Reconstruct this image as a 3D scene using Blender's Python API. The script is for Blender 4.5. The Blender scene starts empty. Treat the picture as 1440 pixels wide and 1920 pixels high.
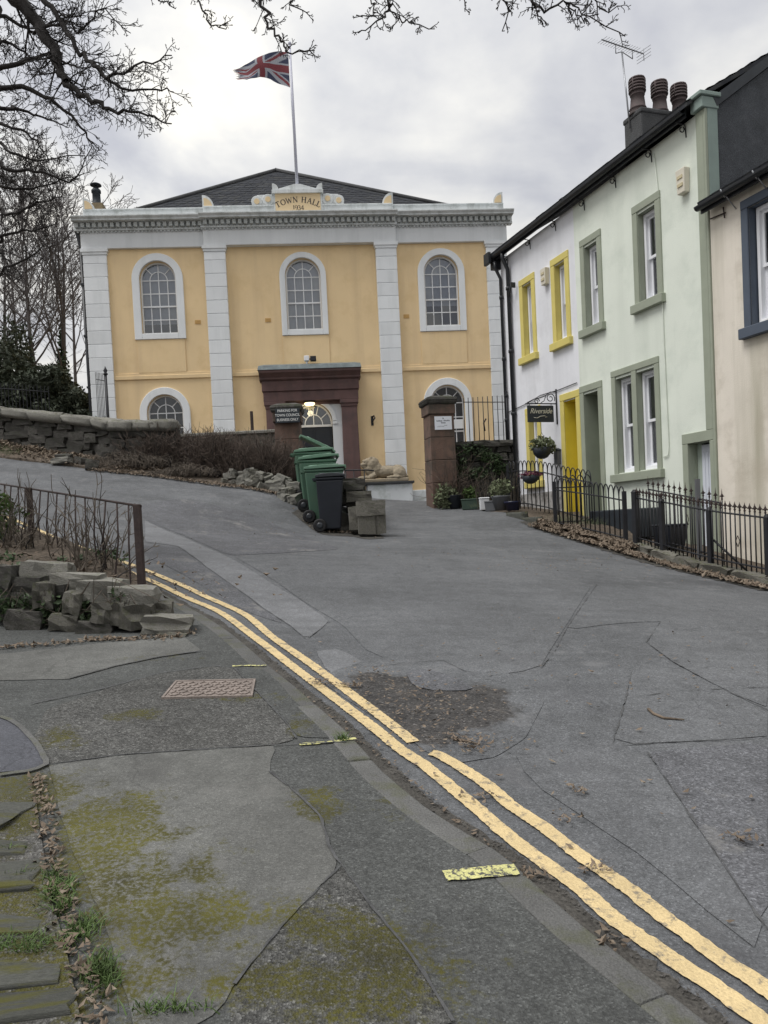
import bpy, math, random
import numpy as np
from mathutils import Vector, Matrix, Quaternion
from mathutils import noise as mnoise
from mathutils.geometry import delaunay_2d_cdt
R = math.radians
scene = bpy.context.scene
COL = scene.collection
# ---------------------------------------------------------------- camera
cam = bpy.data.cameras.new('camera')
cam.sensor_fit = 'VERTICAL'; cam.sensor_height = 24.0; cam.lens = 24.0*1450/1920
cam.shift_y = 79/1920; cam.clip_end = 2000; cam.clip_start = .05
camo = bpy.data.objects.new('camera', cam); COL.objects.link(camo)
camo.matrix_world = Matrix.Translation((0, 0, 1.6)) @ Matrix.Rotation(R(90-2.0), 4, 'X') @ Matrix.Rotation(R(-2.8), 4, 'Z')
scene.camera = camo
# ---------------------------------------------------------------- sky, sun, exposure
SUN_EL, SUN_AZ = 62, -115          # azimuth from +Y towards +X: over the left shoulder, behind thick cloud
w = bpy.data.worlds.new('World'); scene.world = w; w.use_nodes = True
nt = w.node_tree; nt.nodes.clear()
def nn(nt, t, **k):
    n = nt.nodes.new(t)
    for a, b in k.items():
        if a.startswith('i_'):
            n.inputs[int(a[2:]) if a[2:].isdigit() else a[2:].replace('_', ' ')].default_value = b
        else: setattr(n, a, b)
    return n
L_ = lambda nt, a, b: nt.links.new(a, b)
def math_(nt, op, a, b=None, c=None, clamp=False):
    n = nt.nodes.new('ShaderNodeMath'); n.operation = op; n.use_clamp = clamp
    for i, s in enumerate((a, b, c)):
        if s is None: continue
        if isinstance(s, (int, float)): n.inputs[i].default_value = s
        else: L_(nt, s, n.inputs[i])
    return n.outputs[0]
def mixc(nt, fac, a, b, mode='MIX'):
    n = nt.nodes.new('ShaderNodeMix'); n.data_type = 'RGBA'; n.blend_type = mode
    for i, s in ((0, fac), (6, a), (7, b)):
        if isinstance(s, (int, float)): n.inputs[i].default_value = s
        elif isinstance(s, (tuple, list)): n.inputs[i].default_value = tuple(s) + ((1,) if len(s) == 3 else ())
        else: L_(nt, s, n.inputs[i])
    return n.outputs[2]
def ramp(nt, fac, stops):
    n = nt.nodes.new('ShaderNodeValToRGB'); e = n.color_ramp.elements
    while len(e) < len(stops): e.new(.5)
    for q, (p, c) in zip(e, stops):
        q.position = p; q.color = (c, c, c, 1) if isinstance(c, (int, float)) else tuple(c)+(1,)
    L_(nt, fac, n.inputs[0]); return n.outputs[0]
sky = nn(nt, 'ShaderNodeTexSky', sky_type='NISHITA', sun_disc=False, sun_elevation=R(SUN_EL), sun_rotation=R(SUN_AZ))
tc = nn(nt, 'ShaderNodeTexCoord'); sp = nn(nt, 'ShaderNodeSeparateXYZ'); L_(nt, tc.outputs['Generated'], sp.inputs[0])
zc = math_(nt, 'ADD', math_(nt, 'MAXIMUM', sp.outputs[2], 0.0), .32)
cv = nn(nt, 'ShaderNodeCombineXYZ'); L_(nt, math_(nt, 'DIVIDE', sp.outputs[0], zc), cv.inputs[0]); L_(nt, math_(nt, 'DIVIDE', sp.outputs[1], zc), cv.inputs[1])
n1 = nn(nt, 'ShaderNodeTexNoise', i_Scale=1.9, i_Detail=5.0, i_Roughness=.5, i_Distortion=.7); L_(nt, cv.outputs[0], n1.inputs['Vector'])
n2 = nn(nt, 'ShaderNodeTexNoise', i_Scale=5.0, i_Detail=6.0, i_Roughness=.55, i_Distortion=.2); L_(nt, cv.outputs[0], n2.inputs['Vector'])
dens = math_(nt, 'ADD', math_(nt, 'MULTIPLY', n1.outputs[0], .72), math_(nt, 'MULTIPLY', n2.outputs[0], .28))
cl = ramp(nt, dens, [(.38, (2.35, 2.4, 2.62)), (.46, (2.95, 2.98, 3.08)), (.54, (3.75, 3.72, 3.62)), (.65, (5.3, 5.05, 4.45))])
vm = nn(nt, 'ShaderNodeVectorMath', operation='DOT_PRODUCT'); L_(nt, tc.outputs['Generated'], vm.inputs[0]); vm.inputs[1].default_value = Vector((-.22, .9, .36)).normalized()
lift = math_(nt, 'ADD', 1.0, math_(nt, 'MULTIPLY', math_(nt, 'MAXIMUM', sp.outputs[2], 0.0), .95))
thin = math_(nt, 'MULTIPLY', math_(nt, 'POWER', math_(nt, 'MAXIMUM', vm.outputs['Value'], 0.0), 10.0), .16)   # cloud thins towards the left of the hall
cl = mixc(nt, 1.0, cl, math_(nt, 'ADD', lift, thin), 'MULTIPLY')
skyc = mixc(nt, .96, sky.outputs[0], cl)
bg = nn(nt, 'ShaderNodeBackground', i_Strength=.1); L_(nt, skyc, bg.inputs[0])
wo = nn(nt, 'ShaderNodeOutputWorld'); L_(nt, bg.outputs[0], wo.inputs[0])
sun = bpy.data.lights.new('sun', 'SUN'); sun.energy = 1.5; sun.angle = R(30); sun.color = (1, .98, .95)
so = bpy.data.objects.new('sun', sun); COL.objects.link(so)
sd = Vector((math.sin(R(SUN_AZ))*math.cos(R(SUN_EL)), math.cos(R(SUN_AZ))*math.cos(R(SUN_EL)), math.sin(R(SUN_EL))))
so.rotation_euler = sd.to_track_quat('Z', 'Y').to_euler()
vs = scene.view_settings; vs.view_transform = 'Standard'; vs.look = 'None'; vs.gamma = 1; vs.use_curve_mapping = False; vs.exposure = .70
scene.cycles.max_bounces = 6; scene.cycles.transparent_max_bounces = 12
# ---------------------------------------------------------------- terrain height field (thin plate through surveyed points)
CP = np.array([(-0.063,2.125,0.237),(-0.054,3.423,0.38),(-0.034,6.233,0.688),(-0.984,2.112,0.291),(-1.517,3.391,0.464),(0.961,2.138,0.178),(1.587,3.46,0.285),(2.751,5.59,0.45),(-1.674,6.081,0.769),(-2.819,5.584,0.783),(-1.22,7.893,0.941),(0.965,6.275,0.632),(2.066,6.322,0.571),(-0.871,4.4,0.536),(4.705,9.5,0.623),(3.932,12,1.013),(4.42,10.7,0.766),(3.523,13.4,1.247),(3.023,15,1.488),(2.718,16.2,1.762),(2.341,18,1.888),(1.777,19.2,2.088),(0.762,24.8,2.339),(-0.266,13.6,1.439),(-1.071,14.4,1.557),(-1.808,15.4,2.085),(-1.921,16,2.338),(-3.618,16.8,2.718),(-4.847,17.1,2.959),(-6.32,17.3,3.175),(-8.777,18,3.642),(-2.017,7.6,0.954),(-2.616,8.3,1.203),(-3.701,9.6,1.472),(-4.966,11,1.755),(-5.656,11.8,1.961),(-6.669,18.3,3.516),(-9.425,19.4,4.33),(0.643,11.6,1.236),(0.045,18,1.888),(0,45,3.4),(-14,27,4.8),(-30,35,8),(9,25,2),(20,30,0.5),(6.3,11,0.65),(8,8,0.2),(12,3,-0.5),(3,0,-0.18),(0,-4,-0.44),(-5,0,0.35),(-12,6,2),(-9,8,1.9),(6,17,1.7),(-4,-8,-0.6),(10,-8,-1.5)])
SC = 10.
def kern(r2): return np.where(r2 > 1e-12, r2*np.log(np.maximum(r2, 1e-12)), 0)*.5
def _solve():
    P = CP[:, :2]/SC; n = len(P); A = np.zeros((n+3, n+3))
    A[:n, :n] = kern(((P[:, None]-P[None])**2).sum(-1)) + .001*np.eye(n)
    A[:n, n] = 1; A[:n, n+1:] = P; A[n, :n] = 1; A[n+1:, :n] = P.T
    return np.linalg.solve(A, np.r_[CP[:, 2], 0, 0, 0])
TW = _solve()
def tzs(q):
    q = np.asarray(q, float).reshape(-1, 2)/SC
    K = kern(((q[:, None]-(CP[:, :2]/SC)[None])**2).sum(-1))
    return K@TW[:-3] + TW[-3] + q@TW[-2:]
def tz(x, y): return float(tzs([(x, y)])[0])
# ---------------------------------------------------------------- objects: things, parts, meshes
WM = {}
def tag(o, label=None, cat=None, group=None, kind=None):
    if label: o['label'] = label
    if cat: o['category'] = cat
    if group: o['group'] = group
    if kind: o['kind'] = kind
    return o
def thing(name, label, cat, loc=(0, 0, 0), rz=0, group=None):
    o = bpy.data.objects.new(name, None); COL.objects.link(o); o.empty_display_size = .2
    o.location = loc; o.rotation_euler = (0, 0, rz)
    WM[o] = Matrix.Translation(loc) @ Matrix.Rotation(rz, 4, 'Z')
    return tag(o, label, cat, group)
class MB:
    def __init__(s): s.v, s.f, s.mi, s.sm, s.M = [], [], [], [], None
    def add(s, vs, fs, m=0, smooth=False):
        k = len(s.v)
        if s.M is not None: vs = [tuple(s.M @ Vector(p)) for p in vs]
        s.v += [tuple(p) for p in vs]; s.f += [[i+k for i in q] for q in fs]
        s.mi += [m]*len(fs); s.sm += [smooth]*len(fs); return s
    def box(s, x0, x1, y0, y1, z0, z1, m=0):
        return s.add([(x, y, z) for z in (z0, z1) for y in (y0, y1) for x in (x0, x1)],
                     [(0, 2, 3, 1), (4, 5, 7, 6), (0, 1, 5, 4), (2, 6, 7, 3), (0, 4, 6, 2), (1, 3, 7, 5)], m)
    def frus(s, b, t, m=0):   # b,t: (x0,x1,y0,y1,z)
        return s.add([(b[i], b[2+j], b[4]) for j in (0, 1) for i in (0, 1)]+[(t[i], t[2+j], t[4]) for j in (0, 1) for i in (0, 1)],
                     [(0, 2, 3, 1), (4, 5, 7, 6), (0, 1, 5, 4), (2, 6, 7, 3), (0, 4, 6, 2), (1, 3, 7, 5)], m)
    def prism(s, poly, y0, y1, m=0, ax='y', smooth=False):
        n = len(poly)
        P = lambda a, b, d: (a, d, b) if ax == 'y' else ((d, a, b) if ax == 'x' else (a, b, d))
        vs = [P(a, b, y0) for a, b in poly] + [P(a, b, y1) for a, b in poly]
        s.add(vs, [list(range(n)), list(range(2*n-1, n-1, -1))], m)
        k = len(s.v)-2*n
        s.f += [[k+i, k+n+i, k+n+(i+1) % n, k+(i+1) % n] for i in range(n)]; s.mi += [m]*n; s.sm += [smooth]*n
        return s
    def tube(s, pts, r, n=6, m=0, cap=True, smooth=True):
        pts = [Vector(p) for p in pts]; N = len(pts)
        rs = r if isinstance(r, (list, tuple)) else [r]*N
        vs = []; up = None
        for i, p in enumerate(pts):
            d = (pts[min(i+1, N-1)]-pts[max(i-1, 0)])
            if d.length < 1e-9: d = Vector((0, 0, 1))
            d.normalize()
            if up is None: up = Vector((0, 0, 1)) if abs(d.z) < .9 else Vector((1, 0, 0))
            a = up - d*up.dot(d)
            if a.length < 1e-6: a = d.orthogonal()
            a.normalize(); up = a; b = d.cross(a)
            vs += [tuple(p + (a*math.cos(6.28318*k/n) + b*math.sin(6.28318*k/n))*rs[i]) for k in range(n)]
        fs = [[i*n+k, i*n+(k+1) % n, (i+1)*n+(k+1) % n, (i+1)*n+k] for i in range(N-1) for k in range(n)]
        s.add(vs, fs, m, smooth)
        if cap:
            k0 = len(s.v)-N*n
            s.f += [[k0+k for k in range(n)][::-1], [k0+(N-1)*n+k for k in range(n)]]; s.mi += [m, m]; s.sm += [False, False]
        return s
    def lathe(s, prof, n=16, loc=(0, 0, 0), m=0, smooth=True):
        vs = [(loc[0]+r*math.cos(6.28318*k/n), loc[1]+r*math.sin(6.28318*k/n), loc[2]+z) for r, z in prof for k in range(n)]
        N = len(prof)
        fs = [[i*n+k, i*n+(k+1) % n, (i+1)*n+(k+1) % n, (i+1)*n+k] for i in range(N-1) for k in range(n)]
        s.add(vs, fs, m, smooth); k0 = len(s.v)-N*n
        s.f += [[k0+k for k in range(n)][::-1], [k0+(N-1)*n+k for k in range(n)]]; s.mi += [m, m]; s.sm += [False, False]
        return s
    def band(s, inner, outer, y0, y1, m=0, closed=False):
        """ring or arch between two equal-length outlines in xz, extruded y0..y1"""
        n = len(inner); vs = [(a, y, b) for y in (y0, y1) for pl in (inner, outer) for a, b in pl]
        idx = lambda Y, o, i: Y*2*n + o*n + i % n
        fs = []
        for i in range(n if closed else n-1):
            fs += [[idx(0, 0, i), idx(0, 0, i+1), idx(0, 1, i+1), idx(0, 1, i)], [idx(1, 0, i), idx(1, 1, i), idx(1, 1, i+1), idx(1, 0, i+1)],
                   [idx(0, 1, i), idx(0, 1, i+1), idx(1, 1, i+1), idx(1, 1, i)], [idx(0, 0, i), idx(1, 0, i), idx(1, 0, i+1), idx(0, 0, i+1)]]
        if not closed:
            fs += [[idx(0, 0, 0), idx(0, 1, 0), idx(1, 1, 0), idx(1, 0, 0)], [idx(0, 0, n-1), idx(1, 0, n-1), idx(1, 1, n-1), idx(0, 1, n-1)]]
        return s.add(vs, fs, m)
    def build(s, name, mat, parent=None, world=False, bevel=0, label=None, seg=1):
        vs = s.v
        if world and parent is not None:
            I = WM[parent].inverted(); vs = [tuple(I @ Vector(p)) for p in vs]
        me = bpy.data.meshes.new(name); me.from_pydata(vs, [], s.f)
        for m in (mat if isinstance(mat, (list, tuple)) else [mat]): me.materials.append(m)
        me.polygons.foreach_set('material_index', s.mi); me.polygons.foreach_set('use_smooth', s.sm); me.update()
        return link(name, me, parent, bevel, label, seg)
def link(name, me, parent=None, bevel=0, label=None, seg=1):
    o = bpy.data.objects.new(name, me); COL.objects.link(o)
    if parent is not None: o.parent = parent; WM[o] = WM.get(parent, Matrix())
    else: WM[o] = Matrix()
    if bevel:
        b = o.modifiers.new('bevel', 'BEVEL'); b.width = bevel; b.segments = seg; b.limit_method = 'ANGLE'; b.angle_limit = R(40)
    if label: o['label'] = label
    return o
def place(name, me, parent, loc, rot=(0, 0, 0), scl=(1, 1, 1), label=None):
    """an object sharing mesh data at a world location under a thing"""
    o = bpy.data.objects.new(name, me); COL.objects.link(o)
    M = Matrix.LocRotScale(Vector(loc), Matrix.Rotation(rot[2], 3, 'Z') @ Matrix.Rotation(rot[1], 3, 'Y') @ Matrix.Rotation(rot[0], 3, 'X'), Vector(scl))
    if parent is not None: o.parent = parent; M = WM[parent].inverted() @ M
    o.location, o.rotation_euler, o.scale = M.to_translation(), M.to_euler(), M.to_scale()
    if label: o['label'] = label
    return o
def dup(o, parent=None, **tags):
    c = o.copy(); COL.objects.link(c)
    if parent is not None: c.parent = parent
    for ch in o.children: dup(ch, c)
    for k, v in tags.items(): c[{'cat': 'category'}.get(k, k)] = v
    return c
# ---------------------------------------------------------------- materials
def mat(name, col, rough=.75, var=.12, scale=2.5, bump=.15, bscale=60, dirt=None, streak=None, rand=0, metal=0, spec=.35, fine=.0, local=True, emit=0, moss=None):
    m = bpy.data.materials.new(name); m.use_nodes = True; nt = m.node_tree; b = nt.nodes['Principled BSDF']
    tc = nn(nt, 'ShaderNodeTexCoord'); vec = tc.outputs['Object']
    oi = None
    if rand:
        oi = nn(nt, 'ShaderNodeObjectInfo')
        ad = nn(nt, 'ShaderNodeVectorMath', operation='MULTIPLY_ADD'); L_(nt, oi.outputs['Random'], ad.inputs[0]); ad.inputs[1].default_value = (37, 53, 71); L_(nt, vec, ad.inputs[2]); vec = ad.outputs[0]
    def noise(sc, det=4, ro=.55, mp=None):
        v = vec
        if mp:
            mpn = nn(nt, 'ShaderNodeMapping'); mpn.inputs['Scale'].default_value = mp; L_(nt, vec, mpn.inputs['Vector']); v = mpn.outputs[0]
        n = nn(nt, 'ShaderNodeTexNoise', i_Scale=sc, i_Detail=det, i_Roughness=ro); L_(nt, v, n.inputs['Vector']); return n.outputs[0]
    c = ramp(nt, noise(scale), [(.25, [max(0, x*(1-var)) for x in col]), (.75, [min(1, x*(1+var)) for x in col])])
    if fine: c = mixc(nt, 1, c, ramp(nt, noise(bscale*1.3, 2), [(.3, 1-fine), (.7, 1+fine)]), 'MULTIPLY')
    if rand: c = mixc(nt, 1, c, ramp(nt, oi.outputs['Random'], [(0, 1-rand), (1, 1+rand)]), 'MULTIPLY')
    if streak: c = mixc(nt, math_(nt, 'MULTIPLY', ramp(nt, noise(1.0, 5, .6, (streak[2], streak[2], streak[2]*.06)), [(.48, 0), (.75, 1)]), streak[1]), c, streak[0])
    if dirt: c = mixc(nt, math_(nt, 'MULTIPLY', ramp(nt, noise(dirt[2], 6, .65), [(dirt[3] if len(dirt) > 3 else .5, 0), ((dirt[3] if len(dirt) > 3 else .5)+.16, 1)]), dirt[1]), c, dirt[0])
    if moss:   # grows on upward faces
        g = nn(nt, 'ShaderNodeNewGeometry'); s2 = nn(nt, 'ShaderNodeSeparateXYZ'); L_(nt, g.outputs['Normal'], s2.inputs[0])
        f = math_(nt, 'MULTIPLY', ramp(nt, s2.outputs[2], [(.1, .25), (.8, 1)]), ramp(nt, noise(moss[2], 6, .7), [(.5, 0), (.62, 1)]))
        c = mixc(nt, math_(nt, 'MULTIPLY', f, moss[1]), c, moss[0])
    L_(nt, c, b.inputs['Base Color'])
    b.inputs['Roughness'].default_value = rough; b.inputs['Metallic'].default_value = metal; b.inputs['Specular IOR Level'].default_value = spec
    if bump:
        bp = nn(nt, 'ShaderNodeBump', i_Strength=bump, i_Distance=.02); L_(nt, noise(bscale, 3), bp.inputs['Height']); L_(nt, bp.outputs[0], b.inputs['Normal'])
    if emit: b.inputs['Emission Color'].default_value = tuple(col)+(1,); b.inputs['Emission Strength'].default_value = emit
    return m
def asphalt(name, base, agg=.3, aggscale=95, large=.16, moss=None, dark=None, pale=None, bump=.35, streaks=.35, craze=.55):
    m = bpy.data.materials.new(name); m.use_nodes = True; nt = m.node_tree; b = nt.nodes['Principled BSDF']
    tc = nn(nt, 'ShaderNodeTexCoord'); vec = tc.outputs['Object']
    def noise(sc, det=4, ro=.55, v=vec):
        n = nn(nt, 'ShaderNodeTexNoise', i_Scale=sc, i_Detail=det, i_Roughness=ro); L_(nt, v, n.inputs['Vector']); return n.outputs[0]
    c = ramp(nt, noise(.9, 6, .6), [(.3, [x*(1-large) for x in base]), (.7, [x*(1+large) for x in base])])
    c = mixc(nt, 1, c, ramp(nt, noise(7, 5, .65), [(.3, .86), (.7, 1.14)]), 'MULTIPLY')
    vo = nn(nt, 'ShaderNodeTexVoronoi', i_Scale=aggscale); L_(nt, vec, vo.inputs['Vector'])
    bw = nn(nt, 'ShaderNodeSeparateColor'); L_(nt, vo.outputs['Color'], bw.inputs[0])
    c = mixc(nt, 1, c, ramp(nt, bw.outputs[0], [(0, 1-agg), (.55, 1), (.9, 1+agg*.7), (1, 1+agg*2.2)]), 'MULTIPLY')
    fn = noise(38, 4, .7)
    c = mixc(nt, 1, c, ramp(nt, fn, [(.3, 1-agg*.55), (.7, 1+agg*.55)]), 'MULTIPLY')
    if streaks:
        mp = nn(nt, 'ShaderNodeMapping'); mp.inputs['Scale'].default_value = (.35, 2.2, 1); mp.inputs['Rotation'].default_value = (0, 0, streaks); L_(nt, vec, mp.inputs['Vector'])
        sn = noise(1.1, 8, .72, mp.outputs[0]); c = mixc(nt, 1, c, ramp(nt, sn, [(.30, .84), (.5, 1), (.70, 1.12)]), 'MULTIPLY')
    if pale: c = mixc(nt, math_(nt, 'MULTIPLY', ramp(nt, noise(pale[2], 7, .7), [(.56, 0), (.66, 1)]), pale[1]), c, pale[0])
    if craze:
        dv = nn(nt, 'ShaderNodeTexNoise', i_Scale=4.0, i_Detail=5.0); L_(nt, vec, dv.inputs['Vector'])
        va = nn(nt, 'ShaderNodeVectorMath', operation='MULTIPLY_ADD'); L_(nt, dv.outputs['Color'], va.inputs[0]); va.inputs[1].default_value = (.35, .35, .35); L_(nt, vec, va.inputs[2])
        ve = nn(nt, 'ShaderNodeTexVoronoi', feature='DISTANCE_TO_EDGE', i_Scale=1.6); L_(nt, va.outputs[0], ve.inputs['Vector'])
        c = mixc(nt, math_(nt, 'MULTIPLY', math_(nt, 'MULTIPLY', ramp(nt, ve.outputs['Distance'], [(0, 1), (.016, 0)]), ramp(nt, noise(.7, 4, .6), [(.50, 0), (.60, 1)])), craze), c, [x*.45 for x in base])
    if dark: c = mixc(nt, math_(nt, 'MULTIPLY', ramp(nt, noise(dark[2], 7, .7), [(.54, 0), (.68, 1)]), dark[1]), c, dark[0])
    if moss:
        at = nn(nt, 'ShaderNodeAttribute', attribute_name='moss')
        f = math_(nt, 'ADD', at.outputs['Fac'], math_(nt, 'MULTIPLY', math_(nt, 'SUBTRACT', noise(7.5, 9, .78), .5), 2.3))
        f = math_(nt, 'MULTIPLY', ramp(nt, f, [(.38, 0), (.66, 1)]), ramp(nt, noise(60, 3, .7), [(.38, .15), (.55, 1)]))
        mc = ramp(nt, noise(3.2, 5, .7), [(.3, (.040, .038, .016)), (.5, (.070, .066, .015)), (.7, (.108, .102, .020))])
        c = mixc(nt, f, c, mc)
    L_(nt, c, b.inputs['Base Color']); b.inputs['Roughness'].default_value = .82; b.inputs['Specular IOR Level'].default_value = .3
    bp = nn(nt, 'ShaderNodeBump', i_Strength=bump, i_Distance=.012)
    L_(nt, math_(nt, 'ADD', vo.outputs['Distance'], math_(nt, 'MULTIPLY', fn, .8)), bp.inputs['Height']); L_(nt, bp.outputs[0], b.inputs['Normal'])
    return m
def broken_asphalt():
    m = asphalt('broken_asphalt', (.110, .114, .120), .30, 150, .2, pale=((.19, .19, .195), .45, 2.3), dark=((.072, .073, .079), .5, 1.4))
    nt = m.node_tree; b = nt.nodes['Principled BSDF']; src = b.inputs['Base Color'].links[0].from_socket
    tc = nn(nt, 'ShaderNodeTexCoord')
    def noise(sc, det=5, ro=.65):
        n = nn(nt, 'ShaderNodeTexNoise', i_Scale=sc, i_Detail=float(det), i_Roughness=ro); L_(nt, tc.outputs['Object'], n.inputs['Vector']); return n.outputs[0]
    vo = nn(nt, 'ShaderNodeTexVoronoi', i_Scale=95.0); L_(nt, tc.outputs['Object'], vo.inputs['Vector']); bw = nn(nt, 'ShaderNodeSeparateColor'); L_(nt, vo.outputs['Color'], bw.inputs[0])
    c = ramp(nt, noise(6, 6), [(.3, (.034, .032, .031)), (.55, (.060, .057, .055)), (.72, (.082, .073, .065))])
    c = mixc(nt, 1, c, ramp(nt, bw.outputs[0], [(0, .5), (.6, 1), (.92, 1.3), (1, 2.8)]), 'MULTIPLY')
    at = nn(nt, 'ShaderNodeAttribute', attribute_name='moss')
    f = math_(nt, 'ADD', at.outputs['Fac'], math_(nt, 'MULTIPLY', math_(nt, 'SUBTRACT', noise(5, 7, .7), .5), 1.1))
    L_(nt, mixc(nt, ramp(nt, f, [(.32, 0), (.5, .95)]), src, c), b.inputs['Base Color']); return m
def glass(name, tint=.8, gloss=.3, rough=.03):
    m = bpy.data.materials.new(name); m.use_nodes = True; nt = m.node_tree; nt.nodes.clear()
    t = nn(nt, 'ShaderNodeBsdfTransparent'); t.inputs[0].default_value = (tint, tint*1.02, tint*1.03, 1)
    g = nn(nt, 'ShaderNodeBsdfGlossy', i_Roughness=rough); g.inputs[0].default_value = (.95, .97, 1, 1)
    nb = nn(nt, 'ShaderNodeTexNoise', i_Scale=2.2, i_Detail=1.0); tc = nn(nt, 'ShaderNodeTexCoord'); L_(nt, tc.outputs['Object'], nb.inputs['Vector'])
    bp = nn(nt, 'ShaderNodeBump', i_Strength=.10, i_Distance=.05); L_(nt, nb.outputs[0], bp.inputs['Height']); L_(nt, bp.outputs[0], g.inputs['Normal'])
    fr = nn(nt, 'ShaderNodeFresnel', i_IOR=1.5)
    mx = nn(nt, 'ShaderNodeMixShader'); L_(nt, math_(nt, 'ADD', math_(nt, 'MULTIPLY', fr.outputs[0], 1.6, clamp=True), gloss*.25), mx.inputs[0]); L_(nt, t.outputs[0], mx.inputs[1]); L_(nt, g.outputs[0], mx.inputs[2])
    o = nn(nt, 'ShaderNodeOutputMaterial'); L_(nt, mx.outputs[0], o.inputs[0]); return m
M = {}
M['road'] = asphalt('road_asphalt', (.110, .114, .120), .30, 150, .2, pale=((.19, .19, .195), .45, 2.3), dark=((.072, .073, .079), .5, 1.4))
M['road_pale'] = asphalt('trench_asphalt', (.156, .160, .168), .22, 160, .1)
M['road_dark'] = asphalt('old_asphalt', (.100, .102, .110), .38, 120, .2, pale=((.22, .215, .205), .6, 2.2))
M['road_mid'] = asphalt('mid_asphalt', (.117, .121, .127), .28, 150, .18, dark=((.08, .08, .085), .4, 1.8))
M['broken'] = broken_asphalt(); M['grime_shade'] = mat('gutter_grime_shade', (.062, .058, .052), .95, .35, 9, .6, 60, fine=.4); M['grit'] = mat('road_grit', (.08, .075, .07), .9, .4, 9, .3)  # the grime entry is dirt colour that also paints contact shade
M['pave'] = asphalt('pavement_asphalt', (.074, .077, .075), .36, 150, .15, moss=1)
M['pave_smooth'] = asphalt('smooth_pavement', (.116, .117, .111), .22, 170, .2, moss=1, dark=((.075, .075, .072), .65, 1.5), pale=((.17, .168, .16), .4, 2.4))
M['pave_coarse'] = asphalt('coarse_pavement', (.090, .090, .086), .55, 130, .2, moss=1, bump=.7)
M['pave_dark'] = asphalt('dark_pavement', (.095, .093, .088), .5, 130, .2, moss=1, bump=.7)
M['new_tar'] = asphalt('new_tarmac', (.080, .083, .096), .2, 170, .06)
M['tar'] = mat('tar_seam', (.078, .079, .081), .85, .4, 20, .5, 80)
M['kerb'] = mat('kerb_concrete', (.112, .112, .109), .85, .2, 5, .5, 110, rand=.14, fine=.25, dirt=((.08, .085, .04), .6, 6))
def line_mat():
    m = mat('yellow_line_paint', (.60, .465, .25), .7, .12, 6, .4, 90, fine=.14)
    nt = m.node_tree; b = nt.nodes['Principled BSDF']; src = b.inputs['Base Color'].links[0].from_socket
    tc = nn(nt, 'ShaderNodeTexCoord')
    n = nn(nt, 'ShaderNodeTexNoise', i_Scale=16.0, i_Detail=7.0, i_Roughness=.75); L_(nt, tc.outputs['Object'], n.inputs['Vector'])
    L_(nt, mixc(nt, ramp(nt, n.outputs[0], [(.53, 0), (.64, .9)]), src, (.14, .13, .12)), b.inputs['Base Color']); return m
M['yline'] = line_mat()
def dab_mat():
    m = mat('lemon_paint', (.55, .53, .23), .75, .15, 8, .4, 90, fine=.15)
    nt = m.node_tree; b = nt.nodes['Principled BSDF']; src = b.inputs['Base Color'].links[0].from_socket
    tc = nn(nt, 'ShaderNodeTexCoord')
    n = nn(nt, 'ShaderNodeTexNoise', i_Scale=55.0, i_Detail=4.0, i_Roughness=.7); L_(nt, tc.outputs['Object'], n.inputs['Vector'])
    L_(nt, mixc(nt, ramp(nt, n.outputs[0], [(.50, 0), (.57, 1)]), src, (.085, .085, .08)), b.inputs['Base Color']); return m
M['dab'] = dab_mat()
M['soil'] = mat('soil_and_litter', (.085, .068, .052), .95, .4, 6, .8, 40, fine=.4, dirt=((.16, .12, .09), .6, 14))
M['grassland'] = mat('rough_grass', (.07, .075, .03), .95, .3, 2, .8, 30, fine=.3, dirt=((.09, .075, .05), .7, 3))
M['yellow'] = mat('yellow_stucco', (.80, .61, .36), .85, .055, 1.1, .12, 70, streak=((.58, .43, .26), .45, 2.2), dirt=((.60, .42, .2), .3, 1.2))
M['yellow2'] = mat('yellow_panel', (.70, .55, .34), .8, .06, 2, .1, 60)
M['white'] = mat('white_masonry_paint', (.76, .785, .805), .7, .05, 1.6, .1, 60, streak=((.50, .53, .54), .42, 3.0), rand=.05)
M['white_dirty'] = mat('weathered_white_paint', (.66, .69, .70), .8, .06, 2, .15, 50, streak=((.30, .33, .32), .6, 4.0), dirt=((.30, .32, .30), .5, 3))
M['plinth'] = mat('plinth_paint', (.70, .73, .75), .8, .06, 2, .15, 50, dirt=((.34, .38, .34), .6, 2.2))
M['joinery'] = mat('white_joinery', (.76, .78, .80), .45, .03, 3, .03, 60)
M['sash'] = mat('white_sash_paint', (.80, .81, .84), .4, .03, 3, .03, 60)
M['slate'] = mat('roof_slate', (.047, .050, .057), .95, .25, 3, .3, 20, rand=.2, spec=.1, dirt=((.085, .085, .075), .5, 4))
M['brown'] = mat('red_sandstone', (.140, .085, .080), .85, .16, 3, .3, 60, dirt=((.075, .06, .06), .6, 2.2), streak=((.07, .055, .055), .5, 4))
M['pier'] = mat('pier_sandstone', (.150, .098, .078), .9, .25, 2.6, .5, 40, dirt=((.060, .056, .048), .75, 2.0, .46), streak=((.06, .06, .05), .5, 5))
M['lead'] = mat('lead_flashing', (.16, .19, .20), .6, .25, 4, .2, 20, dirt=((.26, .30, .29), .6, 6))
M['glass'] = glass('window_glass'); M['glass_dark'] = glass('dark_window_glass', .7, .1)
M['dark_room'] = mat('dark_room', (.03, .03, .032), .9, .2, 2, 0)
M['blind'] = mat('window_blind', (.40, .43, .50), .9, .08, 3, .05, 20)
M['net'] = mat('net_curtain', (.42, .41, .40), .9, .25, 7, .2, 12)
M['black'] = mat('black_iron', (.018, .019, .023), .5, .3, 6, .15, 60)
M['rusty'] = mat('rusty_iron', (.050, .036, .033), .8, .35, 14, .4, 90, dirt=((.03, .024, .024), .7, 9))
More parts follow.
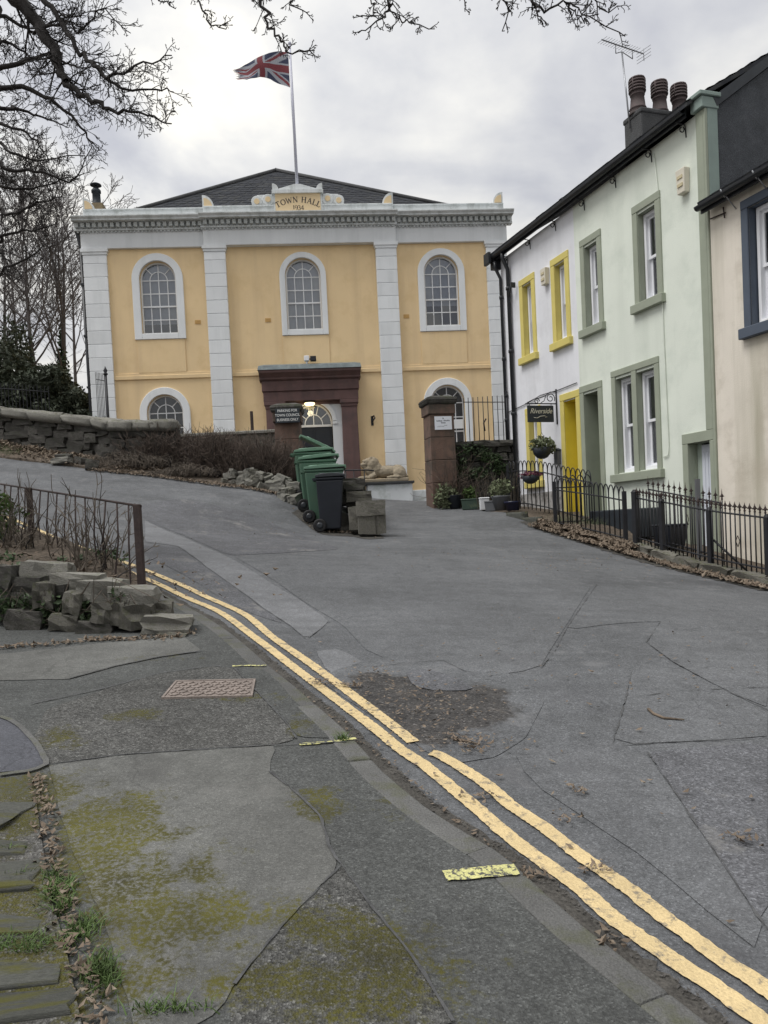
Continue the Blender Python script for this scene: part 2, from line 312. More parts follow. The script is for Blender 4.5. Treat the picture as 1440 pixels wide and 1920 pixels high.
M['black_paint'] = mat('black_gutter_paint', (.022, .024, .028), .4, .25, 5, .08, 40)
M['door_black'] = mat('black_door_paint', (.020, .024, .030), .35, .15, 5, .03, 40)
M['pole'] = mat('flagpole_paint', (.55, .56, .66), .4, .06, 3, .03, 40)
M['sand'] = mat('sandstone_statue', (.32, .272, .20), .9, .18, 5, .5, 45, dirt=((.20, .16, .11), .6, 5))
M['stone'] = mat('grey_field_stone', (.145, .138, .120), .92, .3, 5, .9, 26, rand=.3, fine=.25, dirt=((.07, .068, .058), .7, 5), moss=((.065, .075, .02), .75, 5))
M['stone_pale'] = mat('pale_coping_stone', (.235, .228, .205), .92, .25, 7, .9, 30, rand=.16, fine=.2, dirt=((.12, .115, .10), .6, 7), moss=((.09, .10, .03), .5, 6))
M['stone_dark'] = mat('dark_wall_stone', (.072, .068, .062), .94, .35, 5, .9, 24, rand=.35, fine=.25, dirt=((.034, .036, .032), .7, 4), moss=((.05, .06, .02), .7, 4))
M['sett'] = mat('mossy_kerb_block', (.080, .082, .073), .9, .25, 3, .6, 40, rand=.15, fine=.25, dirt=((.05, .052, .045), .6, 3), moss=((.085, .083, .018), .95, 2.2))
M['mortar'] = mat('dark_wall_core', (.045, .043, .038), .95, .3, 6, .6, 25)
M['hwhite'] = mat('white_cottage_render', (.78, .79, .83), .85, .045, 1.5, .15, 55, streak=((.52, .53, .56), .4, 2.0), dirt=((.55, .55, .57), .35, 1.3))
M['hgreen'] = mat('mint_cottage_render', (.735, .78, .70), .85, .05, 1.2, .18, 50, streak=((.47, .52, .45), .35, 1.6), dirt=((.50, .56, .49), .4, 1.1))
M['hpink'] = mat('cream_cottage_render', (.76, .705, .62), .88, .07, 1.4, .2, 50, streak=((.34, .32, .23), .75, 1.8), dirt=((.46, .41, .33), .6, 1.2))
M['trim_yellow'] = mat('yellow_trim_paint', (.64, .545, .17), .6, .07, 3, .08, 50)
M['door_yellow'] = mat('yellow_door_paint', (.74, .61, .075), .45, .06, 3, .03, 50)
M['trim_green'] = mat('sage_trim_paint', (.31, .34, .27), .7, .08, 3, .1, 50)
M['trim_teal'] = mat('faded_teal_paint', (.25, .315, .29), .75, .1, 3, .15, 40)
M['trim_blue'] = mat('slate_blue_paint', (.085, .105, .14), .7, .1, 3, .12, 50)
M['door_white'] = mat('white_door_paint', (.66, .69, .76), .45, .05, 3, .04, 50)
M['pebble'] = mat('dark_roughcast', (.078, .084, .094), .95, .22, 4, .9, 75, fine=.45)
M['stack'] = mat('chimney_roughcast', (.075, .077, .080), .95, .25, 3, .6, 60, fine=.3)
M['pot'] = mat('chimney_pot_clay', (.095, .074, .074), .85, .18, 5, .25, 40, dirt=((.07, .065, .062), .6, 6))
M['alarm'] = mat('alarm_plastic', (.66, .62, .52), .5, .06, 4, .03, 40)
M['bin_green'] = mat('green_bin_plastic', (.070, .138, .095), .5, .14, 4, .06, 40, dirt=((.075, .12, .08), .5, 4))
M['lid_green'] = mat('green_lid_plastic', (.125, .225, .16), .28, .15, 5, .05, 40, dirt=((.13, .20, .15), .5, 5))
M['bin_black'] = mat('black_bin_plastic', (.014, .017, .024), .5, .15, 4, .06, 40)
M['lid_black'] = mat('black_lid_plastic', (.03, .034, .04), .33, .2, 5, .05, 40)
M['tyre'] = mat('rubber', (.014, .014, .015), .7, .2, 8, .1, 50)
M['steel'] = mat('grey_metal', (.30, .31, .33), .4, .1, 6, .05, 40, metal=.7)
M['paper'] = mat('white_notice', (.72, .75, .82), .5, .03, 4, .02, 40)
M['ink'] = mat('grey_ink', (.10, .11, .13), .6, .1, 8, 0)
M['gold_ink'] = mat('cream_lettering', (.62, .60, .50), .6, .08, 8, 0)
M['letter'] = mat('dark_lettering', (.05, .045, .045), .6, .1, 8, 0)
M['letter_w'] = mat('white_lettering', (.74, .75, .74), .6, .04, 8, 0)
M['slateboard'] = mat('black_slate_board', (.026, .032, .040), .55, .2, 6, .1, 40)
M['bark'] = mat('grey_brown_bark', (.030, .027, .026), .9, .3, 9, .5, 40)
M['bark_far'] = mat('distant_bark', (.105, .096, .095), .95, .25, 2, 0)
M['twig'] = mat('brown_twigs', (.098, .076, .063), .95, .35, 3, 0)
M['twig_grey'] = mat('grey_bramble', (.110, .092, .075), .95, .35, 3, 0)
M['ever'] = mat('dark_evergreen_leaf', (.045, .056, .036), .7, .5, 1.2, 0, dirt=((.05, .055, .03), .6, 2))
M['ivy'] = mat('ivy_leaf', (.042, .068, .028), .6, .5, 2, 0)
M['leafg'] = mat('green_leaf', (.065, .105, .028), .7, .45, 4, 0)
M['sagegreen'] = mat('grey_green_leaf', (.13, .15, .085), .8, .4, 4, 0)
M['grass'] = mat('bright_grass', (.085, .135, .04), .7, .45, 6, 0)
M['leaf_dead'] = mat('dead_leaf', (.150, .115, .085), .85, .5, 9, 0, dirt=((.30, .255, .20), .7, 20))
M['purple'] = mat('heather_flowers', (.12, .035, .06), .85, .5, 7, 0)
M['terracotta'] = mat('terracotta', (.23, .11, .07), .85, .15, 5, .1, 40)
M['potgrey'] = mat('grey_planter', (.13, .135, .145), .6, .1, 5, .05, 40)
M['potblue'] = mat('dark_blue_glaze', (.018, .022, .055), .3, .2, 5, .03, 40)
M['iron_cover'] = mat('rusty_cover_iron', (.220, .185, .165), .7, .2, 9, .2, 60, fine=.2)
M['lamp'] = mat('lit_lamp', (1, .80, .42), .5, .02, 3, 0, emit=1.7)
M['rebate'] = mat('red_collar', (.2, .03, .03), .6, .1, 4, 0)
# ================================================================ GROUND
def catmull(P, n=8):
    P = [Vector((p[0], p[1])) for p in P]; out = []
    for i in range(len(P)-1):
        a, b, c, d = P[max(i-1, 0)], P[i], P[i+1], P[min(i+2, len(P)-1)]
        for k in range(n):
            t = k/n; out.append(.5*((2*b) + (c-a)*t + (2*a-5*b+4*c-d)*t*t + (3*b-a-3*c+d)*t**3))
    return out+[P[-1]]
def resample(P, step):
    P = [Vector(p[:2]) for p in P]; out = [P[0].copy()]; acc = 0
    for a, b in zip(P, P[1:]):
        L = (b-a).length; t = step-acc
        while t <= L: out.append(a+(b-a)*(t/L)); t += step
        acc = L-(t-step)
    return out+[P[-1].copy()]
def ragged(poly, amp, step=.06, seed=0, closed=True):
    P = [Vector(p[:2]) for p in poly]; P2 = resample(P+[P[0]] if closed else P, step)
    if closed: P2 = P2[:-1]
    return [p + amp*Vector((mnoise.noise((p.x*9, p.y*9, seed)) + .5*mnoise.noise((p.x*31, p.y*31, seed)), mnoise.noise((p.x*9+40, p.y*9, seed)) + .5*mnoise.noise((p.x*31, p.y*31+50, seed)))) for p in P2]
def area_sheet(name, poly, off, m, cell=.25, kind='structure', parent=None, disp=None, moss=None, skirt=0, xform=None):
    """a surface following the terrain inside an outline"""
    P = [Vector(p[:2]) for p in poly]
    P = resample(P+[P[0]], cell)[:-1] if cell else P
    B = [p for i, p in enumerate(P) if (p-P[i-1]).length > 1e-4]; n = len(B)
    xs = [p.x for p in B]; ys = [p.y for p in B]; rng = random.Random(7)
    g = []
    x = min(xs)+cell*.5
    while x < max(xs):
        y = min(ys)+cell*.5
        while y < max(ys):
            g.append(Vector((x+rng.uniform(-.12, .12)*cell, y+rng.uniform(-.12, .12)*cell))); y += cell
        x += cell
    if g:   # keep points inside
        G = np.array([(p.x, p.y) for p in g]); ins = np.zeros(len(g), bool); bx = np.array([(p.x, p.y) for p in B])
        for (x1, y1), (x2, y2) in zip(bx, np.roll(bx, -1, 0)):
            c = ((y1 > G[:, 1]) != (y2 > G[:, 1])); xx = (x2-x1)*(G[:, 1]-y1)/((y2-y1) if abs(y2-y1) > 1e-12 else 1e-12)+x1
            ins ^= c & (G[:, 0] < xx)
        dmin = np.min(((G[:, None]-bx[None])**2).sum(-1), 1)
        g = [p for p, a, d in zip(g, ins, dmin) if a and d > (.35*cell)**2]
    r = delaunay_2d_cdt(B+g, [(i, (i+1) % n) for i in range(n)], [], 1, 1e-6)
    V, F = r[0], [list(f) for f in r[2]]
    Z = tzs([(v.x, v.y) for v in V])
    vs = [(v.x, v.y, Z[i]+(off(v.x, v.y) if callable(off) else off)+(disp(v.x, v.y) if disp else 0)) for i, v in enumerate(V)]
    mb = MB(); mb.add(vs, F, 0, True)
    if skirt:
        pts = [vs[i] if (V[i]-B[i]).length < 1e-3 else None for i in range(n)]
        zb = tzs([(p.x, p.y) for p in B])
        top = [(p.x, p.y, zb[i]+(off(p.x, p.y) if callable(off) else off)) for i, p in enumerate(B)]
        k = len(mb.v); mb.v += top + [(a, b, c-skirt) for a, b, c in top]
        for i in range(n): mb.f.append([k+i, k+(i+1) % n, k+n+(i+1) % n, k+n+i]); mb.mi.append(0); mb.sm.append(False)
    o = mb.build(name, m, parent)
    me = o.data
    flip = sum(1 for p in me.polygons if p.normal.z < 0)
    if flip > len(me.polygons)/2: me.flip_normals()
    if moss is not None:
        at = me.attributes.new('moss', 'FLOAT', 'POINT')
        co = np.array([v.co[:2] for v in me.vertices]); val = np.zeros(len(co))
        for (cx, cy), rx, ry, a in moss:
            d = ((co[:, 0]-cx)/rx)**2 + ((co[:, 1]-cy)/ry)**2; val = np.maximum(val, a*np.exp(-d))
        at.data.foreach_set('value', val.astype(np.float32))
    if kind and parent is None: o['kind'] = kind
    return o
def ribbon(name, line, width, off, m, amp=.0, seed=0, kind='structure', parent=None, step=.05, smooth=True, wf=None):
    C = catmull(line, 10) if smooth else [Vector(p[:2]) for p in line]
    C = resample(C, step); a = []; b = []
    for i, p in enumerate(C):
        d = (C[min(i+1, len(C)-1)]-C[max(i-1, 0)]).normalized(); nrm = Vector((-d.y, d.x))
        wd = width*.5*(wf(i/len(C)) if wf else 1)
        e1 = amp*(.35*mnoise.noise((p.x*14, p.y*14, seed))+mnoise.noise((p.x*45, p.y*45, seed+3))); e2 = amp*(.35*mnoise.noise((p.x*14, p.y*14, seed+9))+mnoise.noise((p.x*45, p.y*45, seed+5)))
        a.append(p+nrm*(wd+e1)); b.append(p-nrm*(wd+e2))
    Z = tzs([(p.x, p.y) for p in a+b]); n = len(a)
    oz = [off(p.x, p.y) if callable(off) else off for p in a+b]
    mb = MB(); mb.add([(p.x, p.y, Z[i]+oz[i]) for i, p in enumerate(a+b)], [[n+i, n+i+1, i+1, i] for i in range(n-1)], 0, True)
    o = mb.build(name, m, parent)
    if kind and parent is None: o['kind'] = kind
    return o
# --- far ground sheet
def ground():
    xs = sorted(set([-400, -200, -100, -60] + [x*.8 for x in range(-50, 51)] + [60, 100, 200, 400])); ys = sorted(set([-200, -60, -20] + [y*.8 for y in range(-12, 66)] + [70, 100, 200, 500]))
    pts = [(x, y) for y in ys for x in xs]; cl = [(min(max(x, -26), 18), min(max(y, -9), 46)) for x, y in pts]
    z = tzs(cl); n = len(xs); mb = MB()
    mb.add([(x, y, z[i]-.05 - .02*math.hypot(x-c[0], y-c[1])) for i, ((x, y), c) in enumerate(zip(pts, cl))], [[j*n+i, j*n+i+1, (j+1)*n+i+1, (j+1)*n+i] for j in range(len(ys)-1) for i in range(n-1)], 0, True)
    mb.build('ground', M['soil'])['kind'] = 'structure'
ground()
# kerb line, road side, from below the frame up the hill
KERB = [(1.62, .55)] + [(1.006,2.109)] [:0] + [(0.809,2.1),(0.738,2.231),(0.646,2.398),(0.554,2.575),(0.467,2.781),(0.395,2.942),(0.232,3.166),(0.12,3.336),(-0.052,3.672),(-0.16,3.943),(-0.284,4.248),(-0.424,4.541),(-0.586,4.897),(-0.818,5.351),(-1.047,5.843),(-1.312,6.381),(-1.647,6.992),(-1.95,7.434),(-2.353,7.867),(-2.801,8.258),(-3.56,9.059),(-4.405,10.009),(-5.574,11.295)] 
KERB = KERB[1:]; d0 = Vector(KERB[0])-Vector(KERB[1]); d0.normalize(); KERB = [tuple(Vector(KERB[0])+d0*1.6)] + KERB
d1 = Vector(KERB[-1])-Vector(KERB[-2]); KERB += [tuple(Vector(KERB[-1])+d1.normalized()*t) for t in (2, 5, 9)]
KS = resample(catmull(KERB, 10), .05)
def off_line(C, d):
    out = []
    for i, p in enumerate(C):
        t = (C[min(i+1, len(C)-1)]-C[max(i-1, 0)]).normalized(); out.append(p+Vector((-t.y, t.x))*d)
    return out
KIN = off_line(KS, .125)      # pavement side
road_edge = [tuple(p) for p in KS[::4]]
far = [(-8.77,17.984),(-7.413,17.666),(-6.317,17.293),(-5.109,17.199),(-3.616,16.791),(-2.779,16.58),(-1.926,16.043)]
road_poly = road_edge + [(far[0][0]-7, far[0][1]+1.5)] + far + [(-1.9, 17.2), (-1.9, 24.9), (3.6, 25.2), (3.2, 19)] + [(2.246,17.745),(2.698,16.091),(2.984,14.813),(3.395,12.924),(3.694,11.649),(4.295,10.403),(4.618,9.325)] + [(5.6, 7.5), (7, 5), (7, -.5)]
area_sheet('road', road_poly, 0, M['road'], .25)
# --- patches in the road surface
area_sheet('road_patch', ragged([(-3.964,12.952),(-2.943,11.599),(-1.993,9.896),(-1.282,8.54),(-0.89,7.852),(-0.517,6.911),(-0.658,6.22),(-0.876,6.801),(-1.401,7.897),(-2.067,9.022),(-2.834,10.682),(-3.356,10.906)], .012, .08, 1), .004, M['road_pale'], .2)
area_sheet('road_patch', ragged([(-3.279,10.553),(-2.804,10.566),(-2.065,8.956),(-1.404,7.854),(-0.881,6.759),(-1.276,7.233),(-1.782,7.977),(-2.353,8.716),(-2.828,9.32)], .012, .08, 2), .004, M['road_dark'], .2)
area_sheet('road_patch', ragged([(-0.539,5.86),(-0.365,5.943),(-0.145,5.472),(-0.261,5.303),(-0.438,5.311)], .02, .06, 3), .004, M['road_pale'], .15)
area_sheet('road_patch', ragged([(2.51,9.152),(4.369,8.826),(2.286,4.662),(2.17,5.063),(2.086,5.656),(2.089,6.235),(2.521,7.093),(2.028,6.921),(1.528,6.633)], .012, .1, 4), .004, M['road_mid'], .25)
area_sheet('road_patch', ragged([(1.733,5.464),(2.07,5.613),(2.16,5.04),(2.262,4.615),(2.058,4.208),(1.163,4.072),(1.47,4.827)], .012, .08, 5), .004, M['road_mid'], .2)
area_sheet('road_patch', ragged([(1.32,3.978),(2.031,4.154),(1.209,2.514),(1.217,2.678),(1.246,2.959),(1.263,3.256),(1.295,3.616)], .012, .08, 6), .004, M['road_dark'], .2)
area_sheet('road_patch', ragged([(1.164,4.058),(1.309,3.964),(1.286,3.604),(1.254,3.246),(1.238,2.951),(1.21,2.672),(1.203,2.508),(1.136,2.367),(0.917,3.031),(0.65,3.601),(0.602,3.906)], .012, .08, 7), .004, M['road_mid'], .2)
area_sheet('road_patch', ragged([(-1.919,9.934),(-0.153,11.216),(1.784,10.804),(2.411,9.019),(1.051,5.43),(0.595,5.242),(0.393,5.652),(-0.117,5.722),(-0.407,6.806),(-1.197,8.561)], .012, .1, 8), .004, M['road_mid'], .25)
area_sheet('road_patch', ragged([(-4.47,13.964),(-3.944,14.911),(-2.475,14.616),(-1.502,13.798),(-0.624,11.385),(-2.008,10.044),(-3.002,11.839),(-4.031,13.119)], .03, .15, 9), .004, M['road_dark'], .25)
def pothole(x, y):
    return .004*mnoise.fractal((x*7, y*7, 1), 1.0, 2.0, 4) + 0*max(0, mnoise.noise((x*22, y*22, 4)))
pc_ = [(0.219,4.744),(0.027,4.997),(0.466,4.607),(0.189,4.259),(-0.113,5.163),(0.622,4.803)]
area_sheet('broken_road_patch', [(-0.51,5.212),(-0.116,5.679),(0.165,5.819),(0.453,5.891),(0.646,5.496),(0.873,5.274),(0.941,4.733),(0.717,4.156),(0.52,3.904),(0.321,3.822),(0.17,3.95),(0.068,4.179),(-0.108,4.459),(-0.312,4.831)], .004, M['broken'], .06, disp=pothole, moss=[(pc_[0], .46, .42, 1.0), (pc_[1], .3, .3, .9), (pc_[2], .3, .4, .9), (pc_[3], .25, .25, .8), (pc_[4], .22, .2, .7), (pc_[5], .2, .35, .7)])
area_sheet('road_patch', ragged([(0.107,5.326),(0.262,5.432),(0.493,5.145),(0.54,4.946),(0.298,4.918),(0.148,5)], .02, .05, 11), .009, M['road_dark'], .1)
for i, ln in enumerate([[(2.499,9.113),(1.547,6.674),(1.275,5.919),(1.046,5.404),(0.826,5.322),(0.592,5.218)], [(2.521,7.093),(2.089,6.235),(2.086,5.656),(2.165,5.051),(2.276,4.643)], [(1.721,5.451),(1.477,4.827),(1.315,4.434),(1.163,4.072)], [(1.16,4.065),(1.587,4.127),(2.05,4.192)], [(1.317,3.978),(1.295,3.616),(1.261,3.251),(1.244,2.955),(1.215,2.675),(1.208,2.511)], [(-1.919,9.934),(-1.176,10.665),(-0.153,11.216)], [(-2.054,8.994),(-1.403,7.875),(-0.874,6.78),(-0.658,6.22),(-0.515,6.889)], [(-0.115,5.447),(0.155,5.575),(0.398,5.624),(0.592,5.218),(0.772,5.106)], [(-3.322,10.793),(-2.819,10.624),(-2.066,8.988)], [(1.474,4.807),(1.823,4.962),(2.495,5.08)]]):
    ribbon('road_crack', ln, .008 if i < 6 else .007, .008, M['tar'], .009, i, wf=lambda t, i=i: max(.02, .3+2.2*mnoise.noise((t*14, i*3.1, 0))), smooth=False)
# --- double yellow lines
ya = [(1.067,1.978),(0.974,2.118),(0.912,2.234),(0.857,2.314),(0.79,2.426),(0.712,2.563),(0.654,2.717),(0.58,2.853),(0.491,3.015),(0.42,3.17),(0.343,3.356),(0.266,3.526),(0.146,3.786),(0.033,3.982),(-0.107,4.284),(-0.405,4.88),(-0.693,5.457),(-1.081,6.26),(-1.597,7.285),(-2.201,7.926),(-2.881,8.521),(-3.951,9.764),(-5.281,11.312),(-6.468,12.447)]
yb1 = [(0.107,4.075),(-0.047,4.418),(-0.256,4.863),(-0.542,5.462),(-0.935,6.266),(-1.361,7.23),(-1.98,7.982),(-2.656,8.571),(-3.752,9.789),(-5.097,11.368),(-6.36,12.573)]
yb2 = [(1.134,2.071),(1.062,2.221),(1.039,2.27),(0.988,2.352),(0.935,2.468),(0.881,2.581),(0.826,2.72),(0.766,2.838),(0.692,2.979),(0.609,3.174),(0.508,3.359),(0.44,3.54),(0.371,3.681),(0.24,3.898),(0.191,3.937)]
def yellow_line(P, seed): ribbon('yellow_line', P, .074, .010, M['yline'], .007, seed, step=.014)
yellow_line(ya, 20); yellow_line(yb1, 21); yellow_line(yb2, 22)
ribbon('gutter_grime_shade', [tuple(p) for p in off_line(KS, -.035)[::8]], .085, .0065, M['grime_shade'], .03, 77, step=.03, wf=lambda t: 1+.5*mnoise.noise((t*40, 2, 0)))  # dirt strip along the kerb that also paints its contact shadow
# --- pavement
PH = .028
def pz(x, y): return PH
pin = [tuple(p) for p in KIN[::4]]
pin = [p for p in pin if p[1] < 8.1]
pave_poly = pin + [(-2.3, 6.9), (-6.5, 6.6), (-6.5, -.4), (1.2, -.4)]
MOSS = [([(-1.132,2.991)][0], .17, .46, 1.0), ([(-0.965,2.672)][0], .24, .2, .85), ([(-1.032,3.054)][0], .26, .12, .9), ([(-0.711,2.511)][0], .32, .2, .95), ([(-1.293,3.113)][0], .12, .3, .9), ([(-0.815,2.775)][0], .3, .16, .6), ([(-0.508,2.558)][0], .3, .2, .45), ([(-0.332,3.317)][0], .14, .18, .85), ([(-0.198,2.45)][0], .36, .16, .75), ([(-0.03,2.254)][0], .26, .25, .8), ([(-0.31,2.206)][0], .32, .15, .75), ([(-0.862,4.719)][0], .36, .12, .6), ([(-0.519,4.243)][0], .08, .22, .75), ([(-0.005,3.477)][0], .07, .34, .8), ([(-1.478,4.387)][0], .2, .18, .55), ([(-1.755,4.027)][0], .2, .22, .6), ([(-1.681,3.387)][0], .35, .25, .95), ([(-0.677,2.961)][0], .3, .15, .35), ([(-0.835,2.199)][0], .2, .3, .7), ([(-0.182,2.113)][0], .4, .1, .7), ([(-1.655,5.564)][0], .5, .12, .4), ([(-0.583,2.18)][0], .3, .12, .5)]
area_sheet('pavement', pave_poly, PH, M['pave'], .12, moss=MOSS)
def ppatch(P, m, off, seed, amp=.012): area_sheet('pavement_patch', ragged(P, amp, .06, seed), PH+off, m, .06, moss=MOSS)
ppatch([(-1.66,3.684),(-1.362,3.81),(-0.918,3.899),(-0.6,3.954),(-0.595,3.631),(-0.461,3.44),(-0.319,3.2),(-0.273,2.969),(-0.216,2.831),(-0.292,2.668),(-0.361,2.531),(-0.427,2.369),(-0.461,2.271),(-0.493,2.188),(-0.509,2.079),(-0.614,2.002),(-0.712,2.001),(-1.001,2.535),(-1.174,2.803),(-1.336,3.069)], M['pave_smooth'], .004, 31)
ppatch([(-2.002,4.463),(-1.792,4.852),(-1.544,5.165),(-1.223,5.34),(-1.067,5.295),(-0.87,4.87),(-0.578,4.242),(-0.51,4.047),(-0.601,3.967),(-0.92,3.913),(-1.366,3.823),(-1.663,3.702),(-1.872,3.988)], M['pave_coarse'], .004, 32)
ppatch([(-0.212,2.821),(-0.096,2.559),(0.005,2.363),(0.07,2.211),(0.124,2.049),(-0.176,1.981),(-0.473,2.004),(-0.49,2.186),(-0.426,2.364),(-0.357,2.525),(-0.288,2.662)], M['pave_coarse'], .004, 33)
ppatch([(-3.001,5.491),(-2.507,5.76),(-2.212,5.939),(-1.631,6.157),(-1.395,5.739),(-1.655,5.564),(-1.902,5.327),(-2.102,5.04),(-2.73,4.976)], M['pave_smooth'], .004, 34)
ppatch([(-1.045,5.295),(-0.852,5.276),(-0.554,4.583),(-0.253,4.067),(-0.501,4.062),(-0.574,4.258),(-0.86,4.87)], M['pave'], .004, 35)
ppatch([(-2.397,4.344),(-2.189,4.319),(-2.013,4.163),(-1.82,3.92),(-1.683,3.702),(-1.718,3.629),(-1.986,3.564)], M['new_tar'], .006, 36, .004)
ribbon('tarmac_edging', [(-2.208,4.326),(-2.122,4.271),(-2.004,4.156),(-1.812,3.913),(-1.668,3.69),(-1.705,3.611),(-1.836,3.562)], .028, PH+.012, M['kerb'], .004, 3, smooth=False)
ribbon('pavement_crack', [(-1.067,5.295),(-0.867,4.87),(-0.575,4.242),(-0.51,4.047)], .008, PH+.009, M['tar'], .008, 40, smooth=False)
ribbon('pavement_crack', [(-0.595,3.631),(-0.458,3.435),(-0.316,3.195),(-0.27,2.965),(-0.214,2.828),(-0.094,2.559),(0.008,2.36),(0.071,2.211),(0.124,2.052)], .008, PH+.009, M['tar'], .009, 41, smooth=False)
ribbon('pavement_crack', [(-0.214,2.828),(-0.29,2.665),(-0.359,2.528),(-0.426,2.366),(-0.491,2.188)], .008, PH+.009, M['tar'], .009, 42, smooth=False)
ribbon('pavement_crack', [(-1.66,3.684),(-1.362,3.81),(-0.918,3.899),(-0.6,3.954),(-0.244,4.003)], .008, PH+.009, M['tar'], .007, 43, smooth=False)
ribbon('pavement_crack', [(-2.102,5.04),(-1.902,5.327),(-1.655,5.564),(-1.392,5.725)], .012, PH+.009, M['tar'], .006, 44, smooth=False)
ribbon('pavement_crack', [(-2.128,4.55),(-1.795,4.862),(-1.547,5.176),(-1.226,5.353),(-1.069,5.307)], .012, PH+.009, M['tar'], .006, 45, smooth=False)
for i, q in enumerate([[(0.163,2.758),(0.292,2.784),(0.433,2.808)], [(-0.485,3.963),(-0.328,4.001),(-0.196,4.054)], [(-1.091,5.344),(-0.968,5.36),(-0.857,5.363)]]):
    ribbon('yellow_kerb_mark', q, (.070, .026, .022)[i], PH+.008, M['dab'], .012, 60+i, step=.02)
# --- kerb stones, one by one
kroot = MB(); kp = [p for p in off_line(KS, .0625)]
kb = ribbon('kerb', [tuple(p) for p in kp[::6]], .10, -.02, M['mortar'])
i = 0; rng = random.Random(3)
while i < len(KS)-24 and KS[i].y < 10.5:
    n = rng.choice((17, 18, 19)); seg = KS[i:i+n+1]; seg2 = KIN[i:i+n+1]; i += n
    if len(seg) < 6: break
    a = seg[::4]+[seg[-1]]; b = seg2[::4]+[seg2[-1]]; dz = PH+.004+rng.uniform(-.004, .004)
    if i > len(KS)*.0: pass
    za = tzs([(p.x, p.y) for p in a]); zb = tzs([(p.x, p.y) for p in b]); k = len(a)
    vs = [(p.x, p.y, za[j]-.05) for j, p in enumerate(a)] + [(p.x, p.y, za[j]+dz-.006) for j, p in enumerate(a)] + [(p.x, p.y, zb[j]+dz) for j, p in enumerate(b)] + [(p.x, p.y, zb[j]-.05) for j, p in enumerate(b)]
    fs = [[r*k+j, r*k+j+1, (r+1)*k+j+1, (r+1)*k+j] for r in range(3) for j in range(k-1)] + [[0, k, 2*k, 3*k], [k-1, 4*k-1, 3*k-1, 2*k-1]]
    mb = MB(); mb.add(vs, fs); mb.build('kerb_stone', M['kerb'], kb, bevel=.012, seg=2)
# --- manhole cover in the pavement
c4 = [(-1.39,4.651,0.593),(-1.39,4.987,0.631),(-0.879,5.031,0.607),(-0.846,4.7,0.568)]
def manhole():
    Q = [Vector(c) for c in c4]; o = (Q[0]+Q[1]+Q[2]+Q[3])/4
    o.z = tz(o.x, o.y)+PH
    t = thing('manhole_cover', 'rusty rectangular iron cover with a raised tread set in the pavement', 'manhole cover', tuple(o))
    P = lambda u, v: (Q[0]*(1-u)+Q[3]*u)*(1-v)+(Q[1]*(1-u)+Q[2]*u)*v
    def slab(u0, u1, v0, v1, z0, z1, mb):
        ps = [P(u0, v0), P(u1, v0), P(u1, v1), P(u0, v1)]; zz = [tz(p.x, p.y)+PH for p in ps]
        vs = [(p.x, p.y, z+z0) for p, z in zip(ps, zz)]+[(p.x, p.y, z+z1) for p, z in zip(ps, zz)]
        mb.add(vs, [(3, 2, 1, 0), (4, 5, 6, 7)]+[(i, (i+1) % 4, 4+(i+1) % 4, 4+i) for i in range(4)])
    mb = MB(); slab(.03, .97, .05, .95, .002, .012, mb); mb.build('plate', M['iron_cover'], t, world=True)
    mb = MB()
    for a in ((0, 1, 0, .045), (0, 1, .955, 1), (0, .025, .045, .955), (.975, 1, .045, .955)): slab(*a, 0, .017, mb)
    mb.build('frame', M['iron_cover'], t, world=True)
    for k in range(6):
        for j in range(14):
            mb = MB(); u = .05+j*.0655; v = .10+k*.136; s = 1 if (k+j) % 2 else -1
            a, b = P(u+.004, v+(.10 if s < 0 else 0)), P(u+.05, v+(0 if s < 0 else .10)); d = (b-a).normalized(); nr = Vector((-d.y, d.x, 0))*.007
            ps = [a+nr, a-nr, b-nr, b+nr]; zz = [tz(p.x, p.y)+PH for p in ps]
            mb.add([(p.x, p.y, z+.008) for p, z in zip(ps, zz)]+[(p.x, p.y, z+.019) for p, z in zip(ps, zz)], [(3, 2, 1, 0), (4, 5, 6, 7)]+[(i, (i+1) % 4, 4+(i+1) % 4, 4+i) for i in range(4)])
            mb.build('tread_bar', M['iron_cover'], t, world=True)
manhole()
# --- irregular stone meshes
def stone_mesh(seed, name='stone', rnd=.35, amp=.10, m='stone', n=2, smooth=False):
    vs = []; idx = {}; fs = []
    def vid(p):
        k = tuple(round(c, 4) for c in p)
        if k not in idx:
            q = Vector(p); s = q.normalized()*.62; q = q*(1-rnd)+s*rnd
            q += Vector((mnoise.noise(q*2.3+Vector((seed*9.1, 0, 0))), mnoise.noise(q*2.3+Vector((0, seed*7.3, 5))), mnoise.noise(q*2.3+Vector((3, 0, seed*5.7)))))*amp
            q += Vector((mnoise.noise(q*6+Vector((seed*3.3, 9, 0))), mnoise.noise(q*6+Vector((0, seed*4.3, 5))), mnoise.noise(q*6+Vector((3, 8, seed*2.7)))))*amp*.45
            idx[k] = len(vs); vs.append(tuple(q))
        return idx[k]
    for ax in range(3):
        for sg in (-.5, .5):
            for i in range(n):
                for j in range(n):
                    q = []
                    for a, b in ((i, j), (i+1, j), (i+1, j+1), (i, j+1)):
                        p = [0, 0, 0]; p[ax] = sg; p[(ax+1) % 3] = a/n-.5; p[(ax+2) % 3] = b/n-.5; q.append(vid(p))
                    fs.append(q if sg > 0 else q[::-1])
    me = bpy.data.meshes.new(name); me.from_pydata(vs, [], fs); me.materials.append(M[m] if isinstance(m, str) else m)
    me.polygons.foreach_set('use_smooth', [smooth]*len(fs))
    return me
